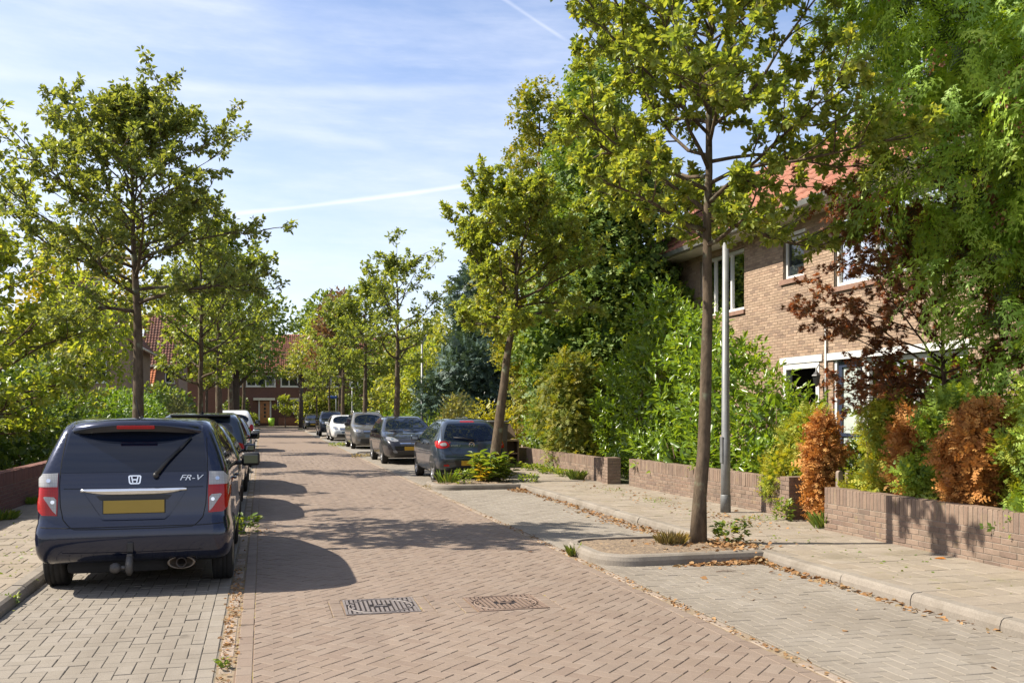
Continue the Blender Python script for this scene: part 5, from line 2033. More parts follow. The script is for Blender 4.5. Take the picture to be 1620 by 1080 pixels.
def frond_tmpl(n=9, w=.055, spread=.42, curl=.18, sub=2):
    """flat feathery spray of a cypress or thuja: a rachis with side twigs, each a slim pointed blade"""
    V, F = [], []

    def strip(p, d, L, w_):
        d = d / np.linalg.norm(d)
        nx = np.array([-d[1], d[0], 0])
        o = len(V)
        V.extend([p, p + d * L * .55 + nx * w_, p + d * L, p + d * L * .55 - nx * w_])
        F.append((o, o + 3, o + 2, o + 1))
    strip(np.array([0, 0, 0.]), np.array([0, 1., 0]), 1.0, w * .5)
    for i in range(n):
        t = .10 + .85 * i / (n - 1)
        L = spread * (1 - t * .72) * (.5 + .5 * math.sin(min(1, t * 2.6) * math.pi / 2))
        for sgn in (-1, 1):
            p = np.array([0, t + (.025 if sgn > 0 else 0), 0.])
            d = np.array([sgn * .72, .70, 0])
            strip(p, d, L, w * (.7 + .4 * (1 - t)))
            if sub and L > spread * .45:
                for u, s2 in ((.35, 1), (.55, -1)):
                    q = p + d / np.linalg.norm(d) * L * u
                    strip(q, np.array([sgn * (.72 + .5 * s2), .70 - .6 * s2, 0]), L * .42, w * .6)
    V = np.array(V)
    V[:, 2] -= curl * V[:, 1] ** 2 + .3 * curl * np.abs(V[:, 0])
    return V, np.array(F)


def spray_tmpl(curl=.45, seed=0):
    """a hanging branchlet: uneven small fronds along a drooping rachis"""
    rg = np.random.default_rng(seed)
    V, F = [], []
    n = 7
    for i in range(n):
        t = .04 + .86 * (i + rg.uniform(-.3, .3)) / (n - 1)
        for sgn in ((-1, 1) if i < n - 1 else (0,)):
            T, FT = frond_tmpl(3, rg.uniform(.055, .08), rg.uniform(.34, .5), .2, 0)
            L = .46 * (1 - .5 * t) * rg.uniform(.65, 1.25)
            d = np.array([sgn * rg.uniform(.3, .75), .85, rg.uniform(-.3, .15)]); d = d / np.linalg.norm(d)
            x = np.cross(d, [0, 0, 1.]) + rg.normal(0, .25, 3); x -= d * (x @ d); x /= np.linalg.norm(x)
            z = np.cross(x, d)
            o = len(V)
            for q in T:
                V.append(np.array([0, t, 0]) + (x * q[0] + d * q[1] + z * q[2]) * L)
            F += [tuple(int(k) + o for k in f) for f in FT]
    V = np.array(V)
    V[:, 2] -= curl * V[:, 1] ** 2 + .35 * curl * np.abs(V[:, 0])
    return V, np.array(F)


def maple_tmpl():
    tips = [(-75, .62), (-38, .85), (0, 1.0), (38, .85), (75, .62)]
    V = [(0, 0, 0)]
    F = []
    for i, (a, r) in enumerate(tips):
        a = R(a)
        V.append((math.sin(a) * r, .1 + math.cos(a) * r * .9, -.12 * r))
    for i in range(4):
        a = R((tips[i][0] + tips[i + 1][0]) / 2)
        V.append((math.sin(a) * .30, .1 + math.cos(a) * .30, .03))
    # each lobe a quad: base, notch left, tip, notch right
    nl = [0, 6, 7, 8, 9, 0]
    for i in range(5):
        F.append((0, nl[i + 1] if i < 4 else 0, 1 + i, nl[i] if i > 0 else 0))
    F2 = []
    F2 = [(0, 6, 1, 1), (0, 7, 2, 6), (0, 8, 3, 7), (0, 9, 4, 8), (0, 5, 5, 9)]
    V += [(-.14, -.0, 0), (.14, -.0, 0)]
    F2[0] = (0, 6, 1, 10); F2[4] = (0, 11, 5, 9)
    return np.array(V, float), np.array(F2)


LEAF = leaf_tmpl(.28, .10, .09)
LAUREL = leaf_tmpl(.19, .14, .07)
NARROW = leaf_tmpl(.13, .2, .04)
ROUND = leaf_tmpl(.42, .06, .08)
FROND = frond_tmpl(7, .034, .40, .22, 0)
FROND_S = frond_tmpl(4, .085, .48, .20, 0)
FROND_F = frond_tmpl(3, .15, .52, .15, 0)
PLUME = frond_tmpl(4, .12, .46, .10, 0)
MAPLE = maple_tmpl()
SPRAYS = [spray_tmpl(.45, k) for k in range(4)]


def norm(a):
    return a / (np.linalg.norm(a, axis=-1, keepdims=True) + 1e-9)


def frames(d, up):
    d = norm(d)
    z = norm(up - d * (up * d).sum(-1, keepdims=True))
    x = np.cross(d, z)
    return np.stack([x, d, z], -1)                       # columns


def scatter(tmpl, pos, d, up, scale):
    T, F = tmpl
    M = frames(d, up)
    V = np.einsum('nij,kj->nki', M, T) * np.asarray(scale).reshape(-1, 1, 1) + pos[:, None, :]
    n, k = V.shape[:2]
    FF = (F[None] + (np.arange(n) * k)[:, None, None]).reshape(-1, F.shape[1])
    return V.reshape(-1, 3), FF, len(F)


def foliage(name, tmpl, pos, d, up, scale, mat, parent, rnd=None, rg=None, kind='stuff'):
    """pos in the frame of parent"""
    V, F, nf = scatter(tmpl, pos, d, up, scale)
    if rnd is None:
        rnd = (rg or rng).random(len(pos))
    return obj(name, V, F, mat, parent, rnd=np.repeat(rnd, nf), kind=kind, smooth=False)


def single_leaves(n, tmpl, pos, d, up, scale, mat, parent):
    """the n leaves nearest to the view as objects of their own; returns the mask of the others"""
    w_ = np.array(parent.matrix_basis.translation)
    P = pos + w_
    c, s = math.cos(PSI), math.sin(PSI)
    zc = P[:, 0] * s + P[:, 1] * c
    xc = P[:, 0] * c - P[:, 1] * s
    x = 810 + 1500 * xc / zc
    y = 652 - 1500 * (P[:, 2] - CAM_H) / zc
    ok = (x > 0) & (x < 1620) & (y > 0) & (y < 1080)
    order = np.argsort(np.where(ok, zc - scale * 12, 1e9))[:n]
    me = mesh('leaf', tmpl[0], tmpl[1], mat)
    M = frames(d, up)
    for i in order:
        o = bpy.data.objects.new('leaf', me)
        col.objects.link(o)
        o.parent = parent
        m = Matrix([list(M[i][r] * scale[i]) + [pos[i][r]] for r in range(3)] + [[0, 0, 0, 1]])
        o.matrix_basis = m
    mask = np.ones(len(pos), bool)
    mask[order] = False
    return mask


def trunk_mesh(parts, name, mat, parent):
    m = MB()
    for pts, rad, n in parts:
        m.tube(pts, rad, n)
    return m.build(name, mat, parent)


bark = barkmat('street_tree_bark', (.045, .033, .022), (.125, .092, .062))
bark_b = barkmat('brown_bark', (.05, .032, .022), (.16, .10, .07), 10)
bark_far = plain('distant_bark', (.075, .055, .042), .95, var=.3, scale=3)


def street_tree(name, label, base, H, r0, zc, profile, lean=(0, 0), nprim=26, nsec=6, nter=4, lsize=.095, per=9, lm=None, bk=None, tmpl=LEAF, seed=1, group=None, singles=0, updir=.55, fork=None, azbias=None, cat='tree', sides=7, rosette=True, lmat_s=None, thin=1.0, up_top=1.0):
    """trunk with limbs, branches and twigs, leaves in rosettes on the twigs; profile: radius of the crown by height fraction"""
    rg = np.random.default_rng(seed)
    root = thing(name, label, cat, base, 0, group)
    pf = np.array(profile)
    rad_at = lambda f: np.interp(f, pf[:, 0], pf[:, 1])
    n = 14
    wob = np.cumsum(rg.normal(0, .022, (n + 1, 2)), 0)
    wob -= wob[:1]
    pts, rads = [], []
    for i in range(n + 1):
        t = i / n
        x = lean[0] * min(1, t * H / (zc + .8)) + wob[i, 0] * H * .08 + lean[0] * .25 * max(0, t - zc / H)
        y = lean[1] * min(1, t * H / (zc + .8)) + wob[i, 1] * H * .08
        pts.append(np.array([x, y, t * H]))
        rads.append(r0 * (1 - .93 * t ** 1.15) * (1 + .35 * math.exp(-t * H / .12)))
    pts = np.array(pts)
    P = [([tuple(p) for p in pts], rads, 12)]
    P[0][0][0] = (pts[0][0], pts[0][1], -.12)
    at = lambda h: np.array([np.interp(h, pts[:, 2], pts[:, k]) for k in range(3)])
    tr_ = lambda h: float(np.interp(h, pts[:, 2], rads))
    L_p, L_d = [], []
    az0 = rg.uniform(0, 6.28)
    for i in range(nprim):
        f = (i + rg.uniform(.2, .8)) / nprim
        h = zc + (H - zc) * (f ** .9) * .97
        a = az0 + i * 2.39996 + rg.normal(0, .25)
        rr_ = rad_at((h - zc) / (H - zc)) * rg.uniform(.78, 1.12)
        el0 = R(8 + 50 * f * up_top) + rg.normal(0, .12)
        d = np.array([math.cos(a) * math.cos(el0), math.sin(a) * math.cos(el0), math.sin(el0)])
        p0 = at(h)
        m = 7
        br = [p0]
        dd = d.copy()
        L = rr_ / max(.35, math.cos(el0)) if f < .8 else min(rr_ * 1.6, (H - h) + .5)
        for k in range(m):
            dd = norm(dd + np.array([0, 0, .09 * updir]) + rg.normal(0, .13, 3))
            br.append(br[-1] + dd * L / m)
        br = np.array(br)
        rb = min(tr_(h) * .6, .012 + .022 * L)
        P.append(([tuple(p) for p in br], [rb * (1 - .82 * k / m) for k in range(m + 1)], sides))
        segs = [(br, L, rb)]
        for s_ in range(nsec):
            u = (.22 + .78 * (s_ + rg.random()) / nsec)
            k = min(m - 1, int(u * m))
            q0 = br[k] + (br[k + 1] - br[k]) * (u * m - k)
            dm = norm(br[k + 1] - br[k])
            side = norm(np.cross(dm, [0, 0, 1])) * (1 if s_ % 2 else -1)
            d2 = norm(dm * .75 + side * rg.uniform(.5, 1.0) + np.array([0, 0, rg.normal(.12, .3)]))
            L2 = L * rg.uniform(.22, .45) * (1.15 - .5 * u)
            b2 = [q0]
            for _ in range(4):
                d2 = norm(d2 + rg.normal(0, .16, 3) + np.array([0, 0, .10 * updir]))
                b2.append(b2[-1] + d2 * L2 / 4)
            b2 = np.array(b2)
            P.append(([tuple(p) for p in b2], [rb * .38 * (1 - .7 * j / 4) + .0015 for j in range(5)], 4))
            for t_ in range(nter):
                v = (t_ + rg.random()) / nter
                kk = min(3, int(v * 4))
                q1 = b2[kk] + (b2[kk + 1] - b2[kk]) * (v * 4 - kk)
                d3 = norm(d2 + rg.normal(0, .62, 3))
                L3 = rg.uniform(.08, .20) * (lsize / .095) ** .5 * 1.2
                e3 = q1 + d3 * L3
                if r0 > .06:
                    P.append(([tuple(q1), tuple(e3)], [.0035, .002], 3))
                L_p += [e3, q1 + d3 * L3 * .55]
                L_d += [d3, d3]
            L_p.append(b2[-1]); L_d.append(d2)
        L_p.append(br[-1]); L_d.append(dd)
    tk = trunk_mesh(P, 'trunk', bk or bark, root)
    L_p = np.array(L_p); L_d = np.array(L_d)
    if thin < 1:
        kp = rg.random(len(L_p)) < thin
        L_p, L_d = L_p[kp], L_d[kp]
    N = len(L_p)
    pos = np.repeat(L_p, per, 0)
    dd = norm(np.repeat(L_d, per, 0) * .45 + rg.normal(0, .75, (N * per, 3)) + np.array([0, 0, .12]))
    pos = pos + dd * lsize * rg.uniform(.0, .45, (N * per, 1))
    up = norm(rg.normal(0, .55, (N * per, 3)) + np.array([0, 0, 1.0]))
    sc = lsize * rg.uniform(.65, 1.2, N * per)
    rnd = np.clip(np.repeat(rg.random(N), per) * .5 + rg.random(N * per) * .5, 0, 1)
    if singles:
        mk = single_leaves(singles, tmpl, pos, dd, up, sc, lmat_s, root)
        pos, dd, up, sc, rnd = pos[mk], dd[mk], up[mk], sc[mk], rnd[mk]
    foliage('crown', tmpl, pos, dd, up, sc, lm, root, rnd)
    return root


whitebeam = leafmat('street_tree_leaf', [(0.121, 0.178, 0.040), (0.181, 0.240, 0.048), (0.243, 0.282, 0.060), (0.146, 0.198, 0.044), (0.305, 0.304, 0.064)], .38)
whitebeam_s = leafmat('street_tree_leaf_single', [(0.121, 0.178, 0.040), (0.181, 0.240, 0.048), (0.243, 0.282, 0.060), (0.146, 0.198, 0.044)], .38, single=True)
whitebeam_l = leafmat('street_tree_leaf_left', [(0.094, 0.137, 0.041), (0.146, 0.186, 0.052), (0.197, 0.239, 0.066), (0.119, 0.159, 0.052), (0.251, 0.272, 0.077)], .34)
whitebeam_ls = leafmat('street_tree_leaf_left_single', [(0.094, 0.137, 0.041), (0.146, 0.186, 0.052), (0.197, 0.239, 0.066)], .34, single=True)

GS = 'street trees in the beds between the parking bays'
street_tree('street_tree', 'slender street tree standing alone on the left, trunk rising behind the nearest blue car', (-1.60, 13.65, .09), 5.25, .095, 2.85,
            [(0, 1.2), (.08, 1.55), (.25, 1.55), (.5, 1.35), (.68, 1.2), (.82, .8), (1, .3)], (-.02, 0), 38, 8, 5, .070, 9, whitebeam_l, seed=7, group=GS, singles=300, lmat_s=whitebeam_ls, updir=.35)
street_tree('street_tree', 'street tree in the kerbed bed at the right, in front of the brick house', (4.88, 10.08, .09), 7.6, .082, 3.4,
            [(0, 1.3), (.08, 2.1), (.3, 2.3), (.6, 2.1), (.85, 1.4), (1, .5)], (.17, .02), 52, 8, 5, .078, 19, whitebeam, seed=12, group=GS, singles=300, lmat_s=whitebeam_s, updir=.4)
street_tree('street_tree', 'leaning street tree beside the grey blue hatchback, tall weeds at its foot', (4.93, 20.4, .09), 6.2, .13, 3.2,
            [(0, 1.1), (.12, 1.6), (.4, 1.6), (.7, 1.25), (1, .45)], (.55, .05), 34, 7, 5, .095, 13, whitebeam, seed=21, group=GS, updir=.4)

mid_leaf = leafmat('mid_street_leaf', [(0.093, 0.139, 0.035), (0.145, 0.193, 0.045), (0.195, 0.231, 0.057), (0.118, 0.162, 0.039)], .4)
# farther street trees: a few different builds, copied along both rows
R4 = street_tree('street_tree', 'street tree with an open crown rising behind the black hatchback', (4.9, 35.9, .09), 6.9, .14, 3.1, [(0, 1.2), (.2, 2.0), (.5, 2.1), (.8, 1.4), (1, .5)], (0, 0), 24, 5, 4, .13, 7, mid_leaf, seed=31, group=GS, thin=.9)
R5 = street_tree('street_tree', 'street tree with a dense green crown rising behind the grey people carrier', (4.9, 47.0, .09), 7.3, .14, 3.2, [(0, 1.3), (.2, 1.9), (.5, 1.8), (.8, 1.2), (1, .4)], (0, 0), 22, 5, 4, .17, 7, mid_leaf, seed=33, group=GS)
L2 = street_tree('street_tree', 'thin pale trunked street tree, second in the left row', (-1.62, 26.7, .09), 6.9, .085, 1.9, [(0, 1.0), (.15, 1.8), (.4, 1.9), (.7, 1.2), (1, .3)], (.0, 0), 26, 5, 4, .125, 7, mid_leaf, seed=35, group=GS, thin=.85)
for src, lab, loc, rz, s in (
        (R5, 'street tree behind the white hatchback on the right', (4.9, 60.2, .09), 1.1, 1.05),
        (R4, 'street tree behind the dark blue off-roader on the right', (4.9, 72.2, .09), 2.3, .85),
        (R5, 'dark street tree farthest along the right row', (4.8, 88.5, .09), 3.9, .8),
        (R5, 'street tree with a dark straight trunk, third in the left row', (-1.6, 38.2, .09), 2.2, 1.1),
        (R4, 'thick trunked street tree, fourth in the left row', (-1.6, 53.0, .09), 4.0, 1.25),
        (R4, 'street tree farthest along the left row', (-1.6, 85.0, .09), .6, 1.3)):
    o = dup_tree(src)
    o.location = loc
    o.rotation_euler = (0, 0, rz)
    o.scale = (s, s, s)
    o['label'] = lab


# ---------------------------------------------------------------- bushes, hedges, conifers : fronds or leaves spread through a lumpy volume
def blob_points(blobs, n, rg, depth=.35, zmin=.0):
    """random points in the outer shell of a union of ellipsoids (cx,cy,cz,rx,ry,rz); returns points and outward directions"""
    B = np.array(blobs, float)
    wts = (B[:, 3] * B[:, 4] + B[:, 4] * B[:, 5] + B[:, 3] * B[:, 5])
    P, D = [], []
    got = 0
    while got < n:
        m = int((n - got) * 1.6) + 50
        k = rg.choice(len(B), m, p=wts / wts.sum())
        u = norm(rg.normal(0, 1, (m, 3)))
        # lumpy surface
        lump = 1 + .10 * np.sin(u[:, 0] * 5 + k * 1.7) * np.sin(u[:, 2] * 6 + k) + .06 * np.sin(u[:, 1] * 11 + k * 2.1)
        rr_ = (1 - depth * rg.random(m) ** 1.6) * lump
        p = B[k, :3] + u * B[k, 3:] * rr_[:, None]
        ok = p[:, 2] > zmin
        for j in range(len(B)):
            q = (p - B[j, :3]) / B[j, 3:]
            ok &= (k == j) | ((q ** 2).sum(1) > .62)
        nn = norm(u / B[k, 3:])
        P.append(p[ok]); D.append(nn[ok])
        got += ok.sum()
    return np.concatenate(P)[:n], np.concatenate(D)[:n]


def bush(name, label, base, blobs, n, size, lm, tmpl=LAUREL, seed=1, cat='bush', group=None, up=.35, spread=.7, hang=0, depth=.4, shoots=0, stems=6, stem_r=.02, stem_mat=None, part='foliage', rosette=0, singles=0, lmat_s=None, core=True, core_mat=None, flat=.35, core_t=None):
    rg = np.random.default_rng(seed)
    root = thing(name, label, cat, base, 0, group)
    b0 = np.array(base)
    B = [(b[0] - b0[0], b[1] - b0[1], b[2] - b0[2], b[3], b[4], b[5]) for b in blobs]
    pos, out = blob_points(B, n, rg, depth, -.02)
    if shoots:                                          # leaves set round short shoots that point outwards and up
        m_ = len(pos) // shoots
        pos, out = pos[:m_], out[:m_]
        ax = norm(out * .75 + rg.normal(0, .42, (m_, 3)) + np.array([0, 0, up]))
        Ls = size * rg.uniform(1.2, 2.6, m_)
        pos = np.repeat(pos, shoots, 0); out = np.repeat(out, shoots, 0); axr = np.repeat(ax, shoots, 0)
        tt = np.tile(np.linspace(.0, 1, shoots), m_)
        rv = norm(np.cross(axr, norm(rg.normal(0, 1, axr.shape))))
        pos = pos + axr * (np.repeat(Ls, shoots) * (tt - .3))[:, None]
        d = norm(axr * (.35 + .75 * tt)[:, None] + rv * (1.0 - .45 * tt)[:, None])
        out = norm(axr * .9 + np.array([0, 0, .3]))
    N = len(pos)
    if not shoots:
        d = norm(out * .8 + rg.normal(0, spread, (N, 3)) * .8 + np.array([0, 0, up - hang]))
    upv = norm(out * flat + rg.normal(0, .4, (N, 3)) + np.array([0, 0, .75]))
    sc = size * rg.uniform(.65, 1.25, N)
    clump = .5 + .5 * np.sin(pos[:, 0] * 3.1 + pos[:, 2] * 2.3 + seed) * np.sin(pos[:, 1] * 2.7 - pos[:, 2] * 1.9)
    rnd = np.clip(.35 * clump + .65 * rg.random(N), 0, .999)
    if singles:
        mk = single_leaves(singles, tmpl, pos, d, upv, sc, lmat_s, root)
        pos, d, upv, sc, rnd = pos[mk], d[mk], upv[mk], sc[mk], rnd[mk]
    if isinstance(tmpl, list):                          # several spray shapes mixed, all in one crown
        VV, FF, RR, o_ = [], [], [], 0
        for q in range(len(tmpl)):
            k_ = slice(q, None, len(tmpl))
            v_, f_, nf_ = scatter(tmpl[q], pos[k_], d[k_], upv[k_], sc[k_])
            VV.append(v_); FF.append(f_ + o_); RR.append(np.repeat(rnd[k_], nf_)); o_ += len(v_)
        obj(part, np.concatenate(VV), np.concatenate(FF), lm, root, rnd=np.concatenate(RR), kind='stuff')
    else:
        foliage(part, tmpl, pos, d, upv, sc, lm, root, rnd)
    if core:                                            # sparse big inner leaves close the view; darker tones paint the shade inside
        pc, oc = blob_points([(b[0], b[1], b[2], b[3] * .72, b[4] * .72, b[5] * .78) for b in B], max(60, n // (2 if core_t else 7)), rg, .5, 0)
        M_ = len(pc)
        foliage('inner_foliage', core_t or tmpl, pc, norm(rg.normal(0, 1, (M_, 3)) + np.array([0, 0, .3])), norm(oc + rg.normal(0, .3, (M_, 3))), (.34 if core_t else size * 1.9) * rg.uniform(.7, 1.2, M_), core_mat or lm, root, rg.random(M_) * .4)
    P = []
    if stems == 1:                                      # one upright trunk
        zt = max(b[2] for b in B)
        P.append(([(0, 0, -.1), (.04, .02, zt * .3), (-.03, .05, zt * .6), (.02, 0, zt * .95)], [stem_r, stem_r * .8, stem_r * .5, .02], 9))
    for i in range(stems if stems > 1 else 0):
        b = B[rg.integers(len(B))]
        e = np.array([b[0] + rg.normal(0, .3) * b[3], b[1] + rg.normal(0, .3) * b[4], b[2] + .45 * b[5]])
        s0 = np.array([b[0] * .5 + rg.normal(0, .1), b[1] * .8 + rg.normal(0, .1), -.1])
        pts = [s0 + (e - s0) * t + (rg.normal(0, .04, 3) if 0 < t < 1 else 0) for t in (0, .25, .5, .75, 1)]
        P.append(([tuple(p) for p in pts], [stem_r, stem_r * .85, stem_r * .65, stem_r * .45, stem_r * .2], 5))
    if P:
        trunk_mesh(P, 'trunk' if stems == 1 else 'stem', stem_mat or bark_b, root)
    return root


def lumps(cx, cy, z0, z1, prof, n, rs, seed, core=5):
    """a column of ellipsoids with n smaller ones breaking its outline; prof: (height fraction, radius)"""
    rg = np.random.default_rng(seed)
    pf = np.array(prof)
    out = []
    dz = (z1 - z0) / core
    for i in range(core):
        f = (i + .5) / core
        r = float(np.interp(f, pf[:, 0], pf[:, 1]))
        out.append((cx + rg.normal(0, .08) * r, cy + rg.normal(0, .08) * r, z0 + dz * (i + .5), r * .86, r * .86, dz * .8))
    for i in range(n):
        f = rg.uniform(.04, 1.0)
        a = rg.uniform(0, 6.283)
        r = float(np.interp(f, pf[:, 0], pf[:, 1])) * rg.uniform(.7, 1.05)
        q = rs * rg.uniform(.6, 1.4)
        out.append((cx + r * math.cos(a), cy + r * math.sin(a), z0 + (z1 - z0) * f, q, q, q * rg.uniform(.8, 1.5)))
    return out


def conifer(name, label, base, H, prof, nbr, lm, frond=FROND, fsize=.34, per=16, seed=1, droop=.5, hang=.35, trunk_r=.2, zc=.4, group=None, cones=0, fan=1.0, extra=None, up0=.15, radial=.8, offset=(0, 0)):
    """branches from a central trunk, each carrying flat hanging sprays; prof: (height fraction, radius)"""
    rg = np.random.default_rng(seed)
    root = thing(name, label, 'conifer', base, 0, group)
    pf = np.array(prof)
    P = [([(0, 0, -.1), (.03, 0, H * .3), (0, .02, H * .65), (offset[0] * .3, 0, H * .98)], [trunk_r, trunk_r * .8, trunk_r * .45, .02], 10)]
    FP, FD, FU, FS, FR = [], [], [], [], []
    CP = []
    for i in range(nbr):
        f = (i + rg.random()) / nbr
        h = zc + (H - zc) * f ** .95
        a = i * 2.39996 + rg.normal(0, .3)
        L = np.interp(f, pf[:, 0], pf[:, 1]) * rg.uniform(.72, 1.1)
        el = R(np.interp(f, [0, .5, 1], [2, 20, 60])) + up0 + rg.normal(0, .1)
        d = np.array([math.cos(a) * math.cos(el), math.sin(a) * math.cos(el), math.sin(el)])
        p = np.array([0, 0, h - .1])
        br = [p]
        m = 7
        for k in range(m):
            d = norm(d + np.array([0, 0, -droop * .22 * (1 - .7 * f)]) + rg.normal(0, .06, 3))
            p = p + d * L / m
            br.append(p)
        br = np.array(br)
        P.append(([tuple(q) for q in br], [max(.006, trunk_r * .22 * (1 - k / m * .9)) for k in range(m + 1)], 5))
        tone = rg.random()
        np_ = max(4, int(per * L / pf[:, 1].max() + 3))
        for s_ in range(np_):
            u = .12 + .88 * ((s_ + rg.random()) / np_) ** .75
            k = min(m - 1, int(u * m))
            q = br[k] + (br[k + 1] - br[k]) * (u * m - k)
            dm = norm(br[k + 1] - br[k])
            sd = norm(np.cross(dm, [0, 0, 1.])) * (1 if s_ % 2 else -1)
            dd = norm(dm * rg.uniform(.35, 1) + sd * rg.uniform(.2, 1.0) * fan + np.array([0, 0, -hang + rg.normal(0, .22)]))
            q = q + sd * rg.uniform(0, .22) * L * .3
            FP.append(q); FD.append(dd)
            FU.append(norm(np.array([q[0], q[1], 0]) / (np.hypot(q[0], q[1]) + .1) * radial + np.array([0, 0, .6]) + rg.normal(0, .4, 3)))
            FS.append(fsize * rg.uniform(.65, 1.3) * (.75 + .35 * u))
            FR.append(min(.999, max(0, tone * .4 + .6 * rg.random())))
            if cones and rg.random() < cones:
                CP.append(q + np.array([0, 0, -.06]))
    trunk_mesh(P, 'trunk', bark_b, root)
    foliage('crown', frond, np.array(FP), np.array(FD), np.array(FU), np.array(FS), lm, root, np.array(FR))
    if CP:
        m = len(CP)
        k = 11
        cp = np.repeat(np.array(CP), k, 0) + rg.normal(0, .055, (m * k, 3))
        foliage('seed_cones', ROUND, cp, norm(rg.normal(0, 1, (m * k, 3)) + np.array([0, 0, -.6])), rg.normal(0, 1, (m * k, 3)), rg.uniform(.02, .036, m * k), leafmat('brown_cone', [(.10, .045, .025), (.15, .07, .035), (.075, .035, .02)], .1), root)
    return root


laurel_m = leafmat('cherry_laurel_leaf', [(0.076, 0.136, 0.017), (0.118, 0.196, 0.022), (0.166, 0.249, 0.029), (0.096, 0.166, 0.020), (0.207, 0.279, 0.036)], .34, rough=.3, spec=.55)
laurel_s = leafmat('cherry_laurel_leaf_single', [(0.118, 0.196, 0.022), (0.166, 0.249, 0.029), (0.207, 0.279, 0.036)], .34, rough=.3, single=True, spec=.55)
thuja_g = leafmat('thuja_green', [(0.096, 0.170, 0.024), (0.176, 0.261, 0.030), (0.263, 0.355, 0.037), (0.130, 0.199, 0.030), (0.372, 0.430, 0.050)], .25, rough=.6)
thuja_near = leafmat('drooping_cypress_leaf', [(0.122, 0.217, 0.037), (0.212, 0.338, 0.049), (0.333, 0.463, 0.064), (0.160, 0.270, 0.049), (0.456, 0.544, 0.083)], .30, rough=.55)
thuja_y = leafmat('yellow_green_thuja', [(0.139, 0.197, 0.024), (0.223, 0.268, 0.030), (0.307, 0.320, 0.038), (0.355, 0.320, 0.041)], .3, rough=.6)
thuja_o = leafmat('dead_orange_thuja', [(0.317, 0.138, 0.036), (0.476, 0.219, 0.055), (0.582, 0.308, 0.090), (0.251, 0.097, 0.030), (0.661, 0.405, 0.138)], .3, tcol=(1.25, 1.0, .7), rough=.75)
dark_con = leafmat('dark_cypress', [(0.053, 0.105, 0.023), (0.092, 0.162, 0.031), (0.144, 0.217, 0.038), (0.197, 0.260, 0.042), (0.264, 0.296, 0.045)], .25, rough=.6)
blue_con = leafmat('blue_cypress', [(0.036, 0.065, 0.051), (0.058, 0.100, 0.077), (0.087, 0.142, 0.109), (0.047, 0.082, 0.062)], .12, rough=.6)
yellow_con = leafmat('golden_cypress', [(0.083, 0.123, 0.022), (0.138, 0.173, 0.027), (0.207, 0.217, 0.029), (0.263, 0.238, 0.034), (0.076, 0.116, 0.025)], .3, rough=.6)
maple_m = leafmat('purple_maple_leaf', [(0.099, 0.045, 0.029), (0.158, 0.076, 0.039), (0.252, 0.114, 0.048), (0.134, 0.086, 0.039), (0.315, 0.166, 0.057), (0.111, 0.104, 0.039)], .42, tcol=(1.7, .9, .6), rough=.5)
cherry_m = leafmat('cherry_leaf', [(0.106, 0.155, 0.026), (0.157, 0.208, 0.036), (0.213, 0.249, 0.047), (0.131, 0.181, 0.033), (0.262, 0.269, 0.058)], .48)
dark_bush = leafmat('dark_shrub_leaf', [(0.057, 0.102, 0.021), (0.094, 0.153, 0.029), (0.145, 0.205, 0.035), (0.201, 0.267, 0.051)], .3, rough=.35)
hedge_m = leafmat('clipped_hedge_leaf', [(.05, .10, .012), (.08, .15, .016), (.11, .19, .022), (.14, .21, .03)], .35)
yel_m = leafmat('yellow_shrub_leaf', [(.20, .20, .018), (.26, .25, .022), (.15, .17, .018), (.30, .27, .03)], .4)
bg_m = leafmat('garden_tree_leaf', [(0.098, 0.134, 0.034), (0.147, 0.186, 0.044), (0.195, 0.223, 0.053), (0.245, 0.252, 0.056), (0.114, 0.149, 0.037)], .4)
bg_y = leafmat('yellowing_tree_leaf', [(.13, .13, .016), (.18, .165, .02), (.23, .19, .022), (.11, .125, .02)], .42)
bg_d = leafmat('dark_tree_leaf', [(0.059, 0.098, 0.024), (0.092, 0.137, 0.031), (0.126, 0.176, 0.036), (0.151, 0.202, 0.043)], .32)
red_m = leafmat('reddish_tree_leaf', [(.15, .085, .04), (.19, .11, .05), (.12, .09, .035), (.22, .14, .07)], .35, tcol=(1.4, 1.1, .8))
brown_twig = leafmat('dry_brown_leaf', [(.22, .14, .07), (.28, .18, .095), (.17, .11, .055), (.16, .14, .05)], .3, tcol=(1.2, 1.1, .8), rough=.8)
olive_m = leafmat('grey_green_leaf', [(.10, .12, .06), (.15, .17, .09), (.20, .21, .12)], .3)

# --- the right hand gardens, from near to far
bush('drooping_conifer', 'large cypress with hanging sprays and brown cones filling the upper right corner', (9.7, 9.0, PAV),
     lumps(9.7, 9.0, 3.4, 10.8, [(0, .8), (.10, 1.75), (.22, 2.55), (.36, 2.95), (.6, 2.95), (.85, 2.1), (1, .8)], 120, .62, 3, 7) + [(8.4, 9.1, 2.8, .6, .6, .7), (8.9, 8.6, 2.5, .7, .7, .8), (8.0, 9.4, 3.3, .6, .6, .6), (9.3, 8.3, 2.3, .8, .8, .8)], 5600, .56, thuja_near, SPRAYS, 3, cat='conifer', up=.0, hang=.35, spread=.42, flat=1.0, depth=.5, core_t=FROND, core_mat=leafmat('shaded_inner_cypress_leaf', [(.035, .055, .015), (.05, .07, .02), (.10, .06, .03)], .15), stems=1, stem_r=.2)  # core leaves coloured darker to imitate shaded gaps between the sprays
rgc = np.random.default_rng(8)
pc_, oc_ = blob_points(lumps(9.7, 9.0, 3.1, 10.6, [(0, .8), (.10, 1.8), (.22, 2.6), (.36, 3.0), (.6, 3.0), (1, 1.0)], 120, .70, 3, 7), 300, rgc, .02)
dc_ = bpy.data.objects['drooping_conifer']
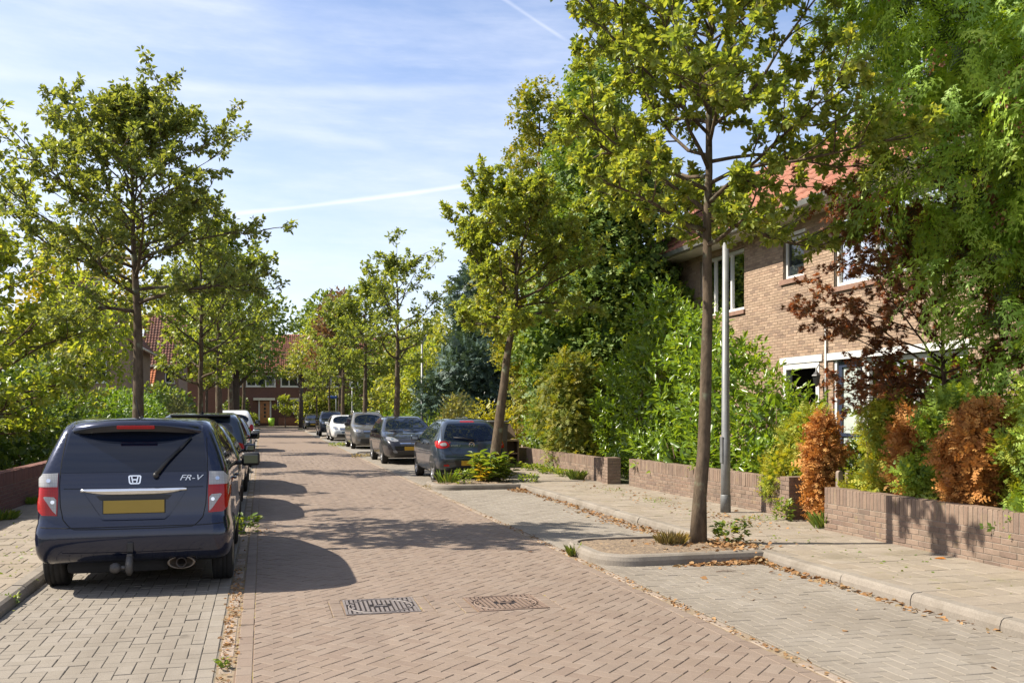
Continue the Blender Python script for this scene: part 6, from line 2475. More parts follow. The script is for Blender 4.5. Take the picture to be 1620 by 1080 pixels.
cp_ = np.repeat(pc_ - np.array((9.7, 9.0, PAV)), 22, 0) + rgc.normal(0, .075, (300 * 22, 3))
foliage('seed_cones', ROUND, cp_, norm(rgc.normal(0, 1, cp_.shape) + np.array([0, 0, -.5])), rgc.normal(0, 1, cp_.shape), rgc.uniform(.022, .04, len(cp_)), leafmat('brown_cone', [(.17, .075, .038), (.23, .11, .055), (.12, .055, .03)], .1), dc_)

HG = 'thuja shrubs of the hedge behind the low walls'
FRS = FROND_S
FRF = FROND_F
def hedge_shrub(label, x, y, z1, r, n, lm, seed, z0=.0, nl=14, size=.125, **kw):
    B = lumps(x, y, PAV + z0, PAV + z1, [(0, r * .75), (.3, r), (.75, r * .9), (1, r * .45)], nl, r * .38, seed, 4)
    kw = {**dict(up=.45, spread=.65), **kw}
    bush('thuja_shrub', label, (x, y, PAV), B, n, size, lm, FRS, seed, group=HG, depth=.6, stems=7, stem_r=.012, **kw)


hedge_shrub('yellowish thuja shrub at the left end of the hedge beside the gate posts', 7.72, 10.42, 1.55, .40, 2700, thuja_y, 41)
hedge_shrub('half dead thuja shrub with orange patches beside the gate posts', 7.6, 9.92, 1.5, .28, 1500, thuja_o, 42, z0=.15)
hedge_shrub('yellow green thuja shrub mixed into the half dead orange one', 7.78, 9.98, 1.2, .36, 1650, thuja_y, 40)
hedge_shrub('dark green thuja shrub left of the big orange one', 7.85, 9.38, 1.72, .46, 3450, thuja_g, 43)
hedge_shrub('brownish green thuja shrub thinning out left of the big orange one', 7.62, 9.12, .95, .30, 1125, thuja_y, 38, nl=9)
hedge_shrub('big dead orange thuja shrub in the middle of the hedge', 7.56, 8.66, 1.5, .36, 3900, thuja_o, 44, nl=18)
hedge_shrub('olive thuja shrub between the big orange one and the bright green one', 7.78, 8.15, 1.55, .40, 2250, thuja_y, 39)
hedge_shrub('bright green thuja shrub at the right edge of the hedge', 7.72, 7.55, 1.85, .58, 5250, thuja_g, 45, nl=20)
hedge_shrub('pale thuja spray with an orange tip above the bright green shrub', 8.05, 7.95, 2.15, .42, 1650, thuja_y, 46, z0=1.2, up=.2)
hedge_shrub('brown dead thuja shrub hanging over the gap beside the pillar', 7.5, 11.62, 1.42, .23, 2550, thuja_o, 47, nl=16, up=.1)
hedge_shrub('yellow green thuja shrub behind the wall right of the lamp post', 7.82, 12.5, 1.5, .46, 3150, thuja_y, 48)
bush('thuja_hedge', 'dense green thuja hedge running behind the half dead shrubs and the near wall', (8.3, 9.3, PAV), [(8.35 + .08 * math.sin(k * 2.1), 7.0 + k * .55, .75 + .08 * math.sin(k * 1.3), .45, .45, .85) for k in range(9)], 6000, .14, thuja_g, FRS, 37, up=.4, cat='hedge', depth=.4)
bush('dark_shrub', 'dark green shrub in the shade behind the wall gap', (8.2, 11.4, PAV), [(8.2, 11.35, .7, .45, .4, .75), (8.35, 11.9, .6, .4, .5, .6)], 1500, .08, dark_bush, LEAF, 49)

# purple maple
rgm = np.random.default_rng(77)
street_tree('purple_maple', 'purple leaved maple spreading in front of the brick house', (8.85, 10.55, PAV), 3.75, .055, 1.2, [(0, 1.1), (.3, 1.6), (.6, 1.75), (.85, 1.6), (1, .9)], (-.1, .2), 46, 8, 5, .062, 8, maple_m, bark_b, MAPLE, 78, cat='maple', updir=.25)

# cherry laurel
bush('cherry_laurel', 'tall bright green cherry laurel between the leaning trunk and the lamp post', (8.4, 15.6, PAV), [(8.5, 14.4, 1.2, .8, .8, 1.1), (8.4, 15.8, 1.4, .9, 1.1, 1.4), (8.4, 17.3, 1.7, .9, 1.1, 1.7), (8.5, 17.6, 3.0, .7, .8, .75), (8.5, 19.2, 2.0, .95, 1.1, 1.9), (8.5, 19.5, 3.5, .65, .75, .9), (8.3, 20.9, 1.5, .8, 1.0, 1.4), (8.5, 20.6, 2.5, .7, .8, .8), (8.5, 16.2, 2.5, .6, .7, .6), (7.8, 17.2, .85, .42, 3.4, .4)], 13000, .135, laurel_m, LAUREL, 51, up=.75, spread=.75, stems=14, stem_r=.03, singles=300, lmat_s=laurel_s, cat='laurel', depth=.42, shoots=8)
bush('light_conifer', 'pale green cypress at the wall, left of the cherry laurel', (7.95, 23.2, PAV), lumps(7.9, 23.2, .1, 2.9, [(0, .9), (.4, 1.1), (.8, .9), (1, .5)], 26, .4, 52, 4), 6500, .20, yellow_con, FRS, 52, hang=.25, up=.25, cat='conifer', depth=.55)
bush('tall_dark_conifer', 'tall dark cypress behind the leaning street tree', (8.9, 24.6, PAV), lumps(8.9, 24.6, .6, 11.0, [(0, 1.4), (.25, 1.95), (.55, 1.95), (.8, 1.5), (1, .5)], 46, .55, 61, 6), 11000, .26, dark_con, FRF, 61, up=.15, spread=.65, cat='conifer', depth=.5, hang=.15, stems=1, stem_r=.16)
bush('tall_dark_conifer', 'dark cypress behind the cherry laurel, left of the brick house', (9.8, 24.4, PAV), lumps(9.8, 24.4, .6, 8.6, [(0, 1.5), (.3, 2.0), (.6, 1.7), (.85, 1.1), (1, .4)], 34, .5, 62, 5), 8000, .27, dark_con, FRF, 62, up=.15, spread=.65, cat='conifer', depth=.5, hang=.15, stems=1, stem_r=.16)
bush('golden_cypress', 'tall yellow green cypress above the leaning tree', (8.0, 27.2, PAV), lumps(8.1, 27.2, 1.5, 11.2, [(0, 1.0), (.3, 1.7), (.6, 1.6), (.85, 1.0), (1, .3)], 40, .45, 63, 6), 7500, .23, yellow_con, FRF, 63, up=.35, spread=.65, cat='conifer', depth=.5, stems=1, stem_r=.14)
bush('dark_shrub', 'glossy dark green shrub behind the weedy garden wall', (8.2, 25.8, PAV), [(7.9, 25.4, 1.0, .75, 1.3, 1.1), (8.5, 27.0, 1.1, 1.0, 1.1, 1.1), (7.75, 23.6, .8, .5, .9, .8)], 4200, .12, dark_bush, LEAF, 64, depth=.45, shoots=6)
bush('dry_shrub', 'brown flowering shrub gone dry behind the leaning trunk', (9.0, 29.3, PAV), [(9.0, 29.5, 2.2, 1.3, 1.2, .95), (8.5, 28.6, 1.5, .9, .9, .8)], 2600, .11, brown_twig, NARROW, 65, up=.3)
bush('blue_conifer', 'rounded blue green cypress behind the parked cars on the right', (9.6, 41.5, PAV), lumps(9.6, 41.5, .2, 8.2, [(0, 2.1), (.25, 2.4), (.6, 1.7), (.85, .9), (1, .3)], 40, .6, 66, 6), 6500, .36, blue_con, PLUME, 66, up=.3, spread=.6, cat='conifer', depth=.45)
bush('yellow_shrub', 'bright yellow shrub above the grey blue hatchback', (7.3, 30.2, PAV), [(7.2, 30.2, 1.0, .7, .9, 1.0), (7.9, 30.0, .9, .7, .8, .95)], 2200, .10, yel_m, LEAF, 67, shoots=6)
bush('variegated_shrub', 'cream and green shrub with two white flower heads', (7.2, 35.6, PAV), [(7.2, 35.6, 1.1, .7, .8, 1.1), (7.4, 36.2, 1.7, .6, .6, .6)], 1800, .12, leafmat('cream_leaf', [(.22, .22, .08), (.30, .28, .12), (.14, .17, .04)], .35), LEAF, 68, shoots=6)

bgT = []


def garden_tree(label, base, H, Rr, lm, seed, size=.28, n=2600, zc=.35, name='garden_tree', squash=1.0, nb=9, cat='tree', trunk_r=.16):
    """trunk with limbs and a crown of leaf clumps gathered round the limb ends"""
    rg = np.random.default_rng(seed)
    root = thing(name, label, cat, base, 0)
    P = [([(0, 0, -.1), (.05, .02, H * zc), (rg.normal(0, .2), rg.normal(0, .2), H * .85)], [trunk_r, trunk_r * .75, .03], 8)]
    B = []
    for i in range(nb):
        a = i * 2.4 + rg.random()
        f = (i + .5) / nb
        z = H * (zc + .12 + (1 - zc - .22) * f)
        rad = Rr * math.sin(math.pi * min(1, .28 + .66 * f)) * rg.uniform(.6, .95)
        c_ = (rad * math.cos(a) * .72, rad * math.sin(a) * .72, z)
        q = Rr * rg.uniform(.38, .58)
        B.append((*c_, q, q, q * .72 * squash))
        P.append(([(0, 0, H * zc * .9 + f * H * .3), (c_[0] * .5, c_[1] * .5, (z + H * zc) / 2), c_], [trunk_r * .5, trunk_r * .3, .015], 5))
    B.append((0, 0, H * .86, Rr * .45, Rr * .45, H * .13))
    trunk_mesh(P, 'trunk', bark_far, root)
    pos, out = blob_points(B, n, rg, .75, H * zc * .5)
    m = len(pos)
    d = norm(out + rg.normal(0, .8, (m, 3)) + np.array([0, 0, .1]))
    up = norm(rg.normal(0, .6, (m, 3)) + np.array([0, 0, 1.]))
    cl_ = .5 + .5 * np.sin(pos[:, 0] * 1.9 + seed) * np.sin(pos[:, 2] * 2.1 + pos[:, 1] * 1.3)
    foliage('crown', LEAF, pos, d, up, size * rg.uniform(.6, 1.25, m), lm, root, np.clip(.35 * cl_ + .65 * rg.random(m), 0, .999))
    return root


garden_tree('light green garden tree between the blue cypress and the second lamp post', (8.5, 51, PAV), 5.2, 2.2, cherry_m, 101, .22, 3600, .2)
garden_tree('bushy green tree behind the black hatchback', (8.8, 58, PAV), 6.0, 2.6, bg_m, 102, .26, 3400, .15)
garden_tree('round yellowish tree behind the white hatchback', (9.5, 62, PAV), 6.6, 2.9, bg_m, 103, .3, 3000, .15)
garden_tree('dense green tree behind the dark blue off-roader', (9.0, 72, PAV), 7.0, 3.0, bg_d, 104, .34, 2800, .15)
garden_tree('tall tree over the gardens right of the street, half way up', (13.5, 50, PAV), 9.0, 3.4, bg_m, 105, .34, 3600, .3)
garden_tree('tall tree over the gardens right of the street, near its end', (13.5, 66, PAV), 9.5, 3.6, bg_m, 106, .36, 3200, .3)
garden_tree('reddish brown tree near the end of the street on the right', (6.2, 80, PAV), 12.0, 2.8, red_m, 107, .34, 3600, .3)
garden_tree('sparse yellow green tree left of the reddish one', (5.6, 106.9, PAV), 13.0, 2.8, cherry_m, 108, .32, 1600, .35)
garden_tree('dark green tree towering over the roofs at the end of the street', (8.2, 134, PAV), 18.5, 5.0, bg_d, 109, .7, 3200, .35)
garden_tree('green tree behind the red brown one at the street end', (16, 100, PAV), 11.5, 4.2, bg_m, 110, .45, 2800, .25)
garden_tree('broad tree behind the blue cypress', (13.5, 40, PAV), 7.0, 3.2, bg_m, 111, .3, 3000, .2)
garden_tree('two stemmed tree on the far side of the junction', (3.9, 101.5, .1), 9.5, 2.4, bg_m, 112, .3, 1900, .42, trunk_r=.26)
bush('junction_shrub', 'tall pale green shrub right of the orange door', (6.2, 104.6, .1), [(5.2, 104.6, 1.6, 1.8, 1.0, 1.7), (7.4, 104.4, 2.1, 2.0, 1.0, 2.2), (9.4, 104.4, 1.7, 1.6, 1.0, 1.7)], 3000, .3, bg_m, LEAF, 113)
street_tree('sapling', 'thin sapling with a small pale crown before the end house', (2.35, 103.4, .1), 2.6, .05, 1.0, [(0, .8), (.5, 1.0), (1, .4)], (0, 0), 10, 4, 3, .2, 5, cherry_m, bark_far, LEAF, 114)
bush('clipped_shrub', 'dark green rounded shrub left of the orange door', (-2.6, 105.5, .1), [(-2.6, 105.5, 1.6, 1.4, .8, 1.9)], 1200, .25, bg_d, LEAF, 115)
bush('light_shrub', 'small yellowish shrub at the foot of the orange door', (-1.3, 104.0, .1), [(-1.2, 104, .8, .8, .6, .8)], 500, .2, cherry_m, LEAF, 116)
bush('garden_hedge', 'bright clipped hedge behind the off-roader and the white hatchback', (7.7, 64, PAV), [(7.6, y_, .85, .6, 1.6, .95) for y_ in range(54, 84, 3)], 3600, .2, hedge_m, LEAF, 117, cat='hedge')
bush('mixed_shrubs', 'dark garden shrubs behind the black hatchback', (7.8, 41, PAV), [(7.7, 38.5, .7, .6, 1.2, .8), (7.9, 41, .9, .7, 1.5, 1.0), (7.7, 44, .8, .6, 1.6, .9), (7.8, 48, .9, .7, 1.8, 1.0)], 3200, .17, dark_bush, LEAF, 118, cat='shrubs')

# --- the left gardens
street_tree('cherry_tree', 'bushy yellow green cherry tree with forked bare stems behind the left wall', (-4.85, 16.6, PAV), 4.7, .085, .55, [(0, .9), (.2, 1.9), (.5, 2.2), (.75, 1.8), (1, .8)], (-.1, 0), 30, 6, 4, .115, 6, cherry_m, bark_b, LEAF, 201, cat='tree', updir=.7, up_top=1.1)
street_tree('cherry_tree', 'second yellow green cherry tree reaching out over the wall', (-5.6, 21.5, PAV), 4.6, .08, .9, [(0, .9), (.2, 2.0), (.5, 2.3), (.75, 1.8), (1, .8)], (.1, 0), 28, 6, 4, .13, 6, cherry_m, bark_b, LEAF, 202, cat='tree', updir=.6)
bush('dark_shrub', 'dark evergreen shrub behind the cherry stems', (-5.9, 25.5, PAV), [(-5.6, 24.6, 1.2, 1.2, 1.4, 1.4), (-6.2, 27.5, 1.5, 1.4, 1.6, 1.6), (-5.0, 27.5, 1.0, .8, 1.4, 1.2)], 5000, .14, dark_bush, LEAF, 203, shoots=6)
bush('dark_shrub', 'dark shrub filling the garden at the left edge', (-7.4, 20.5, PAV), [(-7.2, 20, 1.0, 1.3, 1.5, 1.2), (-7.4, 17.5, .9, 1.3, 1.3, 1.0)], 2600, .14, dark_bush, LEAF, 204, shoots=6)
bush('light_shrub', 'leafy green shrub above the dark one, left of the first trunk', (-6.6, 31, PAV), [(-6.4, 30.6, 2.3, 1.7, 1.7, 1.7), (-7.4, 32.5, 3.0, 1.6, 1.8, 1.7)], 3000, .17, bg_m, LEAF, 205, shoots=6)
bush('clipped_hedge', 'bright green clipped hedge right of the first street tree', (-5.2, 38, PAV), [(-4.9, 34.5 + i * 2.0, 1.05, 1.1, 1.5, 1.35) for i in range(5)], 5200, .14, hedge_m, LEAF, 206, cat='hedge', depth=.25)
bush('grey_shrub', 'small grey green feathery shrub at the end of the clipped hedge', (-3.9, 46, PAV), [(-3.7, 46, 1.1, .6, .6, 1.2)], 900, .22, olive_m, NARROW, 207, up=.9)
bush('dark_shrub', 'dark undergrowth between the trunks of the left row', (-5.4, 52, PAV), [(-5.0, 50, 1.4, 1.4, 2, 1.6), (-5.2, 55, 1.5, 1.4, 2.4, 1.6), (-5.2, 61, 1.5, 1.4, 2.6, 1.6)], 3600, .22, bg_d, LEAF, 208)
garden_tree('yellowing tree behind the left hand roofs', (-12, 70, PAV), 14.0, 5.0, bg_y, 210, .42, 4200, .3)
garden_tree('yellow green tree between the first and second left street trees', (-8.2, 48, PAV), 8.0, 2.6, cherry_m, 211, .28, 2800, .3)
garden_tree('broad green tree beyond the gardens on the left, middle of the row', (-7.5, 92, PAV), 14.5, 4.6, bg_m, 212, .45, 3800, .25)
garden_tree('dark broad tree overhanging the far left pavement', (-1.75, 66.0, .09), 10.8, 4.0, bg_d, 213, .34, 4200, .3, trunk_r=.3)
garden_tree('tall green tree behind the red roofed house at the far left', (-15, 42, PAV), 9.0, 3.6, bg_m, 214, .34, 3000, .25)
garden_tree('garden tree close behind the cherry at the left edge', (-9.0, 19, PAV), 4.9, 1.9, cherry_m, 215, .18, 2600, .25)
garden_tree('tree rising at the far end of the left row', (-5.5, 101, PAV), 13.0, 4.2, bg_m, 216, .45, 3000, .3)
# ================================================================ STREET FURNITURE AND SMALL THINGS
galv = plain('galvanised_steel', (.19, .195, .195), .5, .25, var=.18, scale=5)
galv_d = plain('lamp_post_base', (.16, .165, .165), .55, .4, var=.2, scale=8)


def lamp_post(label, x, y, h, r):
    root = thing('lamp_post', label, 'lamp post', (x, y, PAV))
    MB().tube([(0, 0, 0), (0, 0, h * .24), (0, 0, h * .245), (0, 0, h)], [r * 1.18, r * 1.12, r, r * .72], 16).build('pole', galv, root)
    MB().tube([(0, 0, 0), (0, 0, .26), (0, 0, .27)], [r * 1.27, r * 1.25, r * 1.18], 16).build('base', galv_d, root)
    d = MB().box(-r * 1.25, -.04, .75, -r * .9, .04, 1.15, .008)
    d.build('service_door', galv_d, root)
    l = MB()
    l.lathe([(r * .7, 0), (.05, .02), (.10, .10), (.20, .26), (.21, .28)], 18)
    l.V = [(a, b, c + h) for a, b, c in l.V]
    lo = l.build('lantern', plain('frosted_lamp_shade', (.55, .55, .52), .3, var=.05), root)
    t = MB().lathe([(.22, .28), (.20, .31), (.08, .36), (0, .37)], 18)
    t.V = [(a, b, c + h) for a, b, c in t.V]
    t.build('lantern_cap', galv_d, lo)
    return root


lamp_post('plain grey lamp post on the pavement in front of the low wall and brick house', 6.82, 13.13, 4.6, .062)
lamp_post('slim grey lamp post far behind the black hatchback', 7.0, 42.6, 4.6, .062)
lamp_post('slim grey lamp post farther off behind the off-roader', 6.9, 76, 4.8, .065)

# blue street name sign on a pole at the junction
root = thing('street_sign', 'small blue oval name sign on a thin pole at the junction', 'sign', (7.2, 97.2, .0))
MB().tube([(0, 0, 0), (0, 0, 3.6)], .04, 8).build('pole', galv, root)
m = MB().lathe([(0, -.02), (.5, -.02), (.5, .02), (0, .02)], 28, Matrix.Translation((-.35, -.06, 3.15)) @ Matrix.Rotation(math.pi / 2, 4, 'X') @ Matrix.Diagonal((1, .34, 1, 1)))
m.build('sign_plate', plain('blue_sign', (.02, .06, .22), .4, var=.08), root)

# lime green tub by the end house
root = thing('plant_tub', 'lime green tub standing by the orange door', 'tub', (.95, 105.0, .1))
MB().lathe([(0, 0), (.26, 0), (.36, .9), (.33, .9), (.30, .8), (0, .8)], 16).build('tub', plain('lime_plastic', (.25, .45, .03), .4), root)

# wheelie bin and discarded cabinet beyond the leaning tree
bin_m = plain('grey_bin_plastic', (.075, .068, .06), .6, var=.2)
root = thing('wheelie_bin', 'dark grey wheelie bin behind the leaning trunk', 'bin', (6.2, 25.6, PAV), R(8))
b = MB()
V = [(-.26, -.3, .06), (.26, -.3, .06), (.26, .3, .06), (-.26, .3, .06), (-.30, -.36, 1.2), (.30, -.36, 1.2), (.30, .36, 1.2), (-.30, .36, 1.2)]
b.add(V, [(0, 1, 5, 4), (1, 2, 6, 5), (2, 3, 7, 6), (3, 0, 4, 7), (3, 2, 1, 0)])
b.box(-.32, -.38, 1.17, .32, .38, 1.22, .01)
b.build('tub', bin_m, root)
l = MB().box(-.32, -.40, 1.23, .32, .38, 1.29, .025)
l.box(-.2, .38, 1.22, .2, .44, 1.28, .01)
l.build('lid', plain('grey_bin_lid', (.16, .15, .14), .55, var=.15), root)
for sx in (-1, 1):
    MB().lathe([(0, -.03), (.1, -.03), (.1, .03), (0, .03)], 16, Matrix.Translation((sx * .25, .34, .1)) @ Matrix.Rotation(math.pi / 2, 4, 'Y')).build('wheel', rubber, root)
board = plain('weathered_board', (.17, .115, .075), .8, var=.25, scale=4)
board_l = plain('pale_wood_edge', (.42, .30, .19), .75, var=.2, scale=6)
root = thing('cabinet', 'discarded wooden cabinet lying open beside the brick pillar', 'cabinet', (6.55, 25.9, PAV), R(-6))
MB().box(-.02, -.3, 0, .42, .3, .05).build('bottom', board, root)
for x in (-.02, .38):
    MB().box(x, -.3, .05, x + .04, .3, .72).build('side_panel', board_l if x < 0 else board, root)
MB().box(.02, .27, .05, .38, .3, .72).build('back_panel', board, root)
MB().box(-.02, -.3, .72, .42, .3, .76).build('top', board_l, root)
MB().box(.02, -.26, .36, .38, .27, .385).build('shelf', board_l, root)
root = thing('loose_board', 'brown board leaning on top of the discarded cabinet', 'board', (6.75, 25.9, PAV + .76), R(-10))
mm = MB().box(-.2, -.015, .0, .2, .015, .42, M=Matrix.Rotation(R(-24), 4, 'Y') @ Matrix.Rotation(R(-14), 4, 'X'))
mm.build('panel', board, root)
root = thing('leaning_panel', 'dark panel leaning behind the weeds at the leaning tree', 'panel', (6.1, 24.2, PAV), R(15))
MB().box(-.25, -.015, 0, .25, .015, .8, M=Matrix.Rotation(R(-18), 4, 'X')).build('panel', plain('dark_panel', (.06, .045, .035), .7), root)

# gate posts left of the orange hedge
root = thing('gate_posts', 'two weathered round topped posts rising behind the end of the near wall', 'gate posts', (7.33, 10.95, PAV))
for dx in (0, .14):
    p = MB()
    prof = [(-.035, 0), (.035, 0)] + [(.035 * math.cos(a), .72 + .035 * math.sin(a)) for a in [math.pi * k / 8 for k in range(9)]]
    V = [(x + dx, y, z) for y in (-.03, .03) for x, z in prof]
    n = len(prof)
    p.add(V, [tuple(range(n)), tuple(range(2 * n - 1, n - 1, -1))] + [(i, (i + 1) % n, n + (i + 1) % n, n + i) for i in range(n)])
    p.build('post', plain('weathered_post', (.20, .155, .12), .85, var=.3, scale=9), root)

# terracotta pot with a plant on the left garden wall
terra = plain('terracotta', (.36, .14, .07), .8, var=.2)
root = thing('flower_pot', 'terracotta pot with a leafy plant in the left garden beside the near blue car', 'flower pot', (-4.2, 28.0, .42))
MB().lathe([(0, 0), (.13, 0), (.19, .26), (.21, .27), (.21, .34), (.18, .34), (.17, .28), (0, .28)], 18).build('pot', terra, root)
rg = np.random.default_rng(5)
n = 90
d = norm(np.stack([rg.normal(0, .6, n), rg.normal(0, .6, n), rg.uniform(.2, 1.2, n)], -1))
foliage('plant', LEAF, np.array([0, 0, .33]) + d * rg.uniform(.05, .4, (n, 1)), d, norm(rg.normal(0, .5, (n, 3)) + np.array([0, 0, 1])), rg.uniform(.09, .17, n), cherry_m, root, rg.random(n))
MB().box(-.19, -.19, -.36, .19, .19, -.002).build('plinth', board, root)

# bare magnolia like shrub with dry twigs in front of the porch
rg = np.random.default_rng(9)
root = thing('bare_shrub', 'nearly leafless pale twigged shrub in front of the porch', 'shrub', (9.6, 15.6, PAV))
P = []
tips = []
for i in range(9):
    a = i * 2.4
    p = np.array([0, 0, -.1]); d = norm(np.array([math.cos(a) * .35, math.sin(a) * .5, 1.]))
    br = [p]
    for k in range(6):
        d = norm(d + rg.normal(0, .22, 3) + np.array([0, 0, .05])); p = p + d * .38; br.append(p)
        if k > 1:
            for _ in range(3):
                e = norm(d + rg.normal(0, .8, 3)); q = [p, p + e * .16, p + norm(e + rg.normal(0, .4, 3)) * .32]
                P.append(([tuple(v) for v in q], [.008, .006, .003], 4)); tips += [q[1], q[2]]
    P.append(([tuple(v) for v in br], [.022, .02, .017, .014, .011, .008, .005], 5))
trunk_mesh(P, 'stem', plain('pale_twig', (.26, .19, .15), .85, var=.25), root)
tips = np.array(tips); m = len(tips)
foliage('leaf_remnants', LEAF, np.repeat(tips, 2, 0), rg.normal(0, 1, (2 * m, 3)), rg.normal(0, 1, (2 * m, 3)), rg.uniform(.03, .06, 2 * m), leafmat('dry_pink_leaf', [(.26, .16, .12), (.32, .22, .16), (.2, .13, .09)], .3), root)

# ---------------------------------------------------------------- weeds, tall grasses, litter
weed_m = leafmat('weed_leaf', [(.09, .15, .024), (.12, .18, .03), (.15, .21, .035), (.20, .22, .045)], .35)
straw_m = leafmat('dry_grass', [(.26, .19, .07), (.32, .25, .10), (.20, .17, .05)], .35, tcol=(1.4, 1.2, .8))
BLADE_L = leaf_tmpl(.11, .45, .05)
BLADE = leaf_tmpl(.045, .30, .015)


def weed(label, x, y, z, r, h, n, mat=weed_m, kind='leaf', seed=1, cat='weed', name='weed_tuft'):
    rg = np.random.default_rng(seed)
    root = thing(name, label, cat, (x, y, z), 0, 'weeds along the kerbs and walls')
    a = rg.uniform(0, 6.28, n)
    q = r * np.sqrt(rg.random(n))
    if kind == 'stalk':                                  # leafy stalks: long leaves arching out along upright stems
        ns = max(4, n // 14)
        P = []
        L_, D_ = [], []
        for i in range(ns):
            x0, y0 = r * math.sqrt(rg.random()) * np.array([math.cos(a[i]), math.sin(a[i])])
            hh = h * rg.uniform(.6, 1.1)
            tip = np.array([x0 * 1.5 + rg.normal(0, .05), y0 * 1.5 + rg.normal(0, .05), hh])
            P.append(([(x0, y0, -.02), tuple(tip * .55 + np.array([x0, y0, 0]) * .45), tuple(tip)], [.007, .006, .003], 4))
            for k in range(14):
                t = .15 + .85 * k / 13
                b_ = np.array([x0, y0, 0]) * (1 - t) + tip * t
                az_ = k * 2.4 + i
                L_.append(b_); D_.append((math.cos(az_), math.sin(az_), rg.uniform(.3, 1.0)))
        L_ = np.array(L_); D_ = norm(np.array(D_)); m_ = len(L_)
        trunk_mesh(P, 'stem', mat, root)
        foliage('leaves', BLADE_L, L_, D_, norm(rg.normal(0, .25, (m_, 3)) + np.array([0, 0, 1])), h * rg.uniform(.22, .42, m_), mat, root, rg.random(m_))
        return root
    if kind == 'blade':
        pos = np.stack([q * np.cos(a), q * np.sin(a), np.full(n, -.01)], -1)
        d = norm(np.stack([np.cos(a) * .18, np.sin(a) * .18, np.ones(n)], -1) + rg.normal(0, .17, (n, 3)))
        foliage('blades', BLADE, pos, d, norm(np.stack([-np.cos(a), -np.sin(a), np.full(n, .2)], -1)), h * rg.uniform(.5, 1.1, n), mat, root)
    else:
        hh = h * rg.random(n) ** .8
        pos = np.stack([q * np.cos(a), q * np.sin(a), hh], -1)
        d = norm(np.stack([np.cos(a), np.sin(a), rg.uniform(0, .9, n)], -1) + rg.normal(0, .4, (n, 3)))
        foliage('leaves', LEAF, pos, d, norm(rg.normal(0, .4, (n, 3)) + np.array([0, 0, 1])), rg.uniform(.5, 1.1, n) * min(.09, h * .6), mat, root)
    return root


weed('tall yellowing lily leaves round the foot of the leaning tree', 4.75, 20.2, .1, .24, .58, 330, weed_m, 'stalk', 1, 'plants', 'tall_plants')
weed('tall green leaves right of the leaning trunk', 5.15, 20.45, .1, .22, .55, 300, weed_m, 'stalk', 2, 'plants', 'tall_plants')
weed('dry golden blades at the front of the tall plants', 4.62, 20.05, .1, .10, .42, 90, leafmat('golden_blade', [(.36, .26, .03), (.28, .24, .04)], .4), 'stalk', 3, 'plants', 'tall_plants')
weed('round leaved weed left of the tall plants', 4.15, 19.8, .1, .16, .30, 140, weed_m, 'leaf', 4)
weed('wispy weed behind the rear wheel of the grey blue hatchback', 3.85, 20.1, .1, .2, .32, 60, weed_m, 'blade', 5)
weed('low weed at the right end of the second bed', 5.6, 19.9, .1, .2, .16, 120, weed_m, 'leaf', 6)
weed('strip of bright weeds along the foot of the weedy wall', 6.95, 21.5, PAV, .22, .14, 200, weed_m, 'leaf', 7)
weed('second clump of bright weeds along the weedy wall', 6.95, 22.6, PAV, .28, .15, 260, weed_m, 'leaf', 8)
weed('far clump of bright weeds along the weedy wall', 6.9, 24.0, PAV, .3, .15, 260, weed_m, 'leaf', 9)
weed('grassy tuft at the near end of the weedy wall strip', 6.9, 20.4, PAV, .16, .25, 140, weed_m, 'blade', 10)
weed('green weed at the foot of the squat pillar', 7.1, 11.95, PAV, .12, .28, 120, weed_m, 'leaf', 11)
weed('bright grass tuft at the wall gap beside the near wall', 7.15, 11.0, PAV, .14, .26, 130, weed_m, 'blade', 12)
weed('flat yellowish weeds in front of the squat pillar', 6.85, 12.1, PAV, .25, .05, 130, weed_m, 'leaf', 13)
weed('dry grass tuft left of the near right trunk', 4.55, 10.1, .11, .15, .16, 180, straw_m, 'blade', 14)
weed('green weed right of the near right trunk', 5.2, 10.0, .11, .12, .22, 90, weed_m, 'leaf', 15)
weed('small upright weed at the right end of the near bed', 5.38, 9.95, .11, .06, .26, 50, weed_m, 'leaf', 16)
weed('weed growing at the left corner of the near kerbed bed', 3.42, 10.2, .0, .08, .16, 60, weed_m, 'blade', 17)
weed('bright weed in the left gutter beside the rear wheel of the near blue car', -.22, 13.3, 0, .16, .22, 120, weed_m, 'leaf', 18)
weed('small weed at the left kerb in the foreground', -2.06, 8.75, .0, .07, .09, 50, weed_m, 'leaf', 19)
weed('tiny weed in the left gutter at the bottom of the picture', -.24, 6.25, 0, .03, .07, 26, weed_m, 'leaf', 20)
weed('grass along the foot of the left garden wall', -3.62, 14.9, PAV, .22, .16, 260, weed_m, 'blade', 21)
weed('second grass clump along the left garden wall', -3.62, 17.4, PAV, .25, .14, 260, weed_m, 'blade', 22)
weed('weed patch on the pavement in front of the laurel wall', 6.5, 15.0, PAV, .25, .05, 70, weed_m, 'leaf', 23)
weed('second weed patch on the pavement towards the laurel', 6.55, 17.2, PAV, .25, .05, 80, weed_m, 'leaf', 24)
weed('yellow weeds at the corner of the second kerbed bed', 3.45, 19.9, 0, .16, .07, 90, straw_m, 'leaf', 25)
weed('yellowish weeds at the corner of the third kerbed bed', 3.42, 34.4, 0, .3, .12, 140, straw_m, 'leaf', 26)
weed('yellowish weeds at the corner of the fourth kerbed bed', 3.45, 45.8, 0, .4, .16, 160, weed_m, 'leaf', 27)


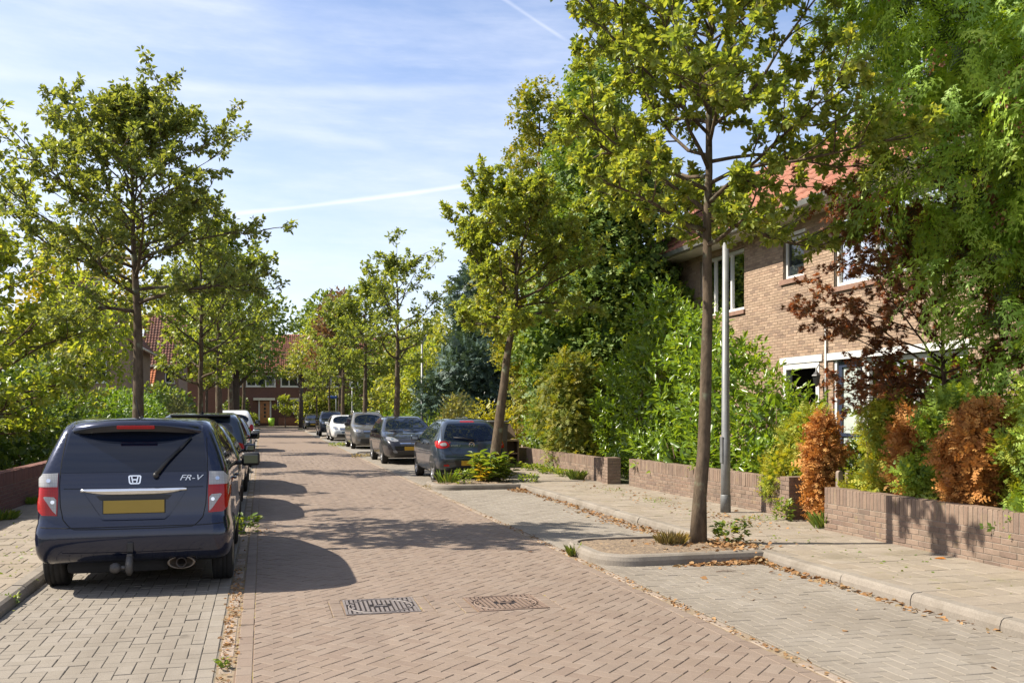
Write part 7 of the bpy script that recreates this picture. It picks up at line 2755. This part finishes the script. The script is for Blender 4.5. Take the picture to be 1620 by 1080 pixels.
def litter(name, spots, n, mat, size, seed, kind='stuff'):
    """fallen leaves lying in drifts: spots (x, y, z, sx, sy, weight, heap)"""
    rg = np.random.default_rng(seed)
    w_ = np.array([s[5] for s in spots], float)
    k = rg.choice(len(spots), n, p=w_ / w_.sum())
    S = np.array(spots, float)[k]
    g = rg.normal(0, 1, (n, 2))
    heap = S[:, 6] * np.exp(-(g ** 2).sum(1) / 1.2) * rg.random(n)
    pos = np.stack([S[:, 0] + g[:, 0] * S[:, 3], S[:, 1] + g[:, 1] * S[:, 4], S[:, 2] + .004 + heap], -1)
    a = rg.uniform(0, 6.28, n)
    d = np.stack([np.cos(a), np.sin(a), rg.normal(0, .25, n)], -1)
    foliage(name, ROUND, pos, d, norm(rg.normal(0, .4, (n, 3)) + np.array([0, 0, 1])), size * rg.uniform(.5, 1.3, n), mat, None, rg.random(n))


litter_m = leafmat('fallen_leaf', [(.22, .11, .04), (.30, .16, .06), (.36, .22, .10), (.16, .08, .035), (.26, .19, .10)], .2, tcol=(1.3, 1.0, .7), rough=.8)
litter('leaf_litter', [(5.22, 9.25, .0, .10, .08, 5, .06), (4.8, 9.2, 0, .30, .05, 4, .03), (5.2, 8.6, 0, .05, .5, 3, .0), (5.2, 7.2, 0, .05, .7, 2, 0), (5.12, 12.2, 0, .10, .7, 4, .01), (5.1, 13.8, 0, .12, .9, 4, .015), (5.2, 16.5, 0, .07, 1.2, 4, .01), (5.2, 18.9, 0, .12, .2, 4, .05), (4.9, 10.0, .11, .35, .25, 4, .0), (5.2, 9.9, .115, .2, .25, 3, .02), (6.5, 12.3, PAV, .25, .8, 1.5, 0), (6.6, 16, PAV, .28, 2, 2, 0), (4.4, 7.8, 0, .6, 1.4, .8, 0)], 2600, litter_m, .055, 71)
litter('gutter_debris', [(XL - .06, 6.8, -.002, .03, 1.2, 3, 0), (XL - .06, 9, -.002, .03, 1.2, 2, 0), (XR + .05, 7.5, -.002, .03, 1.8, 3, 0), (XR + .05, 12.5, -.002, .03, 2.5, 2, 0), (XL + .12, 13, 0, .12, .6, .5, 0)], 900, litter_m, .03, 72)
# moss and small weeds in the joints of the left pavement and the brick road
litter('joint_weeds', [(-2.9, 9.3, PAV - .004, .5, .8, 3, .0), (-2.5, 11, PAV - .004, .3, 1.2, 2, 0), (-3.3, 11.5, PAV - .004, .3, 1.5, 2, 0), (6.1, 9, PAV - .004, .3, 1.4, 1.0, 0), (6.4, 14, PAV - .004, .25, 2.5, 2, 0)], 700, weed_m, .035, 73)
root = thing('fallen_stick', 'thin dry stick lying on the grey pavers near the leaf drift', 'stick', (4.55, 8.75, .006))
MB().tube([(-.11, 0, .004), (-.03, .012, .008), (.05, -.01, .006), (.12, .008, .004)], [.004, .005, .004, .002], 5).tube([(.0, .0, .006), (.04, .05, .006)], [.003, .002], 4).build('twig', bark_b, root)
root = thing('fallen_leaf', 'large orange leaf lying by the near garden wall', 'leaf', (6.85, 8.35, PAV + .004), .6)
obj('blade', *(lambda V, F: ([tuple(v * .13) for v in V], [tuple(f) for f in F]))(*ROUND), leafmat('orange_leaf', [(.45, .17, .03), (.42, .15, .03)], .3, tcol=(1.2, 1, .6)), root)

for (x_, y_, z_, lab) in ((6.95, 34.2, 1.28, 'left white hydrangea flower head above the cars'), (7.22, 34.3, 1.30, 'right white hydrangea flower head above the cars')):
    root = thing('hydrangea_bloom', lab, 'flower', (x_, y_, z_))
    rg = np.random.default_rng(int(x_ * 100))
    d = norm(rg.normal(0, 1, (160, 3)))
    foliage('petals', ROUND, d * .16, norm(np.cross(d, rg.normal(0, 1, (160, 3)))), d, np.full(160, .07), leafmat('cream_petal', [(.55, .55, .42), (.62, .62, .52)], .3, tcol=(1, 1, .9)), root, rg.random(160))
    MB().tube([(0, 0, -.1), (.02, .2, -.9)], .012, 5).build('stalk', bark_b, root)
